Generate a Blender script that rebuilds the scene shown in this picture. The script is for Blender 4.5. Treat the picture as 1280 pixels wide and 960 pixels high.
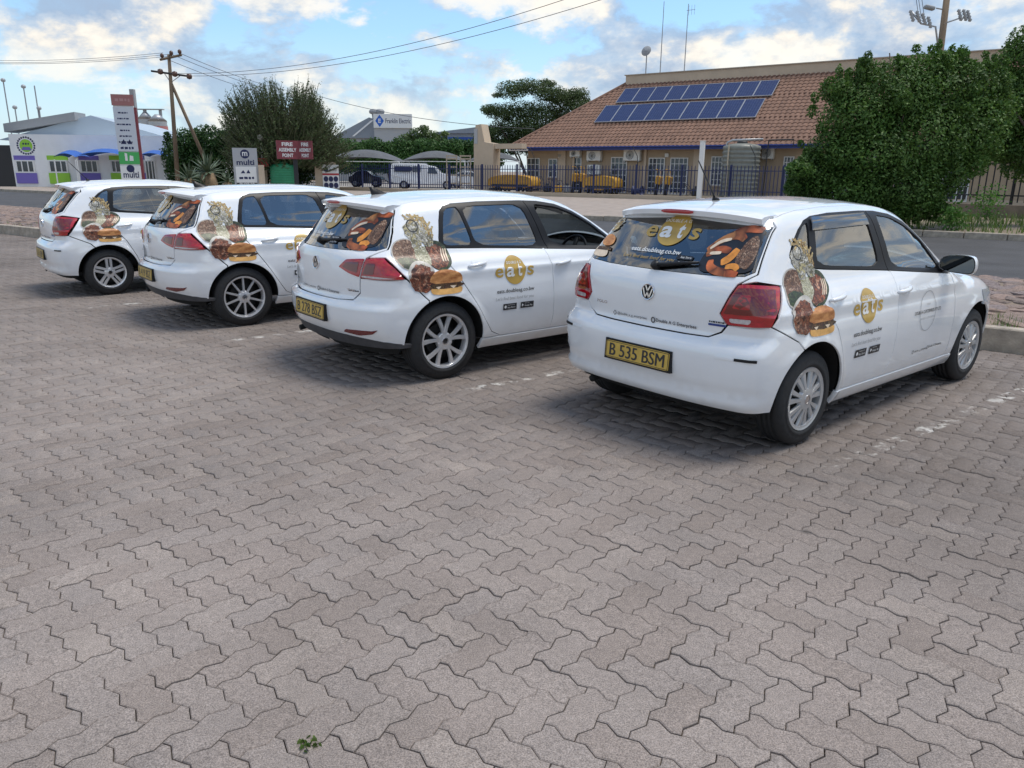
import bpy, bmesh, math, random
import numpy as np
from mathutils import Vector, Matrix
from mathutils.geometry import delaunay_2d_cdt
random.seed(7); RNG = np.random.default_rng(7)
for o_ in list(bpy.data.objects): bpy.data.objects.remove(o_)
scene = bpy.context.scene
COL = scene.collection
R = math.radians

# ------------------------------------------------------------------ camera
PW, PH = 1280.0, 960.0
CAM_F, CAM_PITCH, CAM_ROLL, CAM_H = 950.0, R(15.63), R(0.51), 1.627
cam = bpy.data.cameras.new('camera'); cam_o = bpy.data.objects.new('camera', cam); COL.objects.link(cam_o)
cam.sensor_fit = 'HORIZONTAL'; cam.sensor_width = 36.0; cam.lens = 36.0 * CAM_F / PW
cam.clip_start = 0.05; cam.clip_end = 6000
_f = Vector((0, math.cos(CAM_PITCH), -math.sin(CAM_PITCH))); _u = Vector((0, math.sin(CAM_PITCH), math.cos(CAM_PITCH))); _r = Vector((1, 0, 0))
_r2 = _r * math.cos(CAM_ROLL) + _u * math.sin(CAM_ROLL); _u2 = -_r * math.sin(CAM_ROLL) + _u * math.cos(CAM_ROLL)
_m = Matrix((( _r2.x, _u2.x, -_f.x, 0), (_r2.y, _u2.y, -_f.y, 0), (_r2.z, _u2.z, -_f.z, CAM_H), (0, 0, 0, 1)))
cam_o.matrix_world = _m
scene.camera = cam_o

# ------------------------------------------------------------------ light, sky, exposure
SUN_AZ, SUN_EL = R(75), R(69)        # azimuth clockwise from +Y, elevation
SKY_STRENGTH, SUN_STRENGTH, SUN_ANGLE, EXPOSURE = 0.10, 1.8, R(24), 0.58
sun = bpy.data.lights.new('sun', 'SUN'); sun.energy = SUN_STRENGTH; sun.angle = SUN_ANGLE; sun.color = (1.0, 0.93, 0.83)
sun_o = bpy.data.objects.new('sun', sun); COL.objects.link(sun_o)
_sd = Vector((math.sin(SUN_AZ) * math.cos(SUN_EL), math.cos(SUN_AZ) * math.cos(SUN_EL), math.sin(SUN_EL)))
sun_o.rotation_euler = _sd.to_track_quat('Z', 'Y').to_euler(); sun_o.location = (0, 0, 60)

CLOUD_OFF = (0.30, 0.0, 0.0); SKY_TINT = (.92, 1.22, 1.38, 1)
world = bpy.data.worlds.new('World'); scene.world = world; world.use_nodes = True
def build_world():
    nt = world.node_tree; nt.nodes.clear(); N = nt.nodes.new; L = nt.links.new
    out = N('ShaderNodeOutputWorld'); bg = N('ShaderNodeBackground'); bg.inputs['Strength'].default_value = SKY_STRENGTH
    L(bg.outputs[0], out.inputs[0])
    sky = N('ShaderNodeTexSky'); sky.sky_type = 'NISHITA'; sky.sun_disc = False
    sky.sun_elevation = SUN_EL; sky.sun_rotation = SUN_AZ; sky.air_density = 1.0; sky.dust_density = 0.9; sky.ozone_density = 1.4
    tc = N('ShaderNodeTexCoord'); sep = N('ShaderNodeSeparateXYZ'); L(tc.outputs['Generated'], sep.inputs[0])
    def mth(op, a, b=None, c=None):
        n = N('ShaderNodeMath'); n.operation = op
        for i, v in enumerate((a, b, c)):
            if v is None: continue
            if isinstance(v, (int, float)): n.inputs[i].default_value = v
            else: L(v, n.inputs[i])
        return n.outputs[0]
    mp0 = N('ShaderNodeMapping'); mp0.inputs['Scale'].default_value = (1, 1, 1.75); L(tc.outputs['Generated'], mp0.inputs['Vector']); dirv = mp0.outputs[0]
    def noise(vec, scale, detail, rough, off=(0, 0, 0), dist=0.0):
        mp = N('ShaderNodeMapping'); mp.inputs['Location'].default_value = off; L(vec, mp.inputs['Vector'])
        n = N('ShaderNodeTexNoise'); n.inputs['Scale'].default_value = scale; n.inputs['Detail'].default_value = detail
        n.inputs['Roughness'].default_value = rough; n.inputs['Distortion'].default_value = dist; L(mp.outputs[0], n.inputs['Vector']); return n.outputs['Fac']
    OFF = CLOUD_OFF; sx, sy, sz = _sd
    big = noise(dirv, 2.1, 2, .5, (OFF[0] + 4.3, OFF[1], OFF[2]))
    n1 = noise(dirv, 5.2, 12, .60, OFF, .15)
    n2 = noise(dirv, 5.2, 12, .60, (OFF[0] - .020 * sx, OFF[1] - .020 * sy, OFF[2] - .055), .15)   # the same field a little way towards the light
    dens = mth('ADD', mth('MULTIPLY', n1, .70), mth('MULTIPLY', big, .46))
    def ramp(fac, stops):
        r = N('ShaderNodeValToRGB'); el = r.color_ramp.elements
        while len(el) < len(stops): el.new(0.5)
        for e, (p, c) in zip(el, stops): e.position = p; e.color = c if len(c) == 4 else (*c, 1)
        L(fac, r.inputs[0]); return r.outputs[0]
    g = lambda v: (v, v, v)
    cover = ramp(dens, [(.540, g(0)), (.582, g(.74)), (.65, g(.97))])
    lit = mth('ADD', mth('MULTIPLY', mth('SUBTRACT', n1, n2), 5.5), .50)
    lit2 = mth('SUBTRACT', lit, mth('MULTIPLY', mth('SUBTRACT', dens, .60), 1.3))
    K = .145
    ccol = ramp(lit2, [(.12, (2.7 * K, 3.4 * K, 4.5 * K)), (.46, (4.0 * K, 4.5 * K, 5.2 * K)), (.76, (6.4 * K, 6.1 * K, 5.6 * K)), (1.0, (7.4 * K, 6.9 * K, 6.1 * K))])
    csc = N('ShaderNodeMixRGB'); csc.blend_type = 'MULTIPLY'; csc.inputs[0].default_value = 1; L(ccol, csc.inputs[1]); csc.inputs[2].default_value = (1 / K, 1 / K, 1 / K, 1); csc.use_clamp = False
    # pale haze low down
    hz = ramp(sep.outputs['Z'], [(0.0, g(.80)), (.07, g(.50)), (.16, g(.16)), (.4, g(0))])
    m0 = N('ShaderNodeMixRGB'); L(hz, m0.inputs[0])
    skyboost = N('ShaderNodeMixRGB'); skyboost.blend_type = 'MULTIPLY'; skyboost.inputs[0].default_value = 1; L(sky.outputs[0], skyboost.inputs[1]); skyboost.inputs[2].default_value = SKY_TINT
    L(skyboost.outputs[0], m0.inputs[1]); m0.inputs[2].default_value = (5.0, 5.8, 6.5, 1)
    thin = ramp(sep.outputs['Z'], [(0.0, g(.30)), (.05, g(.70)), (.12, g(1))])
    fac = mth('MULTIPLY', cover, thin)
    m1 = N('ShaderNodeMixRGB'); L(fac, m1.inputs[0]); L(m0.outputs[0], m1.inputs[1]); L(csc.outputs[0], m1.inputs[2])
    L(m1.outputs[0], bg.inputs['Color'])
build_world()
vs = scene.view_settings; vs.view_transform = 'Standard'; vs.look = 'None'; vs.gamma = 1.0; vs.use_curve_mapping = False; vs.exposure = EXPOSURE
scene.display_settings.display_device = 'sRGB'
scene.render.resolution_x, scene.render.resolution_y = 1024, 768
scene.cycles.transparent_max_bounces = 24; scene.cycles.max_bounces = 8

# ------------------------------------------------------------------ photo pixels -> places (a pixel gives a direction; the distance comes from a plane)
def pix_ray(px, py):
    a = (px - PW / 2) / CAM_F; b = (PH / 2 - py) / CAM_F
    return Vector((0, 0, CAM_H)), (_f + _r2 * a + _u2 * b)
def on_z(px, py, z=0.0):
    o, d = pix_ray(px, py); t = (z - o.z) / d.z; return o + d * t
def on_line(px, py, p0, ang):
    """vertical plane through p0 (x,y) running along heading ang (clockwise from +Y)"""
    o, d = pix_ray(px, py); nx, ny = math.cos(ang), -math.sin(ang)
    t = ((p0[0] - o.x) * nx + (p0[1] - o.y) * ny) / (d.x * nx + d.y * ny); return o + d * t
def at_depth(px, py, Y):
    o, d = pix_ray(px, py); return o + d * (Y / d.y)

# ------------------------------------------------------------------ materials
MATS = {}
def srgb(r, g, b):
    f = lambda c: (c / 255 / 12.92 if c / 255 <= .04045 else ((c / 255 + .055) / 1.055) ** 2.4)
    return (f(r), f(g), f(b))
def mat(name, col=(.5, .5, .5), rough=.6, metal=0.0, var=0.0, scale=8.0, bump=0.0, bscale=None, coat=0.0, spec=.5, col2=None, rnd=None, trans=0.0, detail=5, emit=None, coord='Object', stretch=None):
    if name in MATS: return MATS[name]
    m = bpy.data.materials.new(name); m.use_nodes = True; nt = m.node_tree; N = nt.nodes.new; L = nt.links.new
    b = nt.nodes['Principled BSDF']
    b.inputs['Base Color'].default_value = (*col, 1); b.inputs['Roughness'].default_value = rough; b.inputs['Metallic'].default_value = metal
    b.inputs['Coat Weight'].default_value = coat; b.inputs['Coat Roughness'].default_value = .05; b.inputs['Specular IOR Level'].default_value = spec
    if trans: b.inputs['Transmission Weight'].default_value = trans
    if emit: b.inputs['Emission Color'].default_value = (*emit[0], 1); b.inputs['Emission Strength'].default_value = emit[1]
    if var or bump or col2:
        tc = N('ShaderNodeTexCoord'); vec = tc.outputs[coord]
        if stretch:
            mp = N('ShaderNodeMapping'); mp.inputs['Scale'].default_value = stretch; L(vec, mp.inputs[0]); vec = mp.outputs[0]
        n = N('ShaderNodeTexNoise'); n.inputs['Scale'].default_value = scale; n.inputs['Detail'].default_value = detail; n.inputs['Roughness'].default_value = .62; L(vec, n.inputs['Vector'])
        last = None
        if var or col2:
            mx = N('ShaderNodeMixRGB'); c1 = tuple(max(0, c * (1 - var)) for c in col); c2 = col2 if col2 else tuple(min(1, c * (1 + var)) for c in col)
            rp = N('ShaderNodeValToRGB'); rp.color_ramp.elements[0].position = .33; rp.color_ramp.elements[1].position = .67; L(n.outputs['Fac'], rp.inputs[0])
            L(rp.outputs[0], mx.inputs[0]); mx.inputs[1].default_value = (*c1, 1); mx.inputs[2].default_value = (*c2, 1); last = mx.outputs[0]
        if rnd and last:
            src = N('ShaderNodeObjectInfo').outputs['Random'] if rnd[0] == 'obj' else N('ShaderNodeNewGeometry').outputs['Random Per Island']
            mr = N('ShaderNodeMapRange'); mr.inputs['To Min'].default_value = 1 - rnd[1]; mr.inputs['To Max'].default_value = 1 + rnd[1]; L(src, mr.inputs['Value'])
            mm = N('ShaderNodeMixRGB'); mm.blend_type = 'MULTIPLY'; mm.inputs[0].default_value = 1; L(last, mm.inputs[1]); L(mr.outputs[0], mm.inputs[2]); last = mm.outputs[0]
        if last: L(last, b.inputs['Base Color'])
        if bump:
            n2 = N('ShaderNodeTexNoise'); n2.inputs['Scale'].default_value = bscale or scale * 3; n2.inputs['Detail'].default_value = 4; L(vec, n2.inputs['Vector'])
            bp = N('ShaderNodeBump'); bp.inputs['Strength'].default_value = min(1, bump); bp.inputs['Distance'].default_value = .02; L(n2.outputs['Fac'], bp.inputs['Height']); L(bp.outputs[0], b.inputs['Normal'])
    MATS[name] = m; return m

def glass_mat(name, tint, refl=.9, f0=.20, rough=0.01):
    """thin pane: dark tint seen through, clear reflection at grazing angles"""
    if name in MATS: return MATS[name]
    m = bpy.data.materials.new(name); m.use_nodes = True; nt = m.node_tree; N = nt.nodes.new; L = nt.links.new
    nt.nodes.remove(nt.nodes['Principled BSDF']); out = nt.nodes['Material Output']
    tr = N('ShaderNodeBsdfTransparent'); tr.inputs[0].default_value = (*tint, 1)
    gl = N('ShaderNodeBsdfGlossy'); gl.inputs['Roughness'].default_value = rough; gl.inputs[0].default_value = (refl, refl, refl, 1)
    lw = N('ShaderNodeLayerWeight'); lw.inputs[0].default_value = .5; pw = N('ShaderNodeMath'); pw.operation = 'POWER'; pw.inputs[1].default_value = 3.2; L(lw.outputs['Facing'], pw.inputs[0]); fr = N('ShaderNodeMapRange'); fr.inputs['To Min'].default_value = f0; fr.inputs['To Max'].default_value = .95; L(pw.outputs[0], fr.inputs[0])
    mx = N('ShaderNodeMixShader'); L(fr.outputs[0], mx.inputs[0]); L(tr.outputs[0], mx.inputs[1]); L(gl.outputs[0], mx.inputs[2])
    L(mx.outputs[0], out.inputs[0]); MATS[name] = m; return m

# ------------------------------------------------------------------ objects
def link(o, parent=None):
    COL.objects.link(o)
    if parent is not None: o.parent = parent
    return o
def tag(o, label=None, cat=None, group=None, kind=None):
    if label: o['label'] = label
    if cat: o['category'] = cat
    if group: o['group'] = group
    if kind: o['kind'] = kind
    return o
def empty(name, loc=(0, 0, 0), rz=0.0, **kw):
    o = bpy.data.objects.new(name, None); link(o); o.location = loc; o.rotation_euler = (0, 0, rz); o.empty_display_size = .2
    return tag(o, **kw)
def copy_tree(o, parent=None):
    c = o.copy(); COL.objects.link(c); c.parent = parent
    for ch in list(o.children): copy_tree(ch, c)
    return c
def mkmesh(name, verts, faces, smooth=False, normals=None):
    me = bpy.data.meshes.new(name); me.from_pydata([tuple(v) for v in verts], [], [tuple(f) for f in faces]); me.update()
    if smooth or normals is not None: me.polygons.foreach_set('use_smooth', np.ones(len(me.polygons), bool))
    if normals is not None: me.normals_split_custom_set_from_vertices([tuple(n) for n in normals])
    return me
def obj(name, me, m=None, parent=None, **kw):
    o = bpy.data.objects.new(name, me); link(o, parent)
    if m is not None and len(me.materials) == 0: me.materials.append(m)
    return tag(o, **kw)

class MB:
    """collects shapes into one mesh"""
    def __init__(s): s.v = []; s.f = []
    def add(s, v, f):
        b = len(s.v); s.v += [tuple(p) for p in v]; s.f += [tuple(i + b for i in q) for q in f]; return s
    def box(s, x0, x1, y0, y1, z0, z1, M=None):
        v = [Vector(p) for p in ((x0, y0, z0), (x1, y0, z0), (x1, y1, z0), (x0, y1, z0), (x0, y0, z1), (x1, y0, z1), (x1, y1, z1), (x0, y1, z1))]
        if M is not None: v = [M @ p for p in v]
        return s.add(v, [(3, 2, 1, 0), (4, 5, 6, 7), (0, 1, 5, 4), (1, 2, 6, 5), (2, 3, 7, 6), (3, 0, 4, 7)])
    def cbox(s, x0, x1, y0, y1, z0, z1, c=.01, M=None):
        """box with chamfered vertical and horizontal edges"""
        vs_ = []
        for z, ins in ((z0, c), (z0 + c, 0), (z1 - c, 0), (z1, c)):
            a, b_, d, e = x0 + ins, x1 - ins, y0 + ins, y1 - ins
            vs_ += [(a + c, d, z), (b_ - c, d, z), (b_, d + c, z), (b_, e - c, z), (b_ - c, e, z), (a + c, e, z), (a, e - c, z), (a, d + c, z)]
        vs_ = [Vector(p) for p in vs_]
        if M is not None: vs_ = [M @ p for p in vs_]
        f = [tuple(reversed(range(8))), tuple(range(24, 32))]
        for k in range(3):
            for i in range(8): j = (i + 1) % 8; f.append((k * 8 + i, k * 8 + j, k * 8 + 8 + j, k * 8 + 8 + i))
        return s.add(vs_, f)
    def tube(s, pts, rad, n=8, caps=True):
        pts = [Vector(p) for p in pts]; rs_ = rad if isinstance(rad, (list, tuple)) else [rad] * len(pts)
        v = []; f = []; up = None
        for i, p in enumerate(pts):
            t = (pts[min(i + 1, len(pts) - 1)] - pts[max(i - 1, 0)])
            if t.length < 1e-9: t = Vector((0, 0, 1))
            t.normalize()
            if up is None: up = Vector((0, 0, 1)) if abs(t.z) < .9 else Vector((1, 0, 0))
            a = t.cross(up)
            if a.length < 1e-6: a = t.orthogonal()
            a.normalize(); b_ = t.cross(a).normalized(); up = -b_ if False else up
            for k in range(n):
                an = 2 * math.pi * k / n; v.append(p + (a * math.cos(an) + b_ * math.sin(an)) * rs_[i])
        for i in range(len(pts) - 1):
            for k in range(n): j = (k + 1) % n; f.append((i * n + k, i * n + j, (i + 1) * n + j, (i + 1) * n + k))
        if caps: f.append(tuple(range(n - 1, -1, -1))); f.append(tuple(range((len(pts) - 1) * n, len(pts) * n)))
        return s.add(v, f)
    def lathe(s, prof, n=24, M=None, closed=False):
        """prof: (radius, height) about z"""
        v = []; f = []
        for (r, z) in prof:
            for k in range(n): an = 2 * math.pi * k / n; v.append(Vector((r * math.cos(an), r * math.sin(an), z)))
        if M is not None: v = [M @ p for p in v]
        m_ = len(prof)
        for i in range(m_ if closed else m_ - 1):
            i2 = (i + 1) % m_
            for k in range(n): j = (k + 1) % n; f.append((i * n + k, i * n + j, i2 * n + j, i2 * n + k))
        return s.add(v, f)
    def prism(s, poly, z0, z1, M=None):
        n = len(poly); v = [Vector((x, y, z0)) for x, y in poly] + [Vector((x, y, z1)) for x, y in poly]
        if M is not None: v = [M @ p for p in v]
        f = [tuple(range(n - 1, -1, -1)), tuple(range(n, 2 * n))] + [(i, (i + 1) % n, n + (i + 1) % n, n + i) for i in range(n)]
        return s.add(v, f)
    def mesh(s, name='m', smooth=False): return mkmesh(name, s.v, s.f, smooth)
    def build(s, name, m=None, parent=None, smooth=False, sharp=None, **kw):
        me = s.mesh(name, smooth)
        if smooth and sharp is not None:
            try: me.set_sharp_from_angle(angle=R(sharp))
            except Exception: pass
        return obj(name, me, m, parent, **kw)

def text_mesh(s, size=1.0, bold=0.0, shear=0.0, align='CENTER', spacing=1.0):
    cu = bpy.data.curves.new('t', 'FONT'); cu.body = s; cu.size = size; cu.align_x = align; cu.align_y = 'CENTER'; cu.shear = shear; cu.offset = bold * size; cu.space_character = spacing; cu.resolution_u = 3
    o = bpy.data.objects.new('t', cu); COL.objects.link(o); dg = bpy.context.evaluated_depsgraph_get(); me = o.evaluated_get(dg).to_mesh()
    v = np.array([p.co[:2] for p in me.vertices]) if len(me.vertices) else np.zeros((0, 2)); f = [tuple(p.vertices) for p in me.polygons]
    o.evaluated_get(dg).to_mesh_clear(); bpy.data.objects.remove(o); bpy.data.curves.remove(cu); return v, f
def fit_text(s, width, height=None, **kw):
    v, f = text_mesh(s, 1.0, **kw); 
    w = np.ptp(v[:, 0]); h = np.ptp(v[:, 1]); v = v - (v.min(0) + v.max(0)) / 2
    k = width / w; v = v * [k, k if height is None else height / h]; return v, f
def ngon(n, rx, ry=None, cx=0, cy=0, rot=0):
    ry = rx if ry is None else ry
    return np.array([(cx + rx * math.cos(2 * math.pi * i / n + rot), cy + ry * math.sin(2 * math.pi * i / n + rot)) for i in range(n)])
def bars(width, h, seed=0, n=5):
    """print too small to read: a row of short strokes"""
    r = random.Random(seed); out = []; x = -width / 2
    while x < width / 2 - h * .3:
        w = min(r.uniform(.5, 1.6) * h, width / 2 - x); out.append(([(x, -h / 2 * r.uniform(.6, 1)), (x + w, -h / 2 * r.uniform(.6, 1)), (x + w, h / 2 * r.uniform(.6, 1)), (x, h / 2 * r.uniform(.6, 1))], [(0, 1, 2, 3)])); x += w + h * .35
    return out
def flat_sign_print(name, shapes, m, parent, M, off=.004):
    """lettering and marks on a flat board: shapes are 2D (verts, faces); M maps (x, y, 0) to the board"""
    if 1 < len(shapes) <= 8: return [flat_sign_print(name, [q], m, parent, M, off) for q in shapes][0]
    v = []; f = []
    for (sv, sf) in shapes:
        b = len(v); v += [M @ Vector((p[0], p[1], off)) for p in sv]; f += [tuple(i + b for i in q) for q in sf]
    return obj(name, mkmesh(name, v, f), m, parent, **({'kind': 'stuff'} if len(shapes) > 8 else {}))
# ================================================================== cars
def pchip(pts):
    x = np.array([p[0] for p in pts], float); y = np.array([p[1] for p in pts], float)
    h = np.diff(x); d = np.diff(y) / h; m = np.zeros(len(x)); m[0] = d[0]; m[-1] = d[-1]
    for i in range(1, len(x) - 1):
        if d[i - 1] * d[i] > 0: w1 = 2 * h[i] + h[i - 1]; w2 = h[i] + 2 * h[i - 1]; m[i] = (w1 + w2) / (w1 / d[i - 1] + w2 / d[i])
    def f(q):
        q = np.clip(np.asarray(q, float), x[0], x[-1]); i = np.clip(np.searchsorted(x, q) - 1, 0, len(x) - 2)
        t = (q - x[i]) / h[i]; t2 = t * t; t3 = t2 * t
        return (2 * t3 - 3 * t2 + 1) * y[i] + (t3 - 2 * t2 + t) * h[i] * m[i] + (-2 * t3 + 3 * t2) * y[i + 1] + (t3 - t2) * h[i] * m[i + 1]
    return f
def smax(a, b, k):
    h = np.maximum(k - np.abs(a - b), 0) / k; return np.maximum(a, b) + h * h * k * .25
def sstep(a, b, x): t = np.clip((x - a) / (b - a), 0, 1); return t * t * (3 - 2 * t)

class Body:
    """car outer surface as an implicit shape; x forward from the rear axle, y left, z up"""
    def __init__(s, P):
        s.P = P; s.hw = pchip(P['sect']); s.pl = pchip(P['plan']); s.up = pchip(P['upper']); s.xr = pchip(P['rear']); s.rc = P['rear_curve']
        s.zt = pchip(P['top']); s.cr = pchip(P['crown']); s.xf = pchip(P['front']); s.fc = P['front_curve']; s.xc = 1.0
    def F(s, x, y, z):
        P = s.P; ay = np.abs(y)
        w = s.hw(z) * s.pl(x) - s.up(x) * sstep(.95, 1.4, z)
        for ax in (0.0, P['wb']):
            r = np.sqrt((x - ax) ** 2 + (z - P['hub']) ** 2); w = w + P['flare'] * np.exp(-((r - P['arch'] - .005) / .035) ** 2)
        fs = (ay - w) * .97
        ru = P.get('rear_curve_up', s.rc); bl_ = sstep(.94, 1.10, z); fr = s.xr(z) + (1 - bl_) * s.rc[0] * (ay / .8) ** s.rc[1] + bl_ * ru[0] * (ay / .8) ** ru[1] - x
        ft = (z - (s.zt(x) - s.cr(x) * (ay / .6) ** 2)) * .9
        ff = x - (s.xf(z) - s.fc * (ay / .8) ** 2.6)
        m = smax(fs, ft, .09); m = smax(m, fr * .92, P.get('kr', .10)); return smax(m, ff, .12)
    def grad(s, p):
        e = 1e-3; x, y, z = p.T
        g = np.stack([s.F(x + e, y, z) - s.F(x - e, y, z), s.F(x, y + e, z) - s.F(x, y - e, z), s.F(x, y, z + e) - s.F(x, y, z - e)], -1)
        return g / (np.linalg.norm(g, axis=1, keepdims=True) + 1e-12)
    def solve(s, o, d, tmax, off=0.0):
        """first crossing from inside along o + t d (arrays)"""
        n = len(o); T = np.linspace(0, tmax, 60); lo = np.zeros(n); hi = np.full(n, tmax); done = np.zeros(n, bool)
        for i in range(1, 60):
            q = o + d * T[i]; v = s.F(*q.T) - off; c = (v > 0) & ~done; lo[c] = T[i - 1]; hi[c] = T[i]; done |= c
        for _ in range(26):
            mid = (lo + hi) / 2; q = o + d * mid[:, None]; v = s.F(*q.T) - off; pos = v > 0; hi = np.where(pos, mid, hi); lo = np.where(pos, lo, mid)
        return o + d * lo[:, None]
    def side(s, xz, off=0.0):      # right side (y < 0)
        xz = np.asarray(xz, float); o = np.stack([xz[:, 0], 0 * xz[:, 0], xz[:, 1]], -1); return s.solve(o, np.tile([0, -1., 0], (len(o), 1)), 1.2, off)
    def rear(s, yz, off=0.0):
        yz = np.asarray(yz, float); o = np.stack([0 * yz[:, 0] + s.xc, yz[:, 0], yz[:, 1]], -1); return s.solve(o, np.tile([-1., 0, 0], (len(o), 1)), 2.4, off)
    def frontp(s, yz, off=0.0):
        yz = np.asarray(yz, float); o = np.stack([0 * yz[:, 0] + s.xc, yz[:, 0], yz[:, 1]], -1); return s.solve(o, np.tile([1., 0, 0], (len(o), 1)), 3.4, off)
    def top(s, xy, off=0.0):
        xy = np.asarray(xy, float); o = np.stack([xy[:, 0], xy[:, 1], 0 * xy[:, 0] + .45], -1); return s.solve(o, np.tile([0, 0, 1.], (len(o), 1)), 1.4, off)
    def rad_lift(s, q, off=0.0):   # q: (theta * .9, z)
        th = q[:, 0] / .9; o = np.stack([0 * th + s.xc, 0 * th, q[:, 1]], -1); d = np.stack([-np.cos(th), -np.sin(th), 0 * th], -1); return s.solve(o, d, 3.2, off)
    def rad(s, p): p = np.asarray(p); return np.stack([.9 * np.arctan2(-p[:, 1], s.xc - p[:, 0]), p[:, 2]], -1)

def resample(poly, d, closed=True):
    poly = np.asarray(poly, float); out = []; n = len(poly)
    for i in range(n if closed else n - 1):
        a = poly[i]; b = poly[(i + 1) % n]; k = max(1, int(round(np.linalg.norm(b - a) / d)))
        for j in range(k): out.append(a + (b - a) * j / k)
    if not closed: out.append(poly[-1])
    return np.array(out)
def chaikin(poly, it=2, closed=False, keep=.25):
    p = np.asarray(poly, float)
    for _ in range(it):
        a = p; b = np.roll(p, -1, 0)
        if not closed: a = p[:-1]; b = p[1:]
        q = np.stack([a * (1 - keep) + b * keep, a * keep + b * (1 - keep)], 1).reshape(-1, p.shape[1])
        p = q if closed else np.concatenate([p[:1], q, p[-1:]])
    return p
def in_poly(pts, poly):
    x, y = pts[:, 0], pts[:, 1]; c = np.zeros(len(pts), bool); n = len(poly)
    for i in range(n):
        x0, y0 = poly[i]; x1, y1 = poly[(i + 1) % n]
        if y0 == y1: continue
        k = ((y0 > y) != (y1 > y)) & (x < (x1 - x0) * (y - y0) / (y1 - y0) + x0); c ^= k
    return c
def dedupe(poly, e=.0015):
    out = []
    for p_ in np.asarray(poly):
        if not out or np.linalg.norm(p_ - out[-1]) > e: out.append(p_)
    if np.linalg.norm(out[0] - out[-1]) < e: out.pop()
    return np.array(out)
def inset(poly, d):
    poly = dedupe(poly); area = .5 * np.sum(poly[:, 0] * np.roll(poly[:, 1], -1) - np.roll(poly[:, 0], -1) * poly[:, 1])
    a = np.roll(poly, 1, 0); b = np.roll(poly, -1, 0); t1 = poly - a; t2 = b - poly
    t1 /= np.linalg.norm(t1, axis=1, keepdims=True) + 1e-12; t2 /= np.linalg.norm(t2, axis=1, keepdims=True) + 1e-12
    n1 = np.stack([-t1[:, 1], t1[:, 0]], -1); n2 = np.stack([-t2[:, 1], t2[:, 0]], -1); nn = n1 + n2; l = np.linalg.norm(nn, axis=1, keepdims=True); nn = nn / (l + 1e-9)
    c = np.clip(np.sum(nn * n1, 1, keepdims=True), .5, 1); return poly + nn / c * d * (1 if area > 0 else -1)
def fill2d(outer, holes=(), sp=.035, rows=()):
    """triangulate a 2D polygon with holes and inner points"""
    pts = [np.asarray(outer)] + [np.asarray(h) for h in holes]; allb = np.concatenate(pts); edges = []; b = 0
    for p in pts: edges += [(b + i, b + (i + 1) % len(p)) for i in range(len(p))]; b += len(p)
    mn, mx = outer.min(0), outer.max(0); gx, gy = np.meshgrid(np.arange(mn[0] + sp / 2, mx[0], sp), np.arange(mn[1] + sp / 2, mx[1], sp * .87)); gx[1::2] += sp / 2
    g = np.stack([gx.ravel(), gy.ravel()], -1)
    for z_ in rows:
        if mn[1] < z_ < mx[1]: g = g[np.abs(g[:, 1] - z_) > .008]; rx = np.arange(mn[0] + .01, mx[0], sp * .8); g = np.concatenate([g, np.stack([rx, 0 * rx + z_], -1)])
    if len(g):
        ok = in_poly(g, outer)
        for h in holes: ok &= ~in_poly(g, np.asarray(h))
        g = g[ok]
        if len(g): dd = np.min(np.linalg.norm(g[:, None] - allb[None], axis=2), 1); g = g[dd > min(sp * .45, .010)] if len(rows) else g[dd > sp * .45]
    P = np.concatenate([allb, g]) if len(g) else allb
    v, e, f, *_ = delaunay_2d_cdt([Vector(q) for q in P], edges, [], 0, 1e-6)
    V = np.array([q[:] for q in v]); T = np.array([t for t in f if len(t) == 3]); c = V[T].mean(1); ok = in_poly(c, outer)
    for h in holes: ok &= ~in_poly(c, np.asarray(h))
    return V, T[ok]
def boundary(T):
    cnt = {}
    for t in T:
        for i in range(3): a, b = int(t[i]), int(t[(i + 1) % 3]); cnt[(a, b)] = cnt.get((a, b), 0) + 1
    return [(a, b) for (a, b) in cnt if (b, a) not in cnt]
def patch(body, q2, holes=(), dom='rad', sp=.035, off=0.0, skirt=.014, mirror=False, lift=None, zflat=None):
    """panel: 2D outline (domain coordinates) triangulated and laid on the body surface, edges turned inwards"""
    V, T = fill2d(dedupe(q2), [dedupe(h) for h in holes], sp, body.P.get('crease', ()) if dom == 'rad' and zflat is None and skirt and off >= 0 else ())
    P = lift(V, off) if lift else (body.rad_lift(V, off) if dom == 'rad' else body.top(V, off))
    N = body.grad(P) if zflat is None else body.grad(body.rad_lift(np.stack([V[:, 0], np.minimum(V[:, 1], zflat)], -1), off))
    fn = np.cross(P[T[:, 1]] - P[T[:, 0]], P[T[:, 2]] - P[T[:, 0]]); fl = np.sum(fn * N[T].mean(1), 1) < 0; T = T.copy(); T[fl] = T[fl][:, ::-1]
    if np.mean(fl) > .5: pass
    vs_ = list(P); ns = list(N); fs = [tuple(t) for t in T]
    if skirt:
        for a, b in boundary(T):
            k = len(vs_); e = P[b] - P[a]; sd = np.cross(e, N[a]); sd = sd / (np.linalg.norm(sd) + 1e-9)
            vs_ += [P[a], P[b], P[b] - N[b] * skirt, P[a] - N[a] * skirt]; ns += [sd * .8 + N[a] * .6] * 2 + [sd] * 2; fs.append((k, k + 3, k + 2, k + 1))
    vs_ = np.array(vs_); ns = np.array(ns); ns /= np.linalg.norm(ns, axis=1, keepdims=True) + 1e-9
    if mirror: vs_ = vs_ * [1, -1, 1]; ns = ns * [1, -1, 1]; fs = [tuple(reversed(t)) for t in fs]
    return mkmesh('panel', vs_, fs, True, ns)
def both(name, m, parent, mk):
    return obj(name, mk(False), m, parent), obj(name, mk(True), m, parent)
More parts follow.
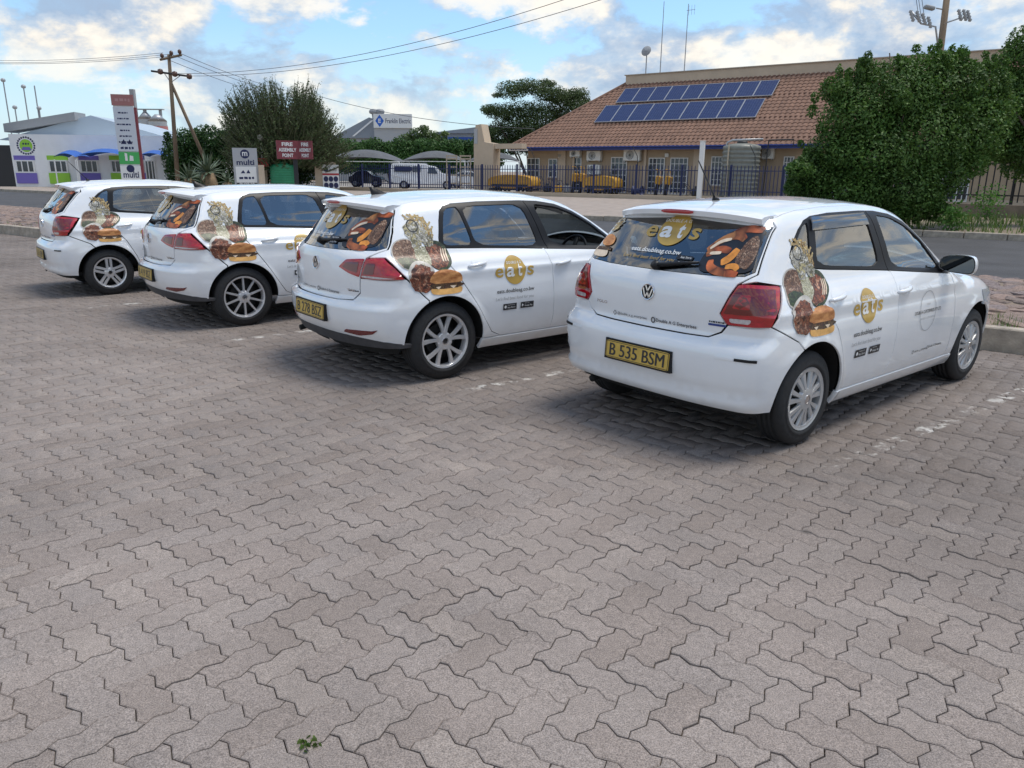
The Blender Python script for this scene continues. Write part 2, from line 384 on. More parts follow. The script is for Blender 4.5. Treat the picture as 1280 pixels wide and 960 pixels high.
def arc(cx, cz, r, a0, a1, n=22): return [(cx + r * math.cos(R(a0 + (a1 - a0) * i / n)), cz + r * math.sin(R(a0 + (a1 - a0) * i / n))) for i in range(n + 1)]

CAR_MATS = {}
def car_materials():
    c = CAR_MATS
    c['paint'] = mat('white_car_paint', (.80, .82, .84), .32, coat=1.0, var=.03, scale=2.0)
    # road film on the white paint: faint brownish dust low on the body
    nt = c['paint'].node_tree; b = nt.nodes['Principled BSDF']; b.inputs['Coat IOR'].default_value = 1.7; b.inputs['Coat Roughness'].default_value = .03; N = nt.nodes.new; L = nt.links.new
    tc = N('ShaderNodeTexCoord'); sp = N('ShaderNodeSeparateXYZ'); L(tc.outputs['Object'], sp.inputs[0]); nz = N('ShaderNodeTexNoise'); nz.inputs['Scale'].default_value = 9; nz.inputs['Detail'].default_value = 6; L(tc.outputs['Object'], nz.inputs[0])
    mr = N('ShaderNodeMapRange'); mr.inputs['From Min'].default_value = .22; mr.inputs['From Max'].default_value = .55; mr.inputs['To Min'].default_value = .42; mr.inputs['To Max'].default_value = 0; L(sp.outputs['Z'], mr.inputs[0])
    mu = N('ShaderNodeMath'); mu.operation = 'MULTIPLY'; L(mr.outputs[0], mu.inputs[0]); L(nz.outputs['Fac'], mu.inputs[1])
    mx = N('ShaderNodeMixRGB'); src = b.inputs['Base Color'].links[0].from_socket; L(mu.outputs[0], mx.inputs[0]); L(src, mx.inputs[1]); mx.inputs[2].default_value = (.36, .29, .22, 1); L(mx.outputs[0], b.inputs['Base Color'])
    c['black'] = mat('black_trim', (.010, .010, .012), .42, spec=.3); c['rubber'] = mat('tyre_rubber', (.018, .018, .019), .75, var=.25, scale=30, bump=.15)
    c['dark'] = mat('dark_underbody', (.01, .01, .01), .9); c['grey_plastic'] = mat('grey_lower_plastic', (.06, .06, .065), .6, var=.2, scale=20)
    c['glass'] = glass_mat('side_window_glass', (.42, .48, .50), .95); c['tint'] = glass_mat('tinted_window_glass', (.20, .23, .26), .95)
    c['rglass'] = glass_mat('rear_window_glass', (.30, .34, .36), .95)
    c['alloy'] = mat('silver_alloy', (.70, .70, .71), .28, .6, var=.08, scale=12); c['cap'] = mat('silver_hubcap', (.54, .55, .56), .30, .6, var=.06, scale=12)
    c['chrome'] = mat('chrome', (.75, .75, .77), .12, 1.0); c['red'] = mat('red_lens', (.38, .004, .012), .10, coat=1.0, var=.25, scale=14, stretch=(1, 1, 3))
    c['dred'] = mat('dark_red_lens', (.13, .002, .006), .08, coat=1.0); c['clear'] = mat('clear_lens', (.50, .46, .46), .12, coat=1.0, var=.2, scale=40)
    c['seat'] = mat('dark_seat_fabric', (.035, .035, .038), .9, var=.2, scale=30); c['dash'] = mat('dark_dashboard', (.03, .03, .032), .7)
    c['gold'] = mat('gold_vinyl', (.52, .33, .06), .35, var=.18, scale=6, coat=.4); c['ink'] = mat('black_vinyl', (.025, .026, .03), .4); c['gink'] = mat('grey_vinyl', (.33, .34, .35), .5)
    c['white'] = mat('white_vinyl', (.82, .82, .80), .4); c['plate'] = mat('yellow_number_plate', (.58, .39, .075), .35, var=.08, scale=10); c['head'] = mat('headlamp_lens', (.45, .47, .5), .08, coat=1.0)
    c['mirrorglass'] = mat('mirror_glass', (.10, .115, .12), .04, 1.0); c['lightgrey'] = mat('seat_trim_grey', (.25, .25, .25), .8)
    c['gdisc'] = mat('dark_disc', (.018, .018, .018), .6, .3)
car_materials()
def food_mat(name, cols, scale, seed, rough=.4):
    if name in MATS: return MATS[name]
    m = bpy.data.materials.new(name); m.use_nodes = True; nt = m.node_tree; N = nt.nodes.new; L = nt.links.new; b = nt.nodes['Principled BSDF']; b.inputs['Roughness'].default_value = .5; b.inputs['Coat Weight'].default_value = .12
    tc = N('ShaderNodeTexCoord'); mp = N('ShaderNodeMapping'); mp.inputs['Location'].default_value = (seed, seed * .7, seed * 1.3); L(tc.outputs['Object'], mp.inputs[0])
    dn = N('ShaderNodeTexNoise'); dn.inputs['Scale'].default_value = scale * .5; dn.inputs['Detail'].default_value = 3; L(mp.outputs[0], dn.inputs[0])
    mixv = N('ShaderNodeMixRGB'); mixv.inputs[0].default_value = .12; L(mp.outputs[0], mixv.inputs[1]); L(dn.outputs['Color'], mixv.inputs[2])
    vo = N('ShaderNodeTexVoronoi'); vo.inputs['Scale'].default_value = scale; L(mixv.outputs[0], vo.inputs['Vector'])
    sep = N('ShaderNodeSeparateXYZ'); L(vo.outputs['Color'], sep.inputs[0])
    rp = N('ShaderNodeValToRGB'); el = rp.color_ramp.elements; rp.color_ramp.interpolation = 'LINEAR'
    while len(el) < len(cols): el.new(.5)
    for i, cc in enumerate(cols): el[i].position = i / (len(cols) - 1); el[i].color = (*srgb(*cc), 1)
    L(sep.outputs[0], rp.inputs[0])
    vd = N('ShaderNodeTexVoronoi'); vd.feature = 'DISTANCE_TO_EDGE'; vd.inputs['Scale'].default_value = scale; L(mixv.outputs[0], vd.inputs['Vector'])
    sh = N('ShaderNodeMapRange'); sh.inputs['From Max'].default_value = .22; sh.inputs['To Min'].default_value = .35; L(vd.outputs['Distance'], sh.inputs[0])
    n2 = N('ShaderNodeTexNoise'); n2.inputs['Scale'].default_value = scale * 3; n2.inputs['Detail'].default_value = 4; L(mp.outputs[0], n2.inputs[0]); m2 = N('ShaderNodeMapRange'); m2.inputs['To Min'].default_value = .55; m2.inputs['To Max'].default_value = 1.45; L(n2.outputs['Fac'], m2.inputs[0])
    mu = N('ShaderNodeMixRGB'); mu.blend_type = 'MULTIPLY'; mu.inputs[0].default_value = 1; L(rp.outputs[0], mu.inputs[1]); L(sh.outputs[0], mu.inputs[2])
    mv = N('ShaderNodeMixRGB'); mv.blend_type = 'MULTIPLY'; mv.inputs[0].default_value = 1; L(mu.outputs[0], mv.inputs[1]); L(m2.outputs[0], mv.inputs[2]); L(mv.outputs[0], b.inputs['Base Color']); MATS[name] = m; return m
FOOD = dict(
    meat=food_mat('print_grilled_meat', [(62, 38, 28), (150, 110, 84), (92, 62, 48), (190, 158, 132)], 62, 1), greens=food_mat('print_salad', [(30, 42, 26), (70, 88, 50), (42, 50, 40), (110, 120, 80)], 40, 2),
    rice=food_mat('print_pap', [(178, 174, 140), (212, 208, 182), (140, 136, 100), (226, 222, 198)], 60, 3), wings=food_mat('print_wings', [(95, 44, 28), (168, 98, 66), (62, 30, 22), (200, 148, 118)], 44, 4),
    fries=food_mat('print_fries', [(186, 152, 88), (212, 190, 138), (160, 124, 66), (226, 214, 178)], 44, 5), fish=food_mat('print_fish', [(150, 146, 132), (222, 218, 206), (92, 88, 68), (196, 184, 138)], 46, 6),
    bun=mat('print_bun', srgb(176, 108, 58), .4, var=.20, scale=14, col2=srgb(222, 160, 100), stretch=(1, 1, 2.2)), bunb=mat('print_bun_base', srgb(215, 165, 95), .4, var=.2, scale=20), patty=food_mat('print_patty', [(50, 28, 18), (85, 50, 32), (120, 90, 50), (40, 22, 14)], 55, 7),
    rim=mat('print_plate_rim', srgb(185, 180, 172), .4, var=.25, scale=20), sausage=food_mat('print_sausage', [(170, 75, 35), (205, 110, 60), (140, 55, 25), (220, 150, 90)], 9, 8), sausage2=mat('print_sausage_light', srgb(215, 140, 60), .35, var=.3, scale=16),
    cream=mat('print_cream', srgb(225, 205, 180), .4, var=.15, scale=25), dark=mat('print_dark', srgb(30, 34, 42), .3, var=.3, scale=10))

def chop2d(v, f, step):
    """subdivide long 2D faces so a print can follow a curved panel"""
    bm = bmesh.new(); vs_ = [bm.verts.new((p[0], p[1], 0)) for p in v]
    for q in f:
        try: bm.faces.new([vs_[i] for i in q])
        except Exception: pass
    mn, mx = v.min(0), v.max(0)
    for ax in (0, 1):
        for c in np.arange(math.ceil(mn[ax] / step) * step, mx[ax], step):
            no = (1, 0, 0) if ax == 0 else (0, 1, 0); co = (c, 0, 0) if ax == 0 else (0, c, 0)
            bmesh.ops.bisect_plane(bm, geom=bm.verts[:] + bm.edges[:] + bm.faces[:], plane_co=co, plane_no=no, dist=1e-6)
    bm.verts.ensure_lookup_table(); bm.verts.index_update(); V = np.array([p.co[:2] for p in bm.verts]); Fc = [tuple(p.index for p in q.verts) for q in bm.faces]; bm.free(); return V, Fc
def print_on(body, name, shapes, m, parent, place, off=.0025, step=.05):
    off = off + .0012
    step = step and min(step, .022)
    """2D shapes (a to the right as one reads, b up) laid on the panel by place(a, b) -> surface points"""
    if 1 < len(shapes) <= 8: return [print_on(body, name, [q], m, parent, place, off, step) for q in shapes][0]
    vv = []; ff = []
    for v, f in shapes:
        v = np.asarray(v, float)
        if step: v, f = chop2d(v, f, step)
        b = len(vv); vv += list(v); ff += [tuple(i + b for i in q) for q in f]
    P = place(np.array(vv), off); N = body.grad(P); fixed = []
    for q in ff:
        n = np.cross(P[q[1]] - P[q[0]], P[q[2]] - P[q[0]]); fixed.append(q if np.dot(n, N[q[0]]) >= 0 else tuple(reversed(q)))
    return obj(name, mkmesh(name, P, fixed, True, N), m, parent, **({'kind': 'stuff'} if len(shapes) > 8 else {}))
def poly_shape(p): p = np.asarray(p); return (p, [tuple(range(len(p)))])
def ring_shape(rx, ry, w, cx=0, cy=0, n=40):
    a = ngon(n, rx, ry, cx, cy); b = ngon(n, rx - w, ry - w, cx, cy); return (np.concatenate([a, b]), [(i, (i + 1) % n, n + (i + 1) % n, n + i) for i in range(n)])
def shift(s, dx, dy, k=1.0): return (np.asarray(s[0]) * k + [dx, dy], s[1])

# ---- wheels (axis along y, outer face towards -y)
def wheel(parent, loc, style, rt, rr, left=False, width=.195):
    c = CAR_MATS; w = empty('wheel', loc); w.parent = parent
    if left: w.rotation_euler = (0, 0, math.pi)
    Mx = Matrix.Rotation(R(90), 4, 'X')         # lathe z -> -y : outer at +z
    hw_ = width / 2; sh = .018
    prof = [(rr - .004, -hw_ + .02), (rr + .012, -hw_ + .004), (rr + .05, -hw_), (rt - .035, -hw_ + .004), (rt - .012, -hw_ + .016), (rt - .002, -hw_ + .035), (rt, -hw_ * .4), (rt - .006, -hw_ * .38), (rt - .006, -hw_ * .30), (rt, -hw_ * .28), (rt, -.006), (rt - .006, -.004), (rt - .006, .004), (rt, .006), (rt, hw_ * .28), (rt - .006, hw_ * .30), (rt - .006, hw_ * .38), (rt, hw_ * .4), (rt - .002, hw_ - .035), (rt - .012, hw_ - .016), (rt - .035, hw_ - .004), (rr + .055, hw_), (rr + .035, hw_ - .001), (rr + .033, hw_ + .0015), (rr + .018, hw_ + .001), (rr + .012, hw_ - .004), (rr - .004, hw_ - .014)]
    key = ('tyre', rt, rr)
    if key not in MATS_MESH:
        MATS_MESH[key] = MB().lathe(prof, 56, Mx).mesh('tyre', True)
    obj('tyre', MATS_MESH[key], c['rubber'], w)
    key = ('rim', style, rr)
    if key not in MATS_MESH: MATS_MESH[key] = rim_meshes(style, rr, hw_, Mx)
    a, b_, d_, e_ = MATS_MESH[key]; rim = obj('rim', a, c['cap'] if style == 'cover' else c['alloy'], w); obj('barrel', b_, c['gdisc'], w); obj('brake_disc', d_, c['gdisc'], w); obj('hub_cap', e_, c['chrome'], rim)
    return w
MATS_MESH = {}
def rim_meshes(style, rr, hw_, Mx):
    m = MB(); z0 = hw_ - .012
    m.lathe([(rr + .002, z0 - .03), (rr + .006, z0), (rr + .002, z0 + .008), (rr - .012, z0 + .004), (rr - .020, z0 - .012), (rr - .022, z0 - .05)], 56, Mx)
    def spoke(a, w0, w1, r0, r1, h0, h1, tw=0.0):
        # tapered spoke with a raised ridge
        pr = []
        for t in (0, .33, .66, 1):
            r = r0 + (r1 - r0) * t; ww = w0 + (w1 - w0) * t; h = h0 + (h1 - h0) * t; aa = a + tw * t
            ux, uy = math.cos(aa), math.sin(aa); vx, vy = -uy, ux
            for s_, dz in ((-1, -.016), (-.72, 0), (.72, 0), (1, -.016)): pr.append(Vector((ux * r + vx * ww * s_, uy * r + vy * ww * s_, h + dz)))
        f = []
        for i in range(3):
            for k in range(3): q = i * 4 + k; f.append((q, q + 4, q + 5, q + 1))
        m.add([Mx @ p for p in pr], f)
    if style == 'twin':        # five twin V spokes
        for k in range(5):
            a = R(90 + 72 * k)
            for s_ in (-1, 1): spoke(a + s_ * R(7), .014, .021, .055, rr - .012, z0 - .004, z0 - .006, s_ * R(10))
        m.lathe([(.075, z0 - .03), (.07, z0 - .008), (.05, z0 - .002), (.0, z0 - .002)], 30, Mx)
        for k in range(5): a = R(54 + 72 * k); m.lathe([(.009, z0 - .01), (.009, z0 + .001), (.0, z0 + .001)], 8, Mx @ Matrix.Translation((.058 * math.cos(a), .058 * math.sin(a), 0)))
    elif style == 'ten':
        for k in range(10): spoke(R(36 * k + 18), .013, .011, .05, rr - .012, z0 - .004, z0 - .003)
        m.lathe([(.07, z0 - .03), (.065, z0 - .008), (.045, z0 - .001), (0, z0 - .001)], 30, Mx)
    elif style == 'double':    # five pairs of parallel bars
        for k in range(5):
            a = R(90 + 72 * k); ux, uy = math.cos(a), math.sin(a); vx, vy = -uy, ux
            for s_ in (-1, 1):
                o0 = s_ * .024; p = []
                for t, ww in ((.045, .017), (.10, .018), (rr - .012, .021)):
                    for q, dz in ((-1, -.018), (-.7, 0), (.7, 0), (1, -.018)): p.append(Mx @ Vector((ux * t + vx * (o0 + ww * q), uy * t + vy * (o0 + ww * q), z0 - .004 + dz)))
                m.add(p, [(i * 4 + j, i * 4 + 4 + j, i * 4 + 5 + j, i * 4 + 1 + j) for i in range(2) for j in range(3)])
        m.lathe([(.072, z0 - .03), (.066, z0 - .008), (.04, z0 - .002), (0, z0 - .002)], 30, Mx)
        for k in range(5): a = R(126 + 72 * k); m.lathe([(.009, z0 - .01), (.009, z0 + .001), (.0, z0 + .001)], 8, Mx @ Matrix.Translation((.055 * math.cos(a), .055 * math.sin(a), 0)))
    else:                      # plastic cover: seven wide blades, each split in two by a slot
        for k in range(7):
            for s_ in (-1, 1): spoke(R(360 / 7 * k + 12) + s_ * R(9.0), .010, .0215, .045, rr - .012, z0 + .012, z0 - .002, s_ * R(2.2))
        m.lathe([(rr + .004, z0 - .002), (rr, z0 + .006), (rr - .022, z0 + .003), (rr - .024, z0 - .012)], 56, Mx)
        m.lathe([(.075, z0 - .012), (.066, z0 + .010), (.045, z0 + .014), (0, z0 + .015)], 30, Mx)
    a = m.mesh('rim', True); a.set_sharp_from_angle(angle=R(35))
    b_ = MB().lathe([(rr - .018, -hw_ + .01), (rr - .02, hw_ - .06)], 40, Mx).mesh('barrel', True)
    d_ = MB().lathe([(.135, -.01), (.135, .012), (.05, .014), (0, .014)], 40, Mx).lathe([(rr - .02, -.055), (0, -.055)], 30, Mx).mesh('disc', False)
    e_ = MB().lathe([(.030, z0 - .003), (.029, z0 + (.018 if style == 'cover' else .003)), (.024, z0 + (.019 if style == 'cover' else .004))], 28, Mx).lathe([(.022, z0 + (.017 if style == 'cover' else .002)), (0, z0 + (.017 if style == 'cover' else .002))], 24, Mx).mesh('hub_cap', False)
    return a, b_, d_, e_

def seat(parent, x, y, rearrow=False):
    c = CAR_MATS; s = empty('seat', (x, y, 0)); s.parent = parent
    hw_ = .25
    MB().cbox(-.05, .48, -hw_, hw_, .33, .50, .05).build('cushion', c['seat'], s, True)
    M_ = Matrix.Translation((0, 0, .45)) @ Matrix.Rotation(R(-18), 4, 'Y'); hb = .60 if not rearrow else .52
    MB().cbox(-.07, .07, -hw_ + .01, hw_ - .01, 0, hb, .05, M_).build('backrest', c['seat'], s, True)
    h = obj('headrest', MB().cbox(-.055, .055, -.14, .14, hb + .06, hb + .25, .045, M_).mesh('headrest', True), c['seat'], s)
    for y_ in (-.06, .06): obj('headrest_stem', MB().tube([M_ @ Vector((0, y_, hb - .02)), M_ @ Vector((0, y_, hb + .08))], .007).mesh(), c['chrome'], s)
    return s

def badge(parent, P, N_, r, m, mb):
    """round maker's badge: ring with V above W"""
    n = Vector(N_).normalized(); right = Vector((0, -1, 0)); up = n.cross(right).normalized(); right = up.cross(n).normalized()
    M_ = Matrix((right, up, n)).transposed().to_4x4(); M_.translation = Vector(P)
    b = MB().lathe([(r, -.004), (r, .006), (r * .94, .009), (r * .86, .008), (r * .84, .003)], 36, M_)
    def stroke(x0, y0, x1, y1, w=.085):
        x0 *= r; y0 *= r; x1 *= r; y1 *= r; d = Vector((x1 - x0, y1 - y0)); l = d.length; d /= l; q = Vector((-d.y, d.x)) * w * r
        b.prism([(x0 - q.x, y0 - q.y), (x1 - q.x, y1 - q.y), (x1 + q.x, y1 + q.y), (x0 + q.x, y0 + q.y)], .002, .008, M_)
    stroke(-.36, .74, 0, .10); stroke(.36, .74, 0, .10); stroke(-.70, .42, -.30, -.70); stroke(.70, .42, .30, -.70); stroke(-.30, -.70, 0, -.06); stroke(.30, -.70, 0, -.06)
    o = b.build('badge', m, parent); obj('badge_field', MB().lathe([(r * .9, -.002), (r * .9, .002), (0, .002)], 32, M_).mesh(), mb, o); return o

def number_plate(car, body, text, zc, tilt, xoff=.012):
    c = CAR_MATS; P = body.rear(np.array([[0, zc]]))[0]; n = Vector((-math.cos(tilt), 0, math.sin(tilt))); right = Vector((0, -1, 0)); up = n.cross(right).normalized()
    if up.z < 0: up = -up
    M_ = Matrix((right, up, n)).transposed().to_4x4(); M_.translation = Vector(P) + n * xoff
    w, h = .26, .0555
    pl = MB().box(-w - .012, w + .012, -h - .012, h + .012, -.03, .0, M_).build('number_plate', c['black'], car)
    MB().prism([(x, y) for x, y in chaikin([(-w, -h), (w, -h), (w, h), (-w, h)], 1, True, .04)], .0, .004, M_).build('plate_face', c['plate'], pl)
    pv, pf = fit_text(text, .450, .080); lab = list(range(len(pv)))
    def top_(i):
        while lab[i] != i: i = lab[i]
        return i
    for q in pf:
        for i in q[1:]: lab[top_(i)] = top_(q[0])
    for g_ in sorted(set(top_(q[0]) for q in pf)):      # one character at a time, struck twice for weight
        fs_ = [q for q in pf if top_(q[0]) == g_]; use = sorted(set(i for q in fs_ for i in q)); mp_ = {i: k for k, i in enumerate(use)}; vv = pv[use]; ff = [tuple(mp_[i] for i in q) for q in fs_]; n_ = len(use)
        P3 = [M_ @ Vector((x - .0022, y, .0056)) for x, y in vv] + [M_ @ Vector((x + .0022, y, .0060)) for x, y in vv]; obj('plate_character', mkmesh('plate_character', P3, ff + [tuple(i + n_ for i in q) for q in ff]), c['ink'], pl)
    e = .006; sh = []
    for a, b_, d, f in ((-w + .004, w - .004, h - .004 - e * .6, h - .004), (-w + .004, w - .004, -h + .004, -h + .004 + e * .6), (-w + .004, -w + .004 + e * .6, -h + .004, h - .004), (w - .004 - e * .6, w - .004, -h + .004, h - .004)): sh.append(poly_shape([(a, d), (b_, d), (b_, f), (a, f)]))
    flat_sign_print('plate_border', sh, c['ink'], pl, M_, .005); return pl

def make_body(kind):
    """everything both cars of one kind share"""
    c = CAR_MATS; P = CARS[kind]; B = Body(P); wb, hub, ar = P['wb'], P['hub'], P['arch']; G = .0028
    root = empty(kind + '_hatchback')
    S = lambda pts, d=.03, closed=False: B.rad(B.side(resample(pts, d, closed)))
    Rr = lambda pts, d=.03, closed=False: B.rad(B.rear(resample(pts, d, closed)))
    # --- doors
    belt = pchip(P['belt']); archr = lambda a0, a1: arc(0, hub, ar, a0, a1); archf = lambda a0, a1: arc(wb, hub, ar, a0, a1)
    rd = P['rear_door_back'] + [(x, float(belt(x))) for x in np.linspace(P['rear_door_back'][-1][0] + .04, P['bx'][0], 14)] + P['b_line']
    fd = list(reversed(P['b_line'])) + [(x, float(belt(x))) for x in np.linspace(P['bx'][0] + .02, P['a_line'][0][0], 14)] + P['a_line']
    doors = {}
    for nm, poly in (('rear', rd), ('front', fd)):
        q = inset(S(poly, .03, True), G)
        a, b_ = both('door', c['paint'], root, lambda mir, q=q: patch(B, q, mirror=mir, sp=.04)); doors[nm] = (a, b_)
    # --- window frames and panes
    dlo = P['dlo_top']; bot = [(x, float(belt(x)) + .004) for x in np.linspace(dlo[-1][0], dlo[0][0], 40)]
    split = P['split']         # x at belt, x at top of the B pillar middle
    def clip_side(front):
        top_ = resample(dlo, .02, False); f_ = lambda x, z: x - (split[0] + (split[1] - split[0]) * (z - 1.0) / .4)
        tp = [t for t in top_ if (f_(*t) > .004) == front and abs(f_(*t)) > .004]; bt = [b__ for b__ in bot if (f_(*b__) > .004) == front and abs(f_(*b__)) > .004]
        # close along the split line
        zt_ = 0
        return np.array(tp), np.array(bt)
    sx = lambda z, d: split[0] + (split[1] - split[0]) * (z - 1.0) / .4 + d
    topc = resample(dlo, .02, False); zt_at = lambda d: next(z for z in np.arange(1.46, .9, -.002) if in_poly(np.array([[sx(z, d), z]]), np.concatenate([topc, np.array(bot)]))[0])
    frames = {}
    for nm, d in (('rear', -.004), ('front', .004)):
        sgn = -1 if nm == 'rear' else 1
        tp = [t for t in topc if sgn * (t[0] - sx(t[1], d)) > .003]; bt = [t for t in bot if sgn * (t[0] - sx(t[1], d)) > .003]
        zs = zt_at(d); zb = float(belt(sx(1.0, d))) + .004; ln = [(sx(z, d), z) for z in np.linspace(zs, zb, 14)]
        poly = (tp + ln + bt) if nm == 'rear' else (ln[::-1] + tp + bt)
        frames[nm] = np.array(poly)
    for nm in ('rear', 'front'):
        outer = S(frames[nm], .03, True); holes = [S(chaikin(h, 2, True, .12), .03, True) for h in P['panes'][nm]]
        fr = both('window_frame', c['black'], None, lambda mir, o=outer, h=holes: patch(B, o, h, mirror=mir, sp=.05, off=-.003, skirt=.02))
        for i, f_ in enumerate(fr): f_.parent = doors[nm][i]
        for hi, h in enumerate(holes):
            gl = both('window_pane', c[P['pane_mat'][nm]], None, lambda mir, h=h: patch(B, inset(h, -.006), mirror=mir, sp=.06, off=-.010, skirt=0, zflat=1.22))
            for i, g_ in enumerate(gl): g_.parent = doors[nm][i]
            if nm == 'front' and hi == 0: root['driver_pane'] = gl[0].name
    # --- handles
    for nm, (hx, hz) in zip(('rear', 'front'), P['handles']):
        def hm(mir, hx=hx, hz=hz):
            p = B.side(np.array([[hx + t, hz + .012 * (t / .1)] for t in np.linspace(-.095, .095, 9)])); m = MB(); offs = [.006, .020, .028, .031, .032, .031, .028, .020, .006]
            m.tube([Vector((q[0], q[1] - o_, q[2])) for q, o_ in zip(p, offs)], [.009, .013, .015, .0155, .016, .0155, .015, .013, .009], 10)
            if mir: m.v = [(x, -y, z) for x, y, z in m.v]
            return m.mesh('handle', True)
        hs = both('door_handle', c['paint'], None, hm)
        def cup(mir, hx=hx, hz=hz): return patch(B, inset(B.rad(B.side(ngon(22, .05, .04, hx, hz + .004))), 0), mirror=mir, sp=.03, off=.0012, skirt=0)
        cs = both('handle_cup', c['lightpaint'] if 'lightpaint' in c else c['paint'], None, cup)
        for i in (0, 1): hs[i].parent = doors[nm][i]; cs[i].parent = doors[nm][i]
    # --- body side: quarter, pillars and roof rail in one pressing
    zr = P['rail_z']           # rail: (x, z) on the side where the roof panel begins, rear to front
    rail3 = B.side(resample(zr, .04, False))
    lampf = P['lamp_side']     # lamp edge on the side
    q = np.concatenate([S(archr(P['q_arch'][0], P['q_arch'][1])), S(P['rear_door_back']), S(dlo), S([dlo[-1], zr[-1]])[1:], B.rad(rail3)[::-1][1:], Rr(P['c_line'])[1:], S(P['lamp_edge'])])
    both('side_panel', c['paint'], root, lambda mir: patch(B, inset(q, G), mirror=mir, sp=.04))
    # --- sill
    sl = [(ar * math.cos(R(-8)) + .0, hub + ar * math.sin(R(-8)))] ; x0 = math.sqrt(ar ** 2 - (hub - P['sill'][1]) ** 2) ; x1 = math.sqrt(ar ** 2 - (hub - P['sill'][0]) ** 2)
    slp = [(x0, P['sill'][1]), (wb - x0, P['sill'][1]), (wb - x1, P['sill'][0]), (x1, P['sill'][0])]
    both('sill', c['paint'], root, lambda mir: patch(B, inset(S(slp, .04, True), G), mirror=mir, sp=.04, off=.006, skirt=.03))
    # --- tailgate
    gl_ = P['gate_half']; gate = np.concatenate([Rr(gl_), (Rr(gl_) * [-1, 1])[::-1]])
    win = P['rear_win']; winq = np.concatenate([Rr(win), (Rr(win) * [-1, 1])[::-1]])
    gate_o = obj('tailgate', patch(B, inset(gate, G), [winq], sp=.028), c['paint'], root)
    obj('rear_window', patch(B, inset(winq, .003), sp=.06, off=-.003, skirt=.0), c['rglass'], gate_o)
    obj('window_surround', patch(B, inset(winq, .002), [inset(winq, .035)], sp=.04, off=-.006, skirt=.0), c['black'], gate_o)
    # --- rear bumper
    bt = P['bumper_top']       # (y,z) from centre to the corner, then side points
    bum = np.concatenate([Rr(bt), S(P['bumper_side']), S(archr(P['q_arch'][0], P['b_arch_end']))])
    endp = bum[-1]; th_end = endp[0]; n_ = 40; th = np.linspace(th_end, 0, n_); zl = P['bumper_low_z']; half = np.concatenate([bum, np.stack([th, np.full(n_, zl) + (endp[1] - zl) * np.linspace(1, 0, n_) ** 3], -1)[1:]])
    full = np.concatenate([half, (half * [-1, 1])[::-1]]); keep = [0]
    for i in range(1, len(full)):
        if np.linalg.norm(full[i] - full[keep[-1]]) > .004: keep.append(i)
    full = full[keep]
    bo = obj('rear_bumper', patch(B, inset(full, G), sp=.045, skirt=.03), c['paint'], root); root['bumper'] = bo.name
    if P.get('valance'):
        th = np.linspace(-P['valance'][2], P['valance'][2], 50); a = np.stack([th * .9, P['valance'][0] + 0 * th + P['valance'][3] * (np.abs(th) / P['valance'][2]) ** 3], -1); b_ = np.stack([th[::-1] * .9, P['valance'][1] + 0 * th], -1)
        obj('lower_valance', patch(B, np.concatenate([a, b_]), sp=.05, off=.004, skirt=.02), c['grey_plastic'], bo)
    # --- lamps
    lampq = lambda spec: np.concatenate([Rr([p_]) if k == 'r' else S([p_]) for k, p_ in spec])
    for li, spec in enumerate(P['lamps']):
        lq = resample(lampq(spec), .02); lq = chaikin(lq, 1, True, .25)
        lm = both('tail_lamp', c['red'], root if li == 0 else gate_o, lambda mir, lq=lq: patch(B, inset(lq, G), mirror=mir, sp=.025, off=.006, skirt=.03))
        P.setdefault('_lampq', []).append(lq)
        for spec2, mk in P['lamp_detail'][li]:
            dq = chaikin(resample(lampq(spec2), .02), 1, True, .25)
            dd = both('lamp_segment', c[mk], None, lambda mir, dq=dq: patch(B, dq, mirror=mir, sp=.025, off=.0078, skirt=.0))
            for i in (0, 1): dd[i].parent = lm[i]
    for spec in P.get('reflectors', []):
        rq = chaikin(resample(lampq(spec), .02), 1, True, .2)
        both('reflector', c['dred'], bo, lambda mir: patch(B, rq, mirror=mir, sp=.03, off=.004, skirt=.01))
    # --- fenders, bonnet, front bumper
    bl = P['bonnet_edge']; be3 = B.top(resample([(x, -y) for x, y in bl], .05, False)); beq = B.rad(be3)
    fq = np.concatenate([S(list(reversed(P['a_line'][:-1])) if False else [P['a_line'][-1]] + list(reversed(P['a_line'][:-1]))), S([P['a_line'][0], dlo[-1]])[1:], beq, S(P['fender_front']), S(archf(P['f_arch'][0], P['f_arch'][1]))])
    both('front_wing', c['paint'], root, lambda mir: patch(B, inset(fq, G), mirror=mir, sp=.045))
    n_ = len(be3); bn = np.concatenate([be3[:, :2], (be3[:, :2] * [1, -1])[::-1]]); bn = resample(bn, .06)
    obj('bonnet', patch(B, inset(bn, G), dom='top', sp=.07), c['paint'], root)
    wt = P['ws_top']; edge = rail3[rail3[:, 0] > wt][:, :2]; wh = np.concatenate([[[wt + .05, -.001], [wt + .035, -.3]], edge, [[P['cowl'] - .06, edge[-1, 1] * .95], [P['cowl'], -.001]]]); wsp = resample(np.concatenate([wh, (wh * [1, -1])[::-1]]), .06); keepw = [0]
    for i in range(1, len(wsp)):
        if np.linalg.norm(wsp[i] - wsp[keepw[-1]]) > .01: keepw.append(i)
    wsp = wsp[keepw]
    obj('windscreen', patch(B, inset(wsp, .004), dom='top', sp=.08, off=-.004, skirt=0), c['glass'], root)
    # front end
    xf = P['front_seam']; th0 = S([(xf[0], xf[1])])[0]; zf = P['front_low']; ths = np.linspace(th0[0], .9 * math.pi, 30)
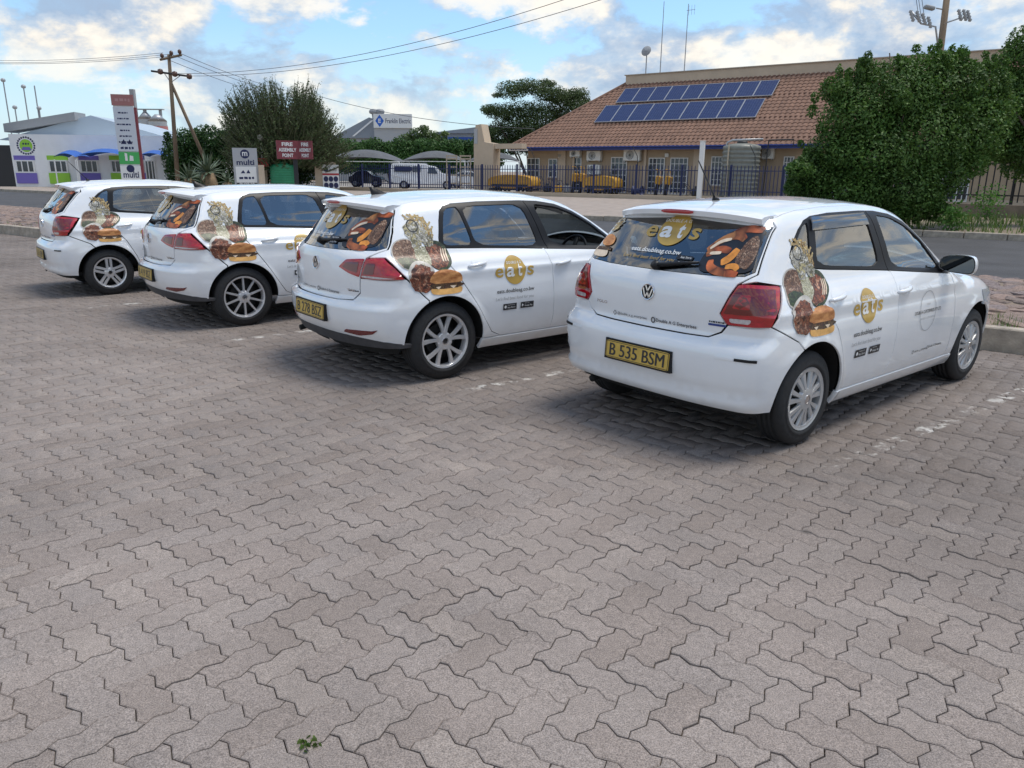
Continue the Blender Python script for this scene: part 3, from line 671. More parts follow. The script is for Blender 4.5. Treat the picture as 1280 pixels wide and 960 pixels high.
    zt_f = np.linspace(th0[1], P['front_top_z'], 30); hf = np.concatenate([S(archf(P['f_arch'][0], P['f_low_ang'])), np.stack([np.linspace(S([archf(0, P['f_low_ang'])[-1]])[0][0], .9 * math.pi, 30), np.full(30, zf)], -1)[1:], np.stack([ths[::-1], zt_f[::-1]], -1)])
    both('front_bumper', c['paint'], root, lambda mir: patch(B, inset(hf, .001), mirror=mir, sp=.06))
    hz0, hz1 = P['headlamp_z']; hq = np.array([(t * .9, z) for t, z in ((R(P['headlamp_t'][0]), hz1 + .01), (R(P['headlamp_t'][1]), hz1 - .02), (R(P['headlamp_t'][1]), hz0), (R(P['headlamp_t'][0]), hz0 + .03))])
    both('headlamp', c['head'], root, lambda mir: patch(B, resample(hq, .03), mirror=mir, sp=.04, off=.006, skirt=.02))
    gq = np.array([(R(168) * .9, hz1 - .04), (R(180) * .9 - .001, hz1 - .04), (R(180) * .9 - .001, hz0 + .02), (R(168) * .9, hz0 + .02)]); both('grille', c['black'], root, lambda mir: patch(B, resample(gq, .04), mirror=mir, sp=.05, off=.007, skirt=.01))
    # --- roof
    edr = rail3[(rail3[:, 0] < wt + .001) & (rail3[:, 0] > P['roof_x0'])][:, :2]
    hr = np.concatenate([[[P['roof_x0'], -.001], [P['roof_x0'], edr[0, 1]]], edr, [[wt + .035, -.3], [wt + .05, -.001]]]); fr_ = resample(np.concatenate([hr, (hr * [1, -1])[::-1]]), .05); keepw = [0]
    for i in range(1, len(fr_)):
        if np.linalg.norm(fr_[i] - fr_[keepw[-1]]) > .008: keepw.append(i)
    fr_ = fr_[keepw]
    roof = obj('roof', patch(B, inset(fr_, G * .6), dom='top', sp=.07), c['paint'], root)
    # --- spoiler above the rear window
    sp_ = P['spoiler']; m = MB(); ys = np.linspace(-sp_['hy'], sp_['hy'], 25); secs = []
    for y in ys:
        k = (abs(y) / sp_['hy']) ** 2.5; zc = float(B.top(np.array([[sp_['x0'], y]]))[0][2]); xt = sp_['tip'][0] + sp_['curve'] * k; zt2 = sp_['tip'][1] - sp_['drop'] * k
        zu = zt2 - sp_['th']; secs.append([(sp_['x0'], y, zc + .0005), ((sp_['x0'] + xt) / 2, y, (zc + zt2) / 2 + sp_['hump']), (xt + .02, y, zt2 + .004), (xt, y, zt2 - .006), (xt + .006, y, zu), (xt + .03, y, zu - .004), (sp_['under'][0], y * .96, sp_['under'][1] - sp_['drop'] * k), (sp_['x0'], y * .96, zc - .06)])
    v = [p for s_ in secs for p in s_]; n8 = 8; f = [(i * n8 + k, i * n8 + (k + 1) % n8, (i + 1) * n8 + (k + 1) % n8, (i + 1) * n8 + k) for i in range(len(ys) - 1) for k in range(n8)] + [tuple(range(n8)), tuple(reversed(range((len(ys) - 1) * n8, len(ys) * n8)))]
    m.add(v, f); so = m.build('spoiler', c['paint'], gate_o, True, 35); bmf = bmesh.new(); bmf.from_mesh(so.data); bmesh.ops.recalc_face_normals(bmf, faces=bmf.faces); bmf.to_mesh(so.data); bmf.free(); so.data.set_sharp_from_angle(angle=R(38)); so.data.polygons.foreach_set('use_smooth', [True] * len(so.data.polygons))
    bw, bh = sp_['brake'], .020; tx, tz = sp_['tip']; mb_ = MB()
    for i in range(8):
        pass
    ysb = np.linspace(-bw, bw, 13); vv = []
    for y in ysb:
        k = (abs(y) / sp_['hy']) ** 2.5; x = tx + sp_['curve'] * k; z = tz - sp_['drop'] * k - sp_['th'] * .45; hh = bh * (1 - (abs(y) / bw) ** 6 * .6); vv += [(x - .004, y, z - hh / 1.6), (x - .008, y, z), (x - .004, y, z + hh / 1.6)]
    MB().add(vv, [(i * 3 + k, i * 3 + k + 1, i * 3 + k + 4, i * 3 + k + 3) for i in range(12) for k in range(2)]).build('brake_light', c['red'], so, True)
    # --- wiper
    wp = P['wiper']; a = B.rear(np.array([[wp[0], wp[1]]]), .02)[0]; b_ = B.rear(np.array([[wp[2], wp[3]]]), .02)[0]
    wo = MB().tube([a, a * .5 + b_ * .5, b_], [.016, .012, .008], 6).build('wiper', c['black'], gate_o, True); MB().lathe([(.028, -.02), (.026, .012), (.0, .016)], 16, Matrix.Translation(Vector(a)) @ Matrix.Rotation(R(-60), 4, 'Y')).build('wiper_pivot', c['black'], wo, True)
    # --- badges
    pb = B.rear(np.array([[0, P['badge'][0]]])); nb = B.grad(pb)[0]; badge(gate_o, pb[0] + nb * .003, nb, P['badge'][1], c['chrome'], c['black'])
    rp_ = lambda y0, z0: (lambda q, off: B.rear(np.stack([y0 - q[:, 0], z0 + q[:, 1]], -1), off)); sp2 = lambda x0, z0: (lambda q, off: B.side(np.stack([x0 + q[:, 0], z0 + q[:, 1]], -1), off))
    for txt, y0, z0, w, h in P['gate_text']: print_on(B, 'model_lettering', [fit_text(txt, w, h, bold=.015)], c['chrome'], gate_o, rp_(y0, z0), .004)
    # --- exhaust, inner shell, floor, wheel wells, interior
    ex = P['exhaust']; MB().tube([(ex[0] + .35, ex[1], ex[2] + .03), (ex[0] + .06, ex[1], ex[2] + .01), (ex[0], ex[1], ex[2])], .024, 14).build('exhaust_pipe', c['dark'], root, True)
    sh = np.concatenate([np.stack([np.linspace(0.02, .9 * math.pi - .02, 110), np.full(110, .24)], -1), np.stack([np.linspace(.9 * math.pi - .02, .02, 110), np.linspace(.60, .97, 110)], -1)])
    shell_top = np.array([float(belt(x)) for x in (0,)]); holes = [resample(B.rad(B.side(ngon(40, ar + .03, None, ax, hub), -.03)), .03) for ax in (0, wb)]
    both('inner_shell', c['dark'], root, lambda mir: patch(B, sh, [], mirror=mir, sp=.08, off=-.028, skirt=0) if False else patch(B, resample(carve(sh, holes), .05), [], mirror=mir, sp=.06, off=-.045, skirt=0))
    MB().box(-.46, wb + .62, -.66, .66, .27, .31).build('floor', c['dark'], root)
    for ax in (0, wb):
        for s_ in (-1, 1):
            m = MB(); n = 20; pr = []
            for i in range(n + 1):
                a = R(-4 + 188 * i / n); pr.append((ax + (ar + .018) * math.cos(a), hub + (ar + .018) * math.sin(a)))
            yo = [float(abs(q_[1])) - .035 for q_ in B.side(np.array(pr), -.0)]; v = [(x, s_ * y_, z) for (x, z), y_ in zip(pr, yo)] + [(x, s_ * .50, z) for x, z in pr]
            f = [(i, i + 1, n + 2 + i, n + 1 + i) for i in range(n)] + [tuple(range(n + 1, 2 * n + 2))]; m.add(v, f); m.build('wheel_arch_liner', c['dark'], root)
    for y in (-.36, .36): seat(root, P['seats'][0], y)
    for y in (-.36, .36): seat(root, P['seats'][1], y, True)
    dx = P['dash']; MB().cbox(dx, dx + .45, -.68, .68, .62, .93, .06).build('dashboard', c['dash'], root, True); MB().cbox(-.30, P['seats'][1] - .05, -.60, .60, .80, .86, .02).build('parcel_shelf', c['dash'], root)
    st = MB(); Ms = Matrix.Translation((dx - .10, -.36, .86)) @ Matrix.Rotation(R(-65), 4, 'Y'); tor = []
    st.lathe([(.185 + .014 * math.cos(R(a)), .014 * math.sin(R(a))) for a in range(0, 360, 45)], 28, Ms, True); st.box(-.19, .19, -.02, .02, -.01, .01, Ms).box(-.02, .02, -.19, 0, -.01, .01, Ms).lathe([(.06, -.02), (.055, .02), (0, .025)], 16, Ms); st.build('steering_wheel', c['black'], root, True)
    MB().cbox(dx + P['rv'][0], dx + P['rv'][0] + .03, -.11, .11, P['rv'][1], P['rv'][1] + .06, .01).build('rear_view_mirror', c['black'], root)
    # headliner
    obj('headliner', patch(B, inset(fr_, .008), dom='top', sp=.1, off=-.03, skirt=.05), c['lightgrey'], root)
    # --- door mirrors
    mx_, mz = P['mirror']; ps = B.side(np.array([[mx_, mz]]))[0]
    for s_ in (-1, 1):
        m = MB(); v = []; prof = [(-.012, 1.0), (.03, 1.02), (.07, .92), (.105, .62), (.118, .2)]; n = 20
        base = chaikin([(-.115, -.055), (.09, -.07), (.125, -.045), (.125, .03), (.09, .072), (-.08, .06), (-.125, .02)], 2, True)
        n = len(base)
        yc = s_ * (abs(ps[1]) + .135)
        for dx_, k in prof:
            for q_ in base: v.append((mx_ + dx_, yc + s_ * q_[0] * k, mz + .02 + q_[1] * k))
        f = [(i * n + k, i * n + (k + 1) % n, (i + 1) * n + (k + 1) % n, (i + 1) * n + k) for i in range(len(prof) - 1) for k in range(n)] + [tuple(range((len(prof) - 1) * n, len(prof) * n))]
        m.add(v, f); mo = m.build('door_mirror', c['black'] if P['black_mirror'] else c['paint'], doors['front'][0 if s_ < 0 else 1], True)
        MB().add([(mx_ - .008, yc + s_ * q_[0] * .93, mz + .02 + q_[1] * .9) for q_ in base], [tuple(range(n))] if s_ < 0 else [tuple(reversed(range(n)))]).build('mirror_glass', c['mirrorglass'], mo)
        MB().tube([(ps[0] + .02, s_ * (abs(ps[1]) - .02), mz - .02), (mx_ + .03, s_ * (abs(ps[1]) + .05), mz - .015)], [.035, .03], 8).build('mirror_stalk', c['black'], mo, True)
    return root, B, gate_o, doors, roof, rp_, sp2

def carve(sh, holes):
    """cut wheel openings that reach the lower edge out of the inner shell outline"""
    # sample the outline finely, replace the lower edge over each opening by the opening's upper arc
    out = []; low = sh[:110]; top_ = sh[110:]; spans = []
    for h in holes:
        up = h[h[:, 1] > .315]; up = up[np.argsort(up[:, 0])]; spans.append((up[0, 0], up[-1, 0], up))
    for p in low:
        if not any(a - .01 <= p[0] <= b + .01 for a, b, _ in spans): out.append((p[0], p[1], None))
    pts = [(p[0], p[1]) for p in out]
    for a, b, up in spans: pts += [(q[0], q[1]) for q in up]
    pts = np.array(pts); idx = np.argsort(pts[:, 0], kind='stable'); return np.concatenate([pts[idx], top_])
CARS = {}
CARS['polo'] = dict(crease=(.356, .374, .845, .858), wb=2.47, hub=.298, arch=.362, flare=.010, kr=.09,
    sect=[(.15, .72), (.22, .775), (.28, .80), (.36, .818), (.48, .832), (.60, .840), (.72, .834), (.80, .822), (.845, .822), (.858, .808), (.885, .800), (.93, .776), (.97, .748), (1.0, .724), (1.2, .672), (1.38, .612), (1.46, .56), (1.55, .45)],
    plan=[(-.8, .93), (-.5, .965), (-.1, .992), (.3, 1.0), (1.9, 1.0), (2.3, .99), (2.7, .965), (3.1, .90), (3.4, .80)],
    upper=[(-.7, .050), (-.3, .035), (.3, .008), (.8, 0), (1.5, .01), (2.3, .05)],
    rear=[(.18, -.52), (.27, -.595), (.31, -.628), (.335, -.640), (.356, -.640), (.374, -.622), (.40, -.626), (.46, -.640), (.58, -.648), (.645, -.640), (.675, -.615), (.70, -.580), (.73, -.572), (.84, -.580), (.95, -.572), (1.02, -.545), (1.06, -.518), (1.20, -.405), (1.35, -.275), (1.42, -.20), (1.55, -.02)], rear_curve=(.115, 3.0),
    top=[(-.8, 1.36), (-.4, 1.418), (0, 1.455), (.4, 1.472), (.8, 1.474), (1.1, 1.460), (1.35, 1.425), (1.5, 1.375), (1.7, 1.285), (2.0, 1.125), (2.2, 1.005), (2.27, .975), (2.4, .955), (2.7, .905), (3.0, .83), (3.2, .74), (3.4, .6)],
    crown=[(-.6, .050), (.5, .050), (1.2, .055), (1.6, .085), (2.1, .10), (2.4, .06), (3.2, .06)],
    front=[(.15, 3.10), (.25, 3.22), (.40, 3.29), (.55, 3.30), (.68, 3.26), (.80, 3.15), (.95, 2.9)], front_curve=.42,
    belt=[(-.12, 1.150), (-.05, 1.118), (.12, 1.076), (.5, 1.043), (.95, 1.008), (1.4, .968), (1.95, .918)],
    rear_door_back=[(.418, .288), (.398, .353), (.345, .50), (.24, .705), (.12, .85), (.01, .98), (-.055, 1.115)], bx=[1.03],
    b_line=[(1.062, .990), (1.045, .90), (1.035, .70), (1.05, .44), (1.0, .32), (.985, .288)], a_line=[(1.93, .922), (1.955, .83), (1.995, .51), (2.012, .36), (2.012, .288)],
    dlo_top=[(-.115, 1.152), (-.105, 1.180), (-.06, 1.235), (.02, 1.308), (.10, 1.355), (.19, 1.378), (.40, 1.392), (.80, 1.396), (1.0, 1.390), (1.2, 1.365), (1.4, 1.305), (1.6, 1.212), (1.78, 1.082), (1.915, .938)],
    split=(1.045, .885), panes=dict(rear=[[(-.075, 1.160), (.082, 1.108), (.135, 1.350), (.06, 1.318), (-.035, 1.228)], [(.150, 1.092), (.945, 1.032), (.825, 1.370), (.20, 1.362)]],
                                   front=[[(1.120, 1.018), (1.825, .962), (1.775, 1.045), (1.6, 1.187), (1.4, 1.280), (1.2, 1.342), (.975, 1.368)]]), pane_mat=dict(rear='glass', front='glass'),
    handles=((.245, .902), (1.13, .872)), rail_z=[(-.165, 1.372), (-.05, 1.395), (.1, 1.413), (.4, 1.428), (.8, 1.432), (1.0, 1.426), (1.2, 1.404), (1.4, 1.348), (1.6, 1.250), (1.8, 1.112), (1.985, .962)],
    lamp_side=None, q_arch=(113, -2), c_line=[(-.553, 1.372), (-.595, 1.325), (-.628, 1.19), (-.656, 1.075), (-.598, 1.022)], lamp_edge=[(-.255, 1.003), (-.425, .792), (-.19, .683)],
    sill=(.195, .282), gate_half=[(-.0005, .697), (-.30, .699), (-.455, .703), (-.528, .737), (-.562, .785), (-.518, .846), (-.587, 1.020), (-.655, 1.075), (-.627, 1.19), (-.594, 1.325), (-.552, 1.372), (-.0005, 1.385)],
    rear_win=[(-.0005, 1.045), (-.40, 1.049), (-.605, 1.060), (-.642, 1.085), (-.620, 1.19), (-.588, 1.328), (-.0005, 1.36)],
    bumper_top=[(-.0005, .6945), (-.30, .6965), (-.458, .7005), (-.531, .735), (-.566, .783)], bumper_side=[(-.425, .790), (-.19, .6815)], b_arch_end=183, bumper_low_z=.292,
    lamps=[[('r', (-.518, .846)), ('r', (-.558, .94)), ('r', (-.590, 1.020)), ('r', (-.635, 1.026)), ('s', (-.30, 1.012)), ('s', (-.255, 1.003)), ('s', (-.34, .90)), ('s', (-.425, .792)), ('r', (-.70, .785)), ('r', (-.562, .785))]],
    lamp_detail=[[([('r', (-.540, .850)), ('r', (-.595, 1.0)), ('r', (-.66, 1.005)), ('s', (-.31, .992)), ('s', (-.38, .868)), ('r', (-.66, .852))], 'dred'), ([('r', (-.585, .885)), ('r', (-.622, .965)), ('r', (-.675, .968)), ('r', (-.685, .885))], 'red'), ([('r', (-.575, .826)), ('r', (-.582, .802)), ('r', (-.69, .802)), ('r', (-.70, .830))], 'clear')]],
    bonnet_edge=[(2.12, .63), (2.4, .68), (2.7, .66), (2.95, .58), (3.08, .46)], fender_front=[(2.93, .70), (2.80, .58)], f_arch=(42, 182), ws_top=1.40, cowl=2.22, roof_x0=-.14,
    front_seam=(2.93, .70), front_low=.22, front_top_z=.74, f_low_ang=-8, headlamp_z=(.60, .74), headlamp_t=(152, 170),
    spoiler=dict(x0=-.10, tip=(-.345, 1.412), hy=.545, curve=.09, drop=.035, th=.036, hump=.006, under=(-.24, 1.352), brake=.125), wiper=(0.0, 1.075, -.30, 1.115), badge=(.912, .052), gate_text=[('POLO', .40, .800, .10, .020)],
    exhaust=(-.56, .48, .245), seats=(1.05, .30), dash=1.78, rv=(-.32, 1.26), mirror=(1.80, .985), black_mirror=False)
CARS['golf'] = dict(crease=(.856, .868), wb=2.637, hub=.314, arch=.366, flare=.012, kr=.09,
    sect=[(.15, .76), (.22, .82), (.28, .852), (.36, .872), (.48, .886), (.60, .894), (.70, .890), (.80, .882), (.856, .884), (.868, .868), (.92, .842), (.97, .800), (1.0, .770), (1.2, .708), (1.36, .642), (1.44, .59), (1.55, .48)],
    plan=[(-.9, .92), (-.55, .957), (-.1, .990), (.3, 1.0), (1.9, 1.0), (2.4, .99), (2.9, .965), (3.2, .90), (3.5, .80)],
    upper=[(-.8, .125), (-.35, .088), (.0, .045), (.3, .020), (.8, 0), (1.6, .01), (2.4, .05)],
    rear=[(.18, -.56), (.27, -.635), (.34, -.672), (.42, -.715), (.52, -.738), (.61, -.740), (.632, -.728), (.648, -.698), (.665, -.676), (.70, -.670), (.80, -.674), (.92, -.664), (1.0, -.652), (1.05, -.628), (1.20, -.515), (1.36, -.375), (1.42, -.31), (1.55, -.12)], rear_curve=(.19, 2.6), rear_curve_up=(.285, 2.0),
    top=[(-.9, 1.33), (-.45, 1.395), (0, 1.440), (.4, 1.460), (.8, 1.465), (1.15, 1.452), (1.45, 1.412), (1.62, 1.365), (1.85, 1.265), (2.15, 1.105), (2.36, .995), (2.44, .968), (2.6, .950), (2.9, .90), (3.2, .82), (3.4, .73), (3.6, .6)],
    crown=[(-.6, .048), (.5, .048), (1.3, .053), (1.7, .085), (2.2, .10), (2.5, .06), (3.4, .06)],
    front=[(.15, 3.27), (.25, 3.40), (.40, 3.47), (.55, 3.48), (.68, 3.44), (.80, 3.32), (.95, 3.05)], front_curve=.44,
    belt=[(0, 1.040), (.5, 1.018), (1.15, .980), (1.6, .955), (2.1, .922)],
    rear_door_back=[(.56, .292), (.462, .338), (.385, .45), (.25, .655), (.10, .868), (.035, .968), (.012, 1.036)], bx=[1.06],
    b_line=[(1.09, .984), (1.112, .85), (1.120, .70), (1.135, .42), (1.118, .292)], a_line=[(2.085, .924), (2.115, .83), (2.155, .51), (2.17, .38), (2.17, .292)],
    dlo_top=[(.040, 1.040), (.052, 1.12), (.088, 1.245), (.118, 1.318), (.160, 1.352), (.24, 1.372), (.5, 1.384), (.95, 1.386), (1.15, 1.378), (1.35, 1.350), (1.55, 1.284), (1.75, 1.182), (1.95, 1.048), (2.10, .928)],
    split=(1.135, .985), panes=dict(rear=[[(.078, 1.058), (.362, 1.046), (.286, 1.350), (.19, 1.340), (.148, 1.310), (.105, 1.19)], [(.392, 1.044), (1.062, 1.008), (.935, 1.360), (.316, 1.352)]],
                                   front=[[(1.208, 1.006), (1.99, .962), (1.93, 1.035), (1.75, 1.160), (1.55, 1.262), (1.35, 1.328), (1.07, 1.360)]]), pane_mat=dict(rear='tint', front='glass'),
    handles=((.325, .905), (1.245, .868)), rail_z=[(-.27, 1.356), (-.1, 1.385), (.1, 1.405), (.5, 1.421), (.95, 1.423), (1.15, 1.415), (1.35, 1.389), (1.55, 1.326), (1.75, 1.227), (1.95, 1.095), (2.14, .960)],
    lamp_side=None, q_arch=(116, -3), c_line=[(-.520, 1.356), (-.562, 1.305), (-.643, 1.17), (-.700, 1.046), (-.635, .988)], lamp_edge=[(-.445, .992), (-.40, .92), (-.335, .834), (-.16, .66)],
    sill=(.20, .286), gate_half=[(-.0005, .652), (-.35, .654), (-.515, .662), (-.578, .72), (-.588, .834), (-.618, .986), (-.698, 1.046), (-.641, 1.17), (-.560, 1.305), (-.518, 1.352), (-.0005, 1.366)],
    rear_win=[(-.0005, 1.026), (-.40, 1.028), (-.65, 1.036), (-.688, 1.056), (-.633, 1.17), (-.551, 1.308), (-.0005, 1.342)],
    bumper_top=[(-.0005, .6495), (-.35, .6515), (-.518, .6595), (-.581, .718), (-.591, .832)], bumper_side=[(-.335, .832), (-.16, .6585)], b_arch_end=178, bumper_low_z=.33,
    valance=(.385, .30, .62, -.07),
    lamps=[[('r', (-.590, .834)), ('r', (-.622, .986)), ('s', (-.445, .992)), ('s', (-.40, .92)), ('s', (-.335, .834)), ('r', (-.74, .828))], [('r', (-.350, .903)), ('r', (-.435, .968)), ('r', (-.53, .978)), ('r', (-.614, .984)), ('r', (-.583, .838)), ('r', (-.47, .862))]],
    lamp_detail=[[([('r', (-.615, .866)), ('r', (-.645, .950)), ('r', (-.715, .950)), ('r', (-.705, .866))], 'dred'), ([('r', (-.605, .842)), ('r', (-.608, .855)), ('r', (-.74, .853)), ('s', (-.40, .842)), ('r', (-.74, .836))], 'clear')],
                 [([('r', (-.40, .905)), ('r', (-.45, .945)), ('r', (-.575, .955)), ('r', (-.560, .872)), ('r', (-.48, .885))], 'dred')]],
    reflectors=[[('r', (-.44, .405)), ('r', (-.47, .430)), ('r', (-.72, .440)), ('r', (-.77, .452)), ('r', (-.72, .415)), ('r', (-.60, .392))]],
    bonnet_edge=[(2.28, .67), (2.6, .73), (2.9, .71), (3.15, .62), (3.28, .48)], fender_front=[(3.10, .70), (2.97, .60)], f_arch=(42, 182), ws_top=1.55, cowl=2.38, roof_x0=-.24,
    front_seam=(3.10, .70), front_low=.22, front_top_z=.74, f_low_ang=-8, headlamp_z=(.60, .74), headlamp_t=(152, 170),
    spoiler=dict(x0=-.18, tip=(-.490, 1.392), hy=.535, curve=.17, drop=.035, th=.030, hump=.008, under=(-.33, 1.335), brake=.11), wiper=(0.0, 1.085, -.34, 1.105), badge=(.905, .054), gate_text=[('GOLF', .44, .735, .10, .018), ('TSI', -.49, .735, .085, .016)],
    exhaust=(-.63, .50, .28), seats=(1.18, .36), dash=1.92, rv=(-.36, 1.27), mirror=(1.94, .985), black_mirror=False)

# ------------------------------------------------------------------ vinyl prints
def burger_collage(B, parent, place, k=1.0):
    g = empty('food_print'); g.parent = parent
    def put(nm, shapes, m, off): print_on(B, nm, [shift(s, 0, 0, k) for s in shapes], m, g, place, .0012 + off * .42, .04)
    rough = lambda n, rx, ry, cx, cy, j, seed: (lambda r_: poly_shape([(cx + rx * (1 + r_.uniform(-j, j)) * math.cos(2 * math.pi * i / n), cy + ry * (1 + r_.uniform(-j, j)) * math.sin(2 * math.pi * i / n)) for i in range(n)]))(random.Random(seed))
    # fish plate and fries on top
    put('fish_print', [rough(26, .100, .080, -.150, .385, .10, 1)], FOOD['fish'], .0014)
    fr = []
    for i in range(26):
        a = R(-35 + 150 * i / 25); r = .112 + .02 * math.sin(i * 2.1); c_ = (-.140 + r * math.cos(a), .38 + .92 * r * math.sin(a)); d = a + R(70 + 50 * math.sin(i * 1.7)); l = .032; w = .007
        ux, uy = math.cos(d), math.sin(d); fr.append(poly_shape([(c_[0] - ux * l - uy * w, c_[1] - uy * l + ux * w), (c_[0] + ux * l - uy * w, c_[1] + uy * l + ux * w), (c_[0] + ux * l + uy * w, c_[1] + uy * l - ux * w), (c_[0] - ux * l + uy * w, c_[1] - uy * l - ux * w)]))
    put('fries_print', fr, FOOD['fries'], .0020); put('bowl_rim_print', [ring_shape(.048, .048, .008, -.165, .425, 24)], FOOD['dark'], .0026)
    put('salad_print', [rough(16, .05, .06, -.165, .305, .2, 9), rough(14, .05, .045, -.065, .315, .25, 10)], FOOD['fish'], .0018)
    # left plate
    put('plate_rim_print', [poly_shape(ngon(36, .132, .118, -.265, .218))], FOOD['rim'], .0022); put('plate_food_print', [poly_shape(ngon(30, .123, .110, -.265, .218))], FOOD['meat'], .0028)
    put('plate_greens_print', [poly_shape([(-.375, .19), (-.345, .13), (-.29, .112), (-.21, .115), (-.17, .16), (-.23, .19), (-.31, .205)])], FOOD['greens'], .0034)
    # right plate
    put('bowl_print', [poly_shape(ngon(30, .115, .112, -.015, .200))], FOOD['greens'], .0030); put('wing_print', [rough(24, .098, .09, -.025, .195, .12, 3)], FOOD['wings'], .0036)
    put('stripe_print', [poly_shape([(.01 + i * .022, .16), (.02 + i * .022, .155), (.04 + i * .02, .245), (.03 + i * .02, .25)]) for i in range(3)], FOOD['cream'], .0042)
    put('pap_print', [rough(22, .062, .078, -.145, .205, .12, 4)], FOOD['rice'], .0046)
    # lower bowl
    put('bowl_rim_print', [poly_shape(ngon(36, .122, .118, -.205, .055))], FOOD['rim'], .0050); put('stew_print', [rough(30, .112, .108, -.205, .040, .08, 5)], FOOD['wings'], .0056)
    # burger in front
    dome = [(.0 + .150 * math.cos(R(a)), .012 + .085 * math.sin(R(a)) ** .8) for a in np.linspace(180, 0, 22)] + [(.145, .0), (.10, -.006), (-.10, -.006)]
    put('bun_base_print', [poly_shape(chaikin([(-.14, -.035), (.14, -.035), (.148, -.06), (.13, -.092), (-.12, -.092), (-.145, -.065)], 2, True))], FOOD['bunb'], .0062)
    put('patty_print', [rough(34, .158, .030, .004, -.022, .10, 6)], FOOD['patty'], .0068); put('cheese_print', [poly_shape([(-.10, -.03), (-.05, -.028), (-.075, -.05)]), poly_shape([(.03, -.028), (.09, -.028), (.06, -.052)])], FOOD['cream'], .0073)
    put('bun_print', [poly_shape(dome)], FOOD['bun'], .0078)
    return g
def eats_logo(B, parent, place, k=1.0, dark=False):
    c = CAR_MATS; g = empty('logo_print'); g.parent = parent
    put = lambda nm, sh, m, off=.0022: print_on(B, nm, [shift(s, 0, 0, k) for s in sh], m, g, place, off, .05)
    put('gold_disc', [poly_shape(ngon(44, .112, .118))], c['gold'])
    put('white_letters', [shift(fit_text('a', .085, .082, bold=.02), -.052, -.012), shift(fit_text('t', .050, .105, bold=.02), .046, .0)], c['white'], .0034)
    put('gold_letter', [shift(fit_text('e', .085, .080, bold=.015), -.170, -.012)], c['gold'])
    put('gold_letter', [shift(fit_text('s', .070, .080, bold=.015), .165, -.012)], c['gold'])
    put('small_letters', [shift(fit_text('DOUBLE A G', .155, .022, bold=.01), .0, .062)], c['white'], .0034)
    return g
def rear_window_print(B, gate, place, sub=1.0):
    c = CAR_MATS; g = empty('window_print'); g.parent = gate
    put = lambda nm, sh, m, off=.0030: print_on(B, nm, sh, m, g, place, off, .05)
    put('gold_disc', [poly_shape(ngon(40, .118, .092, -.015, .085))], c['gold'], .0028)
    put('white_letters', [shift(fit_text('a', .090, .068, bold=.03), -.065, .072), shift(fit_text('t', .045, .085, bold=.03), .045, .082)], c['white'], .0042)
    put('gold_letter', [shift(fit_text('e', .085, .066, bold=.02), -.185, .070)], c['gold']); put('gold_letter', [shift(fit_text('s', .07, .066, bold=.02), .155, .072)], c['gold']); put('gold_slogan', [shift(fit_text("Let's find best food for you", .42, .026, shear=.2), -.10, -.085)], c['gold'])
    put('white_lettering', [shift(fit_text('eats.doubleag.co.bw', .40, .034, bold=.01), -.07, -.043), shift(fit_text('DOUBLE A G', .2, .018), -.02, .14)], c['white'])
    put('store_badge', [poly_shape([(.115, -.075), (.235, -.075), (.235, -.052), (.115, -.052)]), poly_shape([(.115, -.106), (.235, -.106), (.235, -.083), (.115, -.083)])], FOOD['dark'])
    put('store_lettering', [shift(fit_text('App Store', .08, .014), .185, -.063), shift(fit_text('Google Play', .08, .014), .185, -.094)], c['white'], .0042)
    # printed meal at the right end and a bun at the left end
    put('meal_ground', [poly_shape(chaikin([(.285, -.13), (.30, .02), (.40, .11), (.52, .145), (.575, .13), (.61, -.03), (.635, -.115), (.45, -.125)], 2, True))], FOOD['dark'], .0026)
    def link_(pts, w): # sausage
        p = chaikin(pts, 2); t = np.gradient(p, axis=0); t /= np.linalg.norm(t, axis=1, keepdims=True); n = np.stack([-t[:, 1], t[:, 0]], -1); ww = w * np.sin(np.linspace(.25, math.pi - .25, len(p)))[:, None] ** .4; a = p + n * ww; b = p - n * ww; k_ = len(p)
        return (np.concatenate([a, b]), [(i, i + 1, k_ + i + 1, k_ + i) for i in range(k_ - 1)])
    put('sausage_print', [link_([(.30, -.01), (.38, .07), (.46, .085), (.50, .06)], .022), link_([(.31, -.035), (.38, .005), (.45, -.005)], .020), link_([(.36, -.06), (.37, -.10), (.44, -.12), (.56, -.125)], .022), link_([(.41, .09), (.48, .125), (.57, .115)], .020)], FOOD['sausage'], .0036)
    put('sausage_print', [link_([(.43, -.07), (.47, -.045), (.49, .01)], .024), link_([(.47, -.09), (.52, -.08), (.55, -.10)], .016)], FOOD['sausage2'], .0044)
    put('bread_print', [link_([(.315, .0), (.36, .045), (.42, .06)], .010), link_([(.33, -.025), (.40, -.018)], .009)], FOOD['cream'], .0050)
    put('grilled_meat_print', [poly_shape(chaikin([(.50, -.06), (.51, .04), (.55, .095), (.585, .06), (.61, -.03), (.60, -.10), (.55, -.085)], 2, True))], FOOD['meat'], .0050)
    put('bun_print', [poly_shape(chaikin([(-.60, -.03), (-.58, .02), (-.53, .03), (-.47, .01), (-.46, -.035), (-.53, -.05)], 2, True))], FOOD['bun'], .0036)
    put('plate_print', [poly_shape(chaikin([(-.655, -.11), (-.63, -.055), (-.55, -.055), (-.48, -.06), (-.46, -.12)], 2, True))], FOOD['cream'], .0030); put('patty_print', [poly_shape([(-.60, -.055), (-.46, -.05), (-.45, -.072), (-.61, -.075)])], FOOD['patty'], .0040)
    put('fries_print', [link_([(-.56, .05 + .02 * i), (-.50 + .01 * (i % 3), .075 + .02 * i)], .008) for i in range(4)], FOOD['fries'], .0036)
    return g
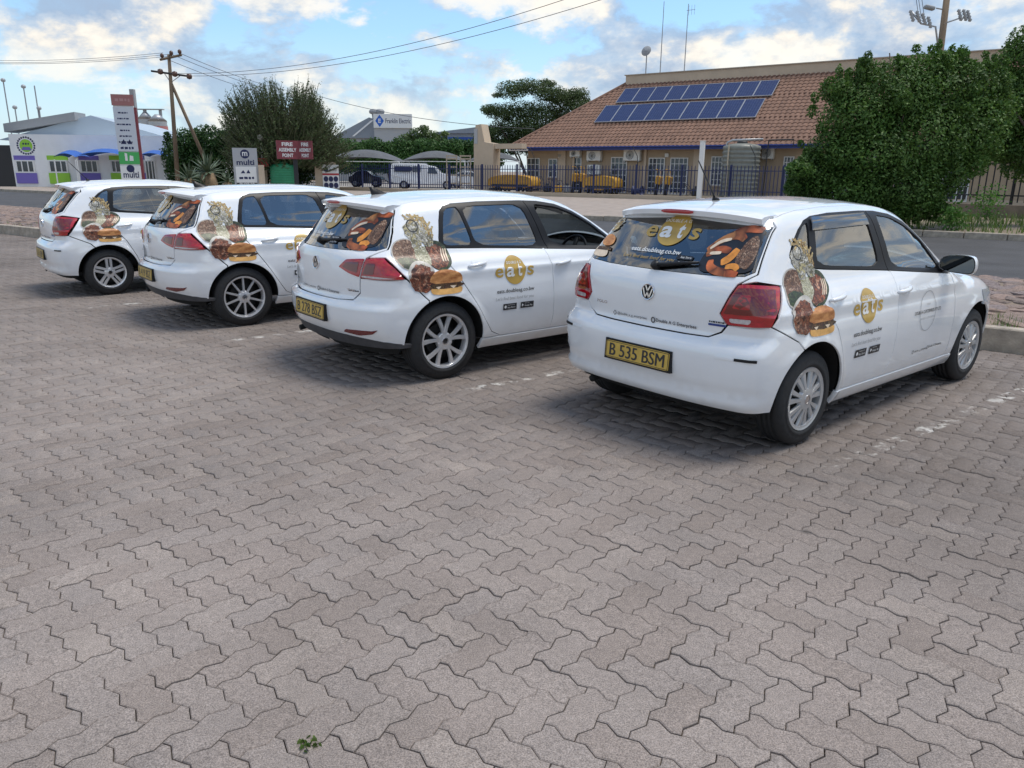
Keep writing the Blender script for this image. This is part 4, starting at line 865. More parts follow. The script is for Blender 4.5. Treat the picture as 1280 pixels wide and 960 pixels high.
def dress(kind, root, B, gate, doors, rp_, sp2):
    c = CAR_MATS; D = DECO[kind]
    pl0 = sp2(*D['burger']); sq = D['sq']
    burger_collage(B, root, lambda q, off: pl0(np.stack([q[:, 0] + sq * sstep(.08, .22, q[:, 1]) * (1 - .25 * sstep(.25, .4, q[:, 1])), q[:, 1]], -1), off), D['bk'])
    rdoor, fdoor = doors['rear'][0], doors['front'][0]; ex, ez = D['eats']
    eats_logo(B, rdoor, sp2(ex, ez), D['lk'])
    put = lambda nm, sh, m, par, pl, off=.0022: print_on(B, nm, sh, m, par, pl, off, .05)
    put('web_address', [fit_text('eats.doubleag.co.bw', .40 * D['lk'], .042, bold=.008)], c['ink'], rdoor, sp2(ex, ez - .17)); put('slogan', [fit_text("Let's find best food for you", .41 * D['lk'], .036, shear=.2)], c['gink'], rdoor, sp2(ex - .01, ez - .232))
    bx_ = [(-.155, -.026), (-.012, -.026), (-.012, .026), (-.155, .026)]; bx2 = [(.032, -.026), (.175, -.026), (.175, .026), (.032, .026)]
    st = put('store_badges', [poly_shape(bx_), poly_shape(bx2)], c['ink'], rdoor, sp2(ex + .02, ez - .300)); put('store_lettering', [shift(fit_text('App Store', .085, .018), -.070, -.008), shift(fit_text('Google Play', .085, .018), .118, -.008), shift(fit_text('Download on the', .075, .007), -.072, .014), shift(fit_text('GET IT ON', .05, .007), .10, .014), poly_shape(ngon(10, .012, .013, -.132, 0)), poly_shape([(.045, -.014), (.064, 0), (.045, .014)])], c['white'], rdoor, sp2(ex + .02, ez - .300), .0034)
    fx, fz = D['front_logo']
    put('thin_ring', [ring_shape(.13, .145, .0045, 0, 0)], c['gink'], fdoor, sp2(fx, fz)); put('company_lettering', [fit_text('DOUBLE A G ENTERPRISES PTY LTD', .42, .024, bold=.012)], c['ink'], fdoor, sp2(fx, fz), .003); put('company_subline', [shift(fit_text('DOUBLE A G ENTERPRISES', .24, .014), 0, -.048), shift(fit_text('DOUBLE', .06, .012), 0, .05)], c['gink'], fdoor, sp2(fx, fz), .003)
    hx, hz = D['social']; put('social_line', [shift(fit_text('double_a_g_enterprises', .20, .022, bold=.008), -.10, 0), shift(fit_text('Double A G Enterprises', .22, .024, bold=.015), .14, .004), ring_shape(.014, .014, .004, -.225, 0, 16), ring_shape(.014, .014, .004, .012, .004, 16)], c['ink'], fdoor, sp2(hx, hz))
    gy, gz = D['gate_line']; pl = rp_(gy, gz)
    put('social_line', [shift(fit_text('@double_a_g_enterprises', .25, .022, bold=.004), -.165, 0), shift(fit_text('Double A G Enterprises', .30, .027, bold=.015), .185, .0), ring_shape(.016, .018, .005, -.315, 0, 4), ring_shape(.017, .019, .007, .012, 0, 18)], c['ink'], gate, pl, .0045)
    if kind == 'polo': put('dealer_sticker', [poly_shape([(.41, .028), (.52, .028), (.52, .041), (.41, .041)])], mat('blue_sticker', (.02, .05, .22), .4), gate, pl); put('dealer_lettering', [shift(q_, .465, .052) for q_ in bars(.10, .011, 3)], c['ink'], gate, pl)
    else: put('dealer_lettering', [shift(q_, .50, .030) for q_ in bars(.11, .012, 4)], c['ink'], gate, pl)
    rear_window_print(B, gate, rp_(*D['win_c']))
DECO = dict(polo=dict(burger=(.045, .782), bk=.93, sq=.085, eats=(.62, .815), lk=.93, front_logo=(1.50, .69), social=(1.60, .40), gate_line=(-.04, .742), win_c=(0, 1.195)),
            golf=dict(burger=(.006, .788), bk=1.0, sq=0.0, eats=(.696, .835), lk=1.0, front_logo=(1.62, .68), social=(1.55, .372), gate_line=(-.02, .700), win_c=(0, 1.175)))

def build_cars():
    c = CAR_MATS; out = {}
    base = {k: make_body(k) for k in ('polo', 'golf')}
    for k in base: dress(k, *base[k][:4], *base[k][5:])
    place = [('A', 'polo', 1.290, 5.088, 50.4, 'cover', 'B 535 BSM', 'white hatchback with number plate B 535 BSM and silver hubcaps, parked beside the kerb corner'),
             ('C', 'golf', -1.076, 6.619, 51.2, 'twin', 'B 278 BSZ', 'white hatchback with number plate B 278 BSZ, driver window open, twin-spoke alloy wheels'),
             ('B', 'golf', -3.400, 8.710, 50.8, 'ten', 'B 419 BSZ', 'white hatchback with thin ten-spoke wheels and shark fin aerial, parked between two other hatchbacks'),
             ('D', 'polo', -5.823, 10.668, 50.8, 'double', 'B 531 BSM', 'white hatchback with five double-spoke wheels and rod aerial, at the far end of the row')]
    used = set()
    for tag_, kind, x, y, psi, style, plate, label in place:
        root0, B, gate0, doors0, roof0, *_ = base[kind]
        pane_name = root0.get('driver_pane')
        if kind in used: root = copy_tree(root0)
        else: root = root0; used.add(kind)
        root['_k'] = tag_; out[tag_] = (root, B, kind, style, plate, label, (x, y, psi))
    for tag_, (root, B, kind, style, plate, label, (x, y, psi)) in out.items():
        P = CARS[kind]; root.location = (x, y, 0); root.rotation_euler = (0, 0, R(90 - psi)); root.name = 'hatchback_car'
        tag(root, label, 'car', 'white delivery cars parked in the bays')
        wd = .195 if kind == 'polo' else .21; yo = (.812 if kind == 'polo' else .872) - wd / 2; rt = P['hub']; rr = .196 if kind == 'polo' else .218
        for ax in (0, P['wb']):
            wheel(root, (ax, -yo, rt), style, rt, rr, False, wd); wheel(root, (ax, yo, rt), style, rt, rr, True, wd)
        number_plate(root, B, plate, .520 if kind == 'polo' else .535, R(4))
        roof = [o for o in root.children if o.name.startswith('roof')][0]
        if kind == 'polo':
            pb = B.top(np.array([[.04, 0]]))[0]; MB().tube([pb + [0, 0, -.005], pb + [-.018, 0, .02]], [.028, .012], 10).tube([pb + [-.015, 0, .018], pb + [-.17, 0, .20], pb + [-.21, 0, .245]], [.006, .0045, .003], 6).build('aerial', c['black'], roof, True)
        else:
            pb = B.top(np.array([[-.06, 0]]))[0]; v = []; n = 8
            for t in np.linspace(0, 1, 7):
                xx = .09 - .17 * t; h = .075 * (t ** 1.4) * (1 if t < .9 else .75); w = .028 * (1 - .3 * t) * (.4 + .6 * math.sin(math.pi * min(.95, t + .12)))
                v += [(pb[0] + xx, pb[1] - w, pb[2] - .006), (pb[0] + xx - .02 * t, pb[1] - .006, pb[2] + h), (pb[0] + xx - .02 * t, pb[1] + .006, pb[2] + h), (pb[0] + xx, pb[1] + w, pb[2] - .006)]
            MB().add(v, [(i * 4 + k_, i * 4 + k_ + 1, i * 4 + k_ + 5, i * 4 + k_ + 4) for i in range(6) for k_ in range(3)] + [(24, 25, 26, 27)]).build('shark_fin_aerial', c['black'], roof, True)
        if kind == 'polo':   # rub strips on the bumper corners
            bump = [o for o in root.children if o.name.startswith('rear_bumper')][0]
            for s_ in (False, True):
                def q(a, b_): return np.concatenate([B.rad(B.rear(np.array([[-y_, .600 - .0], [-y_, .612]]))) for y_ in (a, b_)])
                st = B.rad(B.rear(resample([(-.66, .596), (-.775, .596), (-.775, .612), (-.66, .612)], .03)))
                obj('rub_strip', patch(B, st, sp=.03, off=.004, skirt=.006, mirror=s_), c['black'], bump)
                st2 = B.rad(B.rear(resample([(-.545, .596), (-.655, .596), (-.655, .610), (-.545, .610)], .03))); obj('rub_strip', patch(B, st2, sp=.03, off=.003, skirt=.005, mirror=s_), c['paint'], bump)
        if tag_ == 'A':      # smoked rain shield over the rear door window, inside mirror of the window
            rdoor = [o for o in root.children if o.name.startswith('door')][0]
            q = B.rad(B.side(resample([(.165, 1.300), (.835, 1.312), (.815, 1.386), (.20, 1.378)], .04))); obj('rain_shield', patch(B, q, sp=.06, off=.014, skirt=.01), glass_mat('smoked_shield', (.10, .11, .12), .9), rdoor)
        if tag_ == 'C':      # driver's window wound down
            pane = [o for d_ in root.children for o in d_.children if o.name == root.get('driver_pane')]
            for p_ in pane: bpy.data.objects.remove(p_)
        for k_ in ('_k', 'driver_pane', 'bumper'):
            if k_ in root: del root[k_]
    for root, *_ in out.values():      # thing > part > sub-part, no deeper
        for part in list(root.children):
            for sub in list(part.children):
                for deep in list(sub.children_recursive): deep.parent = part
                if sub.type == 'EMPTY' and sub.name.startswith(('logo_print', 'window_print')): bpy.data.objects.remove(sub)
    return out
CAR_OBJ = build_cars()
# ================================================================== the setting; road frame: t along the road, n across it
RA = R(125); TD = Vector((math.sin(RA), math.cos(RA), 0)); ND = Vector((-TD.y, TD.x, 0)); RZ = math.atan2(TD.y, TD.x)
def RF(t, n, z=0.0): return TD * t + ND * n + Vector((0, 0, z))
def on_n(px, py, N):
    o, d = pix_ray(px, py); k = (N - o.dot(ND)) / d.dot(ND); q = o + d * k; return Vector((q.dot(TD), N, q.z))      # (t, n, z)
def rroot(name, t, n, z=0.0, rz=0.0, **kw): return empty(name, RF(t, n, z), RZ + rz, **kw)
def sheet(name, pts, z, m, **kw): return obj(name, mkmesh(name, [RF(t, n, z) for t, n in pts], [tuple(range(len(pts)))]), m, **kw)
def rect(t0, t1, n0, n1): return [(t0, n0), (t1, n0), (t1, n1), (t0, n1)]

def paver_material(name, src):
    m = bpy.data.materials.new(name); m.use_nodes = True; nt = m.node_tree; N = nt.nodes.new; L = nt.links.new; b = nt.nodes['Principled BSDF']; b.inputs['Roughness'].default_value = .88; b.inputs['Specular IOR Level'].default_value = .25
    geo = N('ShaderNodeNewGeometry'); pos = geo.outputs['Position']
    def noise(scale, det=4, rough=.6):
        n = N('ShaderNodeTexNoise'); n.inputs['Scale'].default_value = scale; n.inputs['Detail'].default_value = det; n.inputs['Roughness'].default_value = rough; L(pos, n.inputs['Vector']); return n.outputs['Fac']
    def rng(s_, a, b_, c=0.0, d=1.0):
        r = N('ShaderNodeMapRange'); r.inputs['From Min'].default_value = a; r.inputs['From Max'].default_value = b_; r.inputs['To Min'].default_value = c; r.inputs['To Max'].default_value = d; L(s_, r.inputs[0]); return r.outputs[0]
    def mul(a, b_):
        n = N('ShaderNodeMixRGB'); n.blend_type = 'MULTIPLY'; n.inputs[0].default_value = 1; L(a, n.inputs[1]); L(b_, n.inputs[2]); return n.outputs[0]
    def mix(f, a, b_):
        n = N('ShaderNodeMixRGB')
        if isinstance(f, float): n.inputs[0].default_value = f
        else: L(f, n.inputs[0])
        for i, q in ((1, a), (2, b_)):
            if isinstance(q, tuple): n.inputs[i].default_value = (*q, 1)
            else: L(q, n.inputs[i])
        return n.outputs[0]
    def mth(op, a, b_=None):
        n = N('ShaderNodeMath'); n.operation = op
        for i, q in enumerate((a, b_)):
            if q is None: continue
            if isinstance(q, (int, float)): n.inputs[i].default_value = q
            else: L(q, n.inputs[i])
        return n.outputs[0]
    rnd = N('ShaderNodeObjectInfo').outputs['Random'] if src == 'obj' else geo.outputs['Random Per Island']
    rp = N('ShaderNodeValToRGB'); el = rp.color_ramp.elements
    for p_, c_ in ((0, (.282, .236, .209)), (.25, (.299, .253, .227)), (.55, (.312, .266, .239)), (.8, (.298, .257, .234)), (1.0, (.334, .284, .252))):
        e = el[0] if p_ == 0 else (el[-1] if p_ == 1.0 else el.new(p_)); e.position = p_; e.color = (*c_, 1)
    L(rnd, rp.inputs[0])
    grain = rng(noise(210, 3, .8), .32, .68, .42, 1.55); mid = rng(noise(38, 4), .3, .7, .86, 1.10); big = rng(noise(.42, 4), .32, .68, .76, 1.12); fld = rng(noise(2.3, 5), .3, .72, .88, 1.07)
    col = mul(mul(mul(mul(rp.outputs[0], grain), mid), big), fld)
    # pavers turn darker through the bays towards the kerb, broken up by noise
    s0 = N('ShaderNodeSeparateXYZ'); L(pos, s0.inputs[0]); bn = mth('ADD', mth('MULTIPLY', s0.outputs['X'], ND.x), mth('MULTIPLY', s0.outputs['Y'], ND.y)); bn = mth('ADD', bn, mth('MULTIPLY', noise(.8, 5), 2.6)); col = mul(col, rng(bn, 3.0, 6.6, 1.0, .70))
    # oil and dirt spots
    vo = N('ShaderNodeTexVoronoi'); vo.inputs['Scale'].default_value = 1.9; L(pos, vo.inputs['Vector']); sp = mth('MULTIPLY', rng(vo.outputs['Distance'], .02, .06, 1, 0), rng(noise(1.1), .47, .53)); col = mix(mth('MULTIPLY', sp, .75), col, (.05, .045, .042))
    # worn white bay lines, 0.1 m wide, at the angle of the bays
    s3 = N('ShaderNodeSeparateXYZ'); L(pos, s3.inputs[0]); ang = R(52.5); ux, uy = math.cos(ang), -math.sin(ang)      # unit normal of the lines
    d = mth('ADD', mth('MULTIPLY', s3.outputs['X'], ux), mth('MULTIPLY', s3.outputs['Y'], uy)); line = None
    c0 = 1.92 * ux + 4.15 * uy; c1 = -.18 * ux + 5.76 * uy; step_ = c0 - c1
    for k in range(-3, 2):
        q = mth('ABSOLUTE', mth('SUBTRACT', d, c0 + (k * step_ if k >= -1 else -step_ + (k + 1) * 2.9 * .97))); w = rng(q, .040, .058, 1, 0); line = w if line is None else mth('MAXIMUM', line, w)
    nn = mth('ADD', mth('MULTIPLY', s3.outputs['X'], ND.x), mth('MULTIPLY', s3.outputs['Y'], ND.y)); lim = mth('MULTIPLY', rng(nn, 4.35, 4.5), rng(nn, 8.4, 8.5, 1, 0))
    wear = mth('MULTIPLY', rng(noise(7.0, 5, .7), .50, .60), rng(noise(1.6, 2), .36, .54)); pm = mth('MULTIPLY', mth('MULTIPLY', line, lim), wear); col = mix(mth('MULTIPLY', pm, .82), col, (.62, .60, .56))
    L(col, b.inputs['Base Color'])
    bp = N('ShaderNodeBump'); bp.inputs['Strength'].default_value = .5; bp.inputs['Distance'].default_value = .004; L(noise(260, 4, .7), bp.inputs['Height']); L(bp.outputs[0], b.inputs['Normal']); return m

def build_ground():
    gm = mat('dusty_ground', (.30, .235, .175), .95, var=.25, scale=.35, bump=.4, bscale=9)
    sheet('ground', [(-3000, -3000), (3000, -3000), (3000, 3000), (-3000, 3000)], -.09, gm, kind='structure')
    # ---- paved car park: joint sand with pavers laid in herringbone
    sand = mat('joint_sand', (.25, .20, .15), .95, var=.5, scale=7, bump=.3)
    lot = sheet('car_park', rect(-62, 16, -9, 8.56), -.017, sand, kind='structure')
    w = .1145; gap = .0015; d = .0112
    def outline(ins):
        pts = []
        def unit(a, b, flip=False):
            a = np.array(a, float); b = np.array(b, float); e = b - a; ln = np.array([-e[1], e[0]]); out = [a]
            for t_, s_ in ((.27, 1), (.73, -1)): out.append(a + e * t_ + ln * s_ * d / w)
            return out
        f = unit((0, 0), (1, 0)) + unit((1, 0), (2, 0)) + unit((2, 0), (2, 1)); top = unit((0, 1), (1, 1)) + unit((1, 1), (2, 1)) + [np.array([2., 1.])]; lf = unit((0, 0), (0, 1))
        p = f + top[::-1] + lf[1:][::-1]; return inset(np.array(p) * w, ins)
    o1, o2 = outline(gap), outline(gap + .0036); n = len(o1)
    base_v = np.concatenate([np.c_[o2, np.zeros(n)], np.c_[o1, np.full(n, -.0028)], np.c_[o1, np.full(n, -.02)]]); ctr = np.array([w, w / 2, 0]); base_v = base_v - ctr
    top_f = tuple(range(n)); q1 = [(n + i, n + (i + 1) % n, (i + 1) % n, i) for i in range(n)]; q2 = [(2 * n + i, 2 * n + (i + 1) % n, n + (i + 1) % n, n + i) for i in range(n)]
    # grid phase: corner of one paver in the photo
    e2 = Vector((math.cos(R(-40.3)), math.sin(R(-40.3)), 0)); e1 = Vector((-e2.y, e2.x, 0)); org = on_z(745.6, 900.6, 0)      # i along e2, j along e1
    ij = []; lim = 26.0
    I, J = np.meshgrid(np.arange(-260, 200), np.arange(-200, 260), indexing='ij'); I = I.ravel(); J = J.ravel(); k = (I - J) % 4
    offx = org.x + e2.x * I * w + e1.x * J * w; offy = org.y + e2.y * I * w + e1.y * J * w
    # H: cells (i,j),(i+1,j) ; V: cells (i,j-1),(i,j); phase so that a V paver starts at the origin
    isH = k == 3; isV = k == 1       # origin cell (0,0) is the lower cell of a V (k = 1 for its upper cell (0,1) -> i-j = -1 = 3) -- handled below
    kk = (I - J + 3) % 4; isH = kk == 0; isV = kk == 2
    cx = np.where(isH, offx + e2.x * w + e1.x * w / 2, offx + e2.x * w / 2); cy = np.where(isH, offy + e2.y * w + e1.y * w / 2, offy + e2.y * w / 2)
    tt = cx * TD.x + cy * TD.y; nn = cx * ND.x + cy * ND.y
    sel = (isH | isV) & (nn < 8.47) & (nn > -6) & (cy > .9) & (cy < lim + 2)
    ang = np.degrees(np.arctan2(cx, cy + .9)); sel &= (np.abs(ang) < 41) & (np.hypot(cx, cy) < lim)
    cx, cy, isV, nn = cx[sel], cy[sel], isV[sel], nn[sel]; dist = np.hypot(cx, cy)
    # which ones the photo shows
    P = np.stack([cx, cy, 0 * cx - CAM_H], -1); dep = P @ np.array(_f); u_ = PW / 2 + CAM_F * (P @ np.array(_r2)) / dep; v_ = PH / 2 - CAM_F * (P @ np.array(_u2)) / dep
    seen = (dep > .2) & (u_ > 0) & (u_ < PW) & (v_ > 0) & (v_ < PH); order = np.argsort(np.where(seen, dist, 1e9)); near = set(order[:300].tolist())
    a2 = math.atan2(e2.y, e2.x); rs = np.random.default_rng(3); N_ = len(cx); zj = rs.normal(0, .0014, N_); tx = rs.normal(0, .010, N_); ty = rs.normal(0, .010, N_); rj = rs.normal(0, .006, N_)
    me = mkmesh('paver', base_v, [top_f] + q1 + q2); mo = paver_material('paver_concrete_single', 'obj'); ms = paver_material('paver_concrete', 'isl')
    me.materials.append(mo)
    for i in sorted(near):
        o = bpy.data.objects.new('paver', me); COL.objects.link(o); o.parent = lot; o.location = (cx[i], cy[i], zj[i]); o.rotation_euler = (tx[i], ty[i], a2 + (math.pi / 2 if isV[i] else 0) + rj[i])
    rest = np.array([i for i in range(N_) if i not in near]); nv = len(base_v); M_ = len(rest)
    a = a2 + np.where(isV[rest], math.pi / 2, 0) + rj[rest]; ca, sa = np.cos(a)[:, None], np.sin(a)[:, None]
    X = base_v[None, :, 0] * ca - base_v[None, :, 1] * sa; Y = base_v[None, :, 0] * sa + base_v[None, :, 1] * ca
    Z = base_v[None, :, 2] + zj[rest][:, None] + X * ty[rest][:, None] + Y * tx[rest][:, None]
    V = np.stack([X + cx[rest][:, None], Y + cy[rest][:, None], Z], -1).reshape(-1, 3)
    quads = np.array(q1 + q2); tris = []
    # faces: one n-gon + quads per paver, written straight into the mesh
    loops_per = n + 4 * len(quads); base_l = np.concatenate([np.arange(n), quads.ravel()]); Lp = (base_l[None] + (np.arange(M_) * nv)[:, None]).ravel()
    cnt = np.concatenate([[n], np.full(len(quads), 4)]); st = np.concatenate([[0], np.cumsum(cnt)[:-1]]); LS = (st[None] + (np.arange(M_) * loops_per)[:, None]).ravel()
    m2 = bpy.data.meshes.new('pavers'); m2.vertices.add(len(V)); m2.vertices.foreach_set('co', V.ravel()); m2.loops.add(len(Lp)); m2.loops.foreach_set('vertex_index', Lp.astype(np.int32)); m2.polygons.add(len(LS)); m2.polygons.foreach_set('loop_start', LS.astype(np.int32)); m2.update(calc_edges=True); m2.validate()
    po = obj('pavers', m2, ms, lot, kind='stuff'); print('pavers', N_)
    # paving too far off to tell the pieces apart
    far = sheet('far_paving', [(-62, -6), (-17.5, -6), (-17.5, 8.56), (-62, 8.56)], -.004, mat('far_paving', (.225, .188, .168), .9, var=.18, scale=3, bump=.3, bscale=14)); far.parent = lot; far.data.transform(Matrix())
    # ---- kerb of the car park, stone by stone
    km = mat('kerb_concrete', (.36, .31, .25), .9, var=.28, scale=6, bump=.35, bscale=40); kb = rroot('kerb', 0, 0, kind='structure')
    kmesh = MB().cbox(0, .985, 0, .15, -.08, .215, .012).mesh('kerb_stone'); rk = random.Random(5)
    for i in range(-48, 12):
        o = obj('kerb_stone', kmesh, km, kb); o.location = (i * 1.0 + .3, 8.57 + rk.uniform(-.006, .006), rk.uniform(-.008, .008)); o.rotation_euler = (rk.uniform(-.01, .01), 0, rk.uniform(-.006, .006))
    # ---- stone pitched strip between car park and road
    vm = mat('verge_soil', (.20, .155, .115), .95, var=.35, scale=4, bump=.6, bscale=22); verge = obj('verge', mkmesh('verge', [RF(t, n_, z) for t, n_, z in [(-62, 8.72, .15), (14, 8.72, .15), (14, 11.2, .20), (-62, 11.2, .20), (14, 13.85, .12), (-62, 13.85, .12)]], [(0, 1, 2, 3), (3, 2, 4, 5)]), vm, kind='structure')
    rs2 = random.Random(11); stones = [mat('verge_stone_%d' % i, c_, .85, var=.3, scale=5, bump=.5, bscale=30) for i, c_ in enumerate([(.24, .175, .145), (.19, .145, .125), (.28, .20, .165), (.21, .165, .155)])]
    def stone_mesh(seed):
        r = random.Random(seed); k_ = r.randint(6, 8); ring = [(math.cos(2 * math.pi * i / k_) * r.uniform(.8, 1.15), math.sin(2 * math.pi * i / k_) * r.uniform(.65, 1.0)) for i in range(k_)]; v = [(x, y, -.25) for x, y in ring] + [(x, y, .05 + r.uniform(-.04, .05)) for x, y in ring] + [(x * .78, y * .78, .20 + r.uniform(-.06, .08)) for x, y in ring]
        f = [(j * k_ + i, j * k_ + (i + 1) % k_, (j + 1) * k_ + (i + 1) % k_, (j + 1) * k_ + i) for j in range(2) for i in range(k_)] + [tuple(range(2 * k_, 3 * k_))]; return v, f
    protos = []
    for q in range(8):
        v, f = stone_mesh(q); me_ = mkmesh('stone', v, f); me_.materials.append(stones[q % 4]); protos.append(me_)
    def zv(n_): return .15 + .05 * (n_ - 8.72) / 2.48 if n_ < 11.2 else .20 - .08 * (n_ - 11.2) / 2.65
    lst = []
    for a_ in np.arange(-62, 12, .27):
        for b_ in np.arange(8.95, 13.75, .24):
            t_ = a_ + rs2.uniform(-.09, .09); n_ = b_ + rs2.uniform(-.08, .08); p = RF(t_, n_)
            if p.y < 1 or abs(math.degrees(math.atan2(p.x, p.y + 1.0))) > 43: continue
            lst.append((p.length, t_, n_, rs2.uniform(.125, .185), rs2.uniform(0, 6.28), rs2.randrange(8)))
    lst.sort(); far_mb = MB(); count = 0
    # stones not hidden by the cars come first
    def shown(t_, n_):
        p = RF(t_, n_, .2) - Vector((0, 0, CAM_H)); dp = p.dot(_f); x = PW / 2 + CAM_F * p.dot(_r2) / dp; return (1215 < x < 1290) or (-10 < x < 70)
    singles = [q for q in lst if shown(q[1], q[2])][:300]; ss = set(id(q) for q in singles)
    for q in lst:
        _, t_, n_, s_, rz_, pi_ = q
        if id(q) in ss:
            o = obj('stone', protos[pi_], None, verge); o.location = RF(t_, n_, zv(n_)); o.rotation_euler = (rs2.uniform(-.15, .15), rs2.uniform(-.15, .15), rz_); o.scale = (s_, s_, s_ * .62)
        else:
            v, f = stone_mesh(pi_); ca, sa = math.cos(rz_), math.sin(rz_); c_ = RF(t_, n_, zv(n_)); far_mb.add([(c_.x + (x * ca - y * sa) * s_, c_.y + (x * sa + y * ca) * s_, c_.z + z * s_ * .62) for x, y, z in v], f)
    far_mb.build('stones', mat('verge_stone_rest', (.23, .17, .14), .85, var=.3, scale=5, bump=.5, bscale=30, rnd=('isl', .25)), verge, kind='stuff')
    # ---- road and its edges
    am = mat('asphalt', (.060, .060, .064), .85, var=.22, scale=.8, bump=.3, bscale=120, detail=9)
    sheet('road', rect(-220, 60, 14.06, 24.05), -.012, am, kind='structure')
    e = rroot('road_edging', 0, 0, kind='structure'); em = MB().cbox(0, 1.47, 0, .20, -.1, .06, .015).mesh('edging_block')
    for i in range(-80, 12): o = obj('edging_block', em, km, e); o.location = (i * 1.5, 13.86, 0)
    fk = rroot('far_kerb', 0, 0, kind='structure'); fm = MB().cbox(0, .985, 0, .16, -.1, .16, .02).mesh('kerb_stone')
    for i in range(-70, 22): o = obj('kerb_stone', fm, km, fk); o.location = (i * 1.0, 24.06 + rk.uniform(-.008, .008), rk.uniform(-.01, .01))
    pav = mat('forecourt_paving', (.33, .275, .235), .9, var=.16, scale=2.2, bump=.3, bscale=30); sheet('forecourt', rect(-75, -7.5, 24.22, 42.4), .10, pav, kind='structure')
    soil = mat('far_verge_soil', (.21, .165, .115), .95, var=.3, scale=1.5, bump=.5, bscale=12); sheet('far_verge', rect(-7.5, 60, 24.22, 48), .13, soil, kind='structure')
    sheet('yard', rect(-80, 30, 42.9, 75), .16, mat('yard_concrete', (.30, .275, .25), .9, var=.15, scale=1.2), kind='structure')
    sheet('shop_forecourt', rect(-160, -75.5, 24.22, 47.5), .10, mat('shop_forecourt', (.36, .30, .25), .9, var=.15, scale=1.0), kind='structure')
build_ground()

# ------------------------------------------------------------------ leaves, grass, trees
def leaf_mesh(pts, nrm, size, rs, jit=.7, aspect=.55, fold=.25):
    """many small folded leaves at pts facing roughly along nrm"""
    n = len(pts); nr = nrm + rs.normal(0, jit, (n, 3)); nr /= np.linalg.norm(nr, axis=1, keepdims=True) + 1e-9
    a = rs.normal(0, 1, (n, 3)); a -= nr * np.sum(a * nr, 1, keepdims=True); a /= np.linalg.norm(a, axis=1, keepdims=True) + 1e-9; b = np.cross(nr, a); s = (size * rs.uniform(.6, 1.35, n))[:, None]
    v = np.stack([pts - a * s, pts - b * s * aspect + nr * s * fold, pts + a * s, pts + b * s * aspect + nr * s * fold], 1).reshape(-1, 3)
    me = bpy.data.meshes.new('leaves'); me.vertices.add(4 * n); me.vertices.foreach_set('co', v.ravel()); q = (np.array([0, 1, 2, 0, 2, 3])[None] + 4 * np.arange(n)[:, None]).ravel().astype(np.int32)
    me.loops.add(6 * n); me.loops.foreach_set('vertex_index', q); me.polygons.add(2 * n); me.polygons.foreach_set('loop_start', (3 * np.arange(2 * n)).astype(np.int32)); me.update(calc_edges=True); return me
def leaf_mat(name, c1, c2, rough=.55):
    if name in MATS: return MATS[name]
    m = bpy.data.materials.new(name); m.use_nodes = True; nt = m.node_tree; N = nt.nodes.new; L = nt.links.new; b = nt.nodes['Principled BSDF']; out = nt.nodes['Material Output']; b.inputs['Roughness'].default_value = rough; b.inputs['Specular IOR Level'].default_value = .35
    geo = N('ShaderNodeNewGeometry'); mx = N('ShaderNodeMixRGB'); L(geo.outputs['Random Per Island'], mx.inputs[0]); mx.inputs[1].default_value = (*c1, 1); mx.inputs[2].default_value = (*c2, 1)
    nz = N('ShaderNodeTexNoise'); nz.inputs['Scale'].default_value = 1.1; nz.inputs['Detail'].default_value = 3; L(geo.outputs['Position'], nz.inputs[0]); r = N('ShaderNodeMapRange'); r.inputs['From Min'].default_value = .3; r.inputs['From Max'].default_value = .7; r.inputs['To Min'].default_value = .72; r.inputs['To Max'].default_value = 1.3; L(nz.outputs['Fac'], r.inputs[0])
    mm = N('ShaderNodeMixRGB'); mm.blend_type = 'MULTIPLY'; mm.inputs[0].default_value = 1; L(mx.outputs[0], mm.inputs[1]); L(r.outputs[0], mm.inputs[2]); L(mm.outputs[0], b.inputs['Base Color'])
    tr = N('ShaderNodeBsdfTranslucent'); L(mm.outputs[0], tr.inputs[0]); ms = N('ShaderNodeMixShader'); ms.inputs[0].default_value = .28; L(b.outputs[0], ms.inputs[1]); L(tr.outputs[0], ms.inputs[2]); L(ms.outputs[0], out.inputs[0]); MATS[name] = m; return m
def clump_points(clumps, per, rs, shell=.35):
    """points in a set of ellipsoids (cx,cy,cz,rx,ry,rz), denser towards their outsides; returns points and outward directions"""
    P = []; D = []
    for (cx, cy, cz, rx, ry, rz) in clumps:
        k = max(8, int(per * (rx * ry + rx * rz + ry * rz))); d = rs.normal(0, 1, (k, 3)); d /= np.linalg.norm(d, axis=1, keepdims=True); r = 1 - shell * rs.random(k) ** 1.4 + rs.normal(0, .05, k)
        P.append(np.array([cx, cy, cz]) + d * r[:, None] * [rx, ry, rz]); D.append(d / [rx, ry, rz] * min(rx, ry, rz))
    return np.concatenate(P), np.concatenate(D)
def bark(): return mat('bark', (.10, .075, .055), .9, var=.35, scale=14, bump=.6)
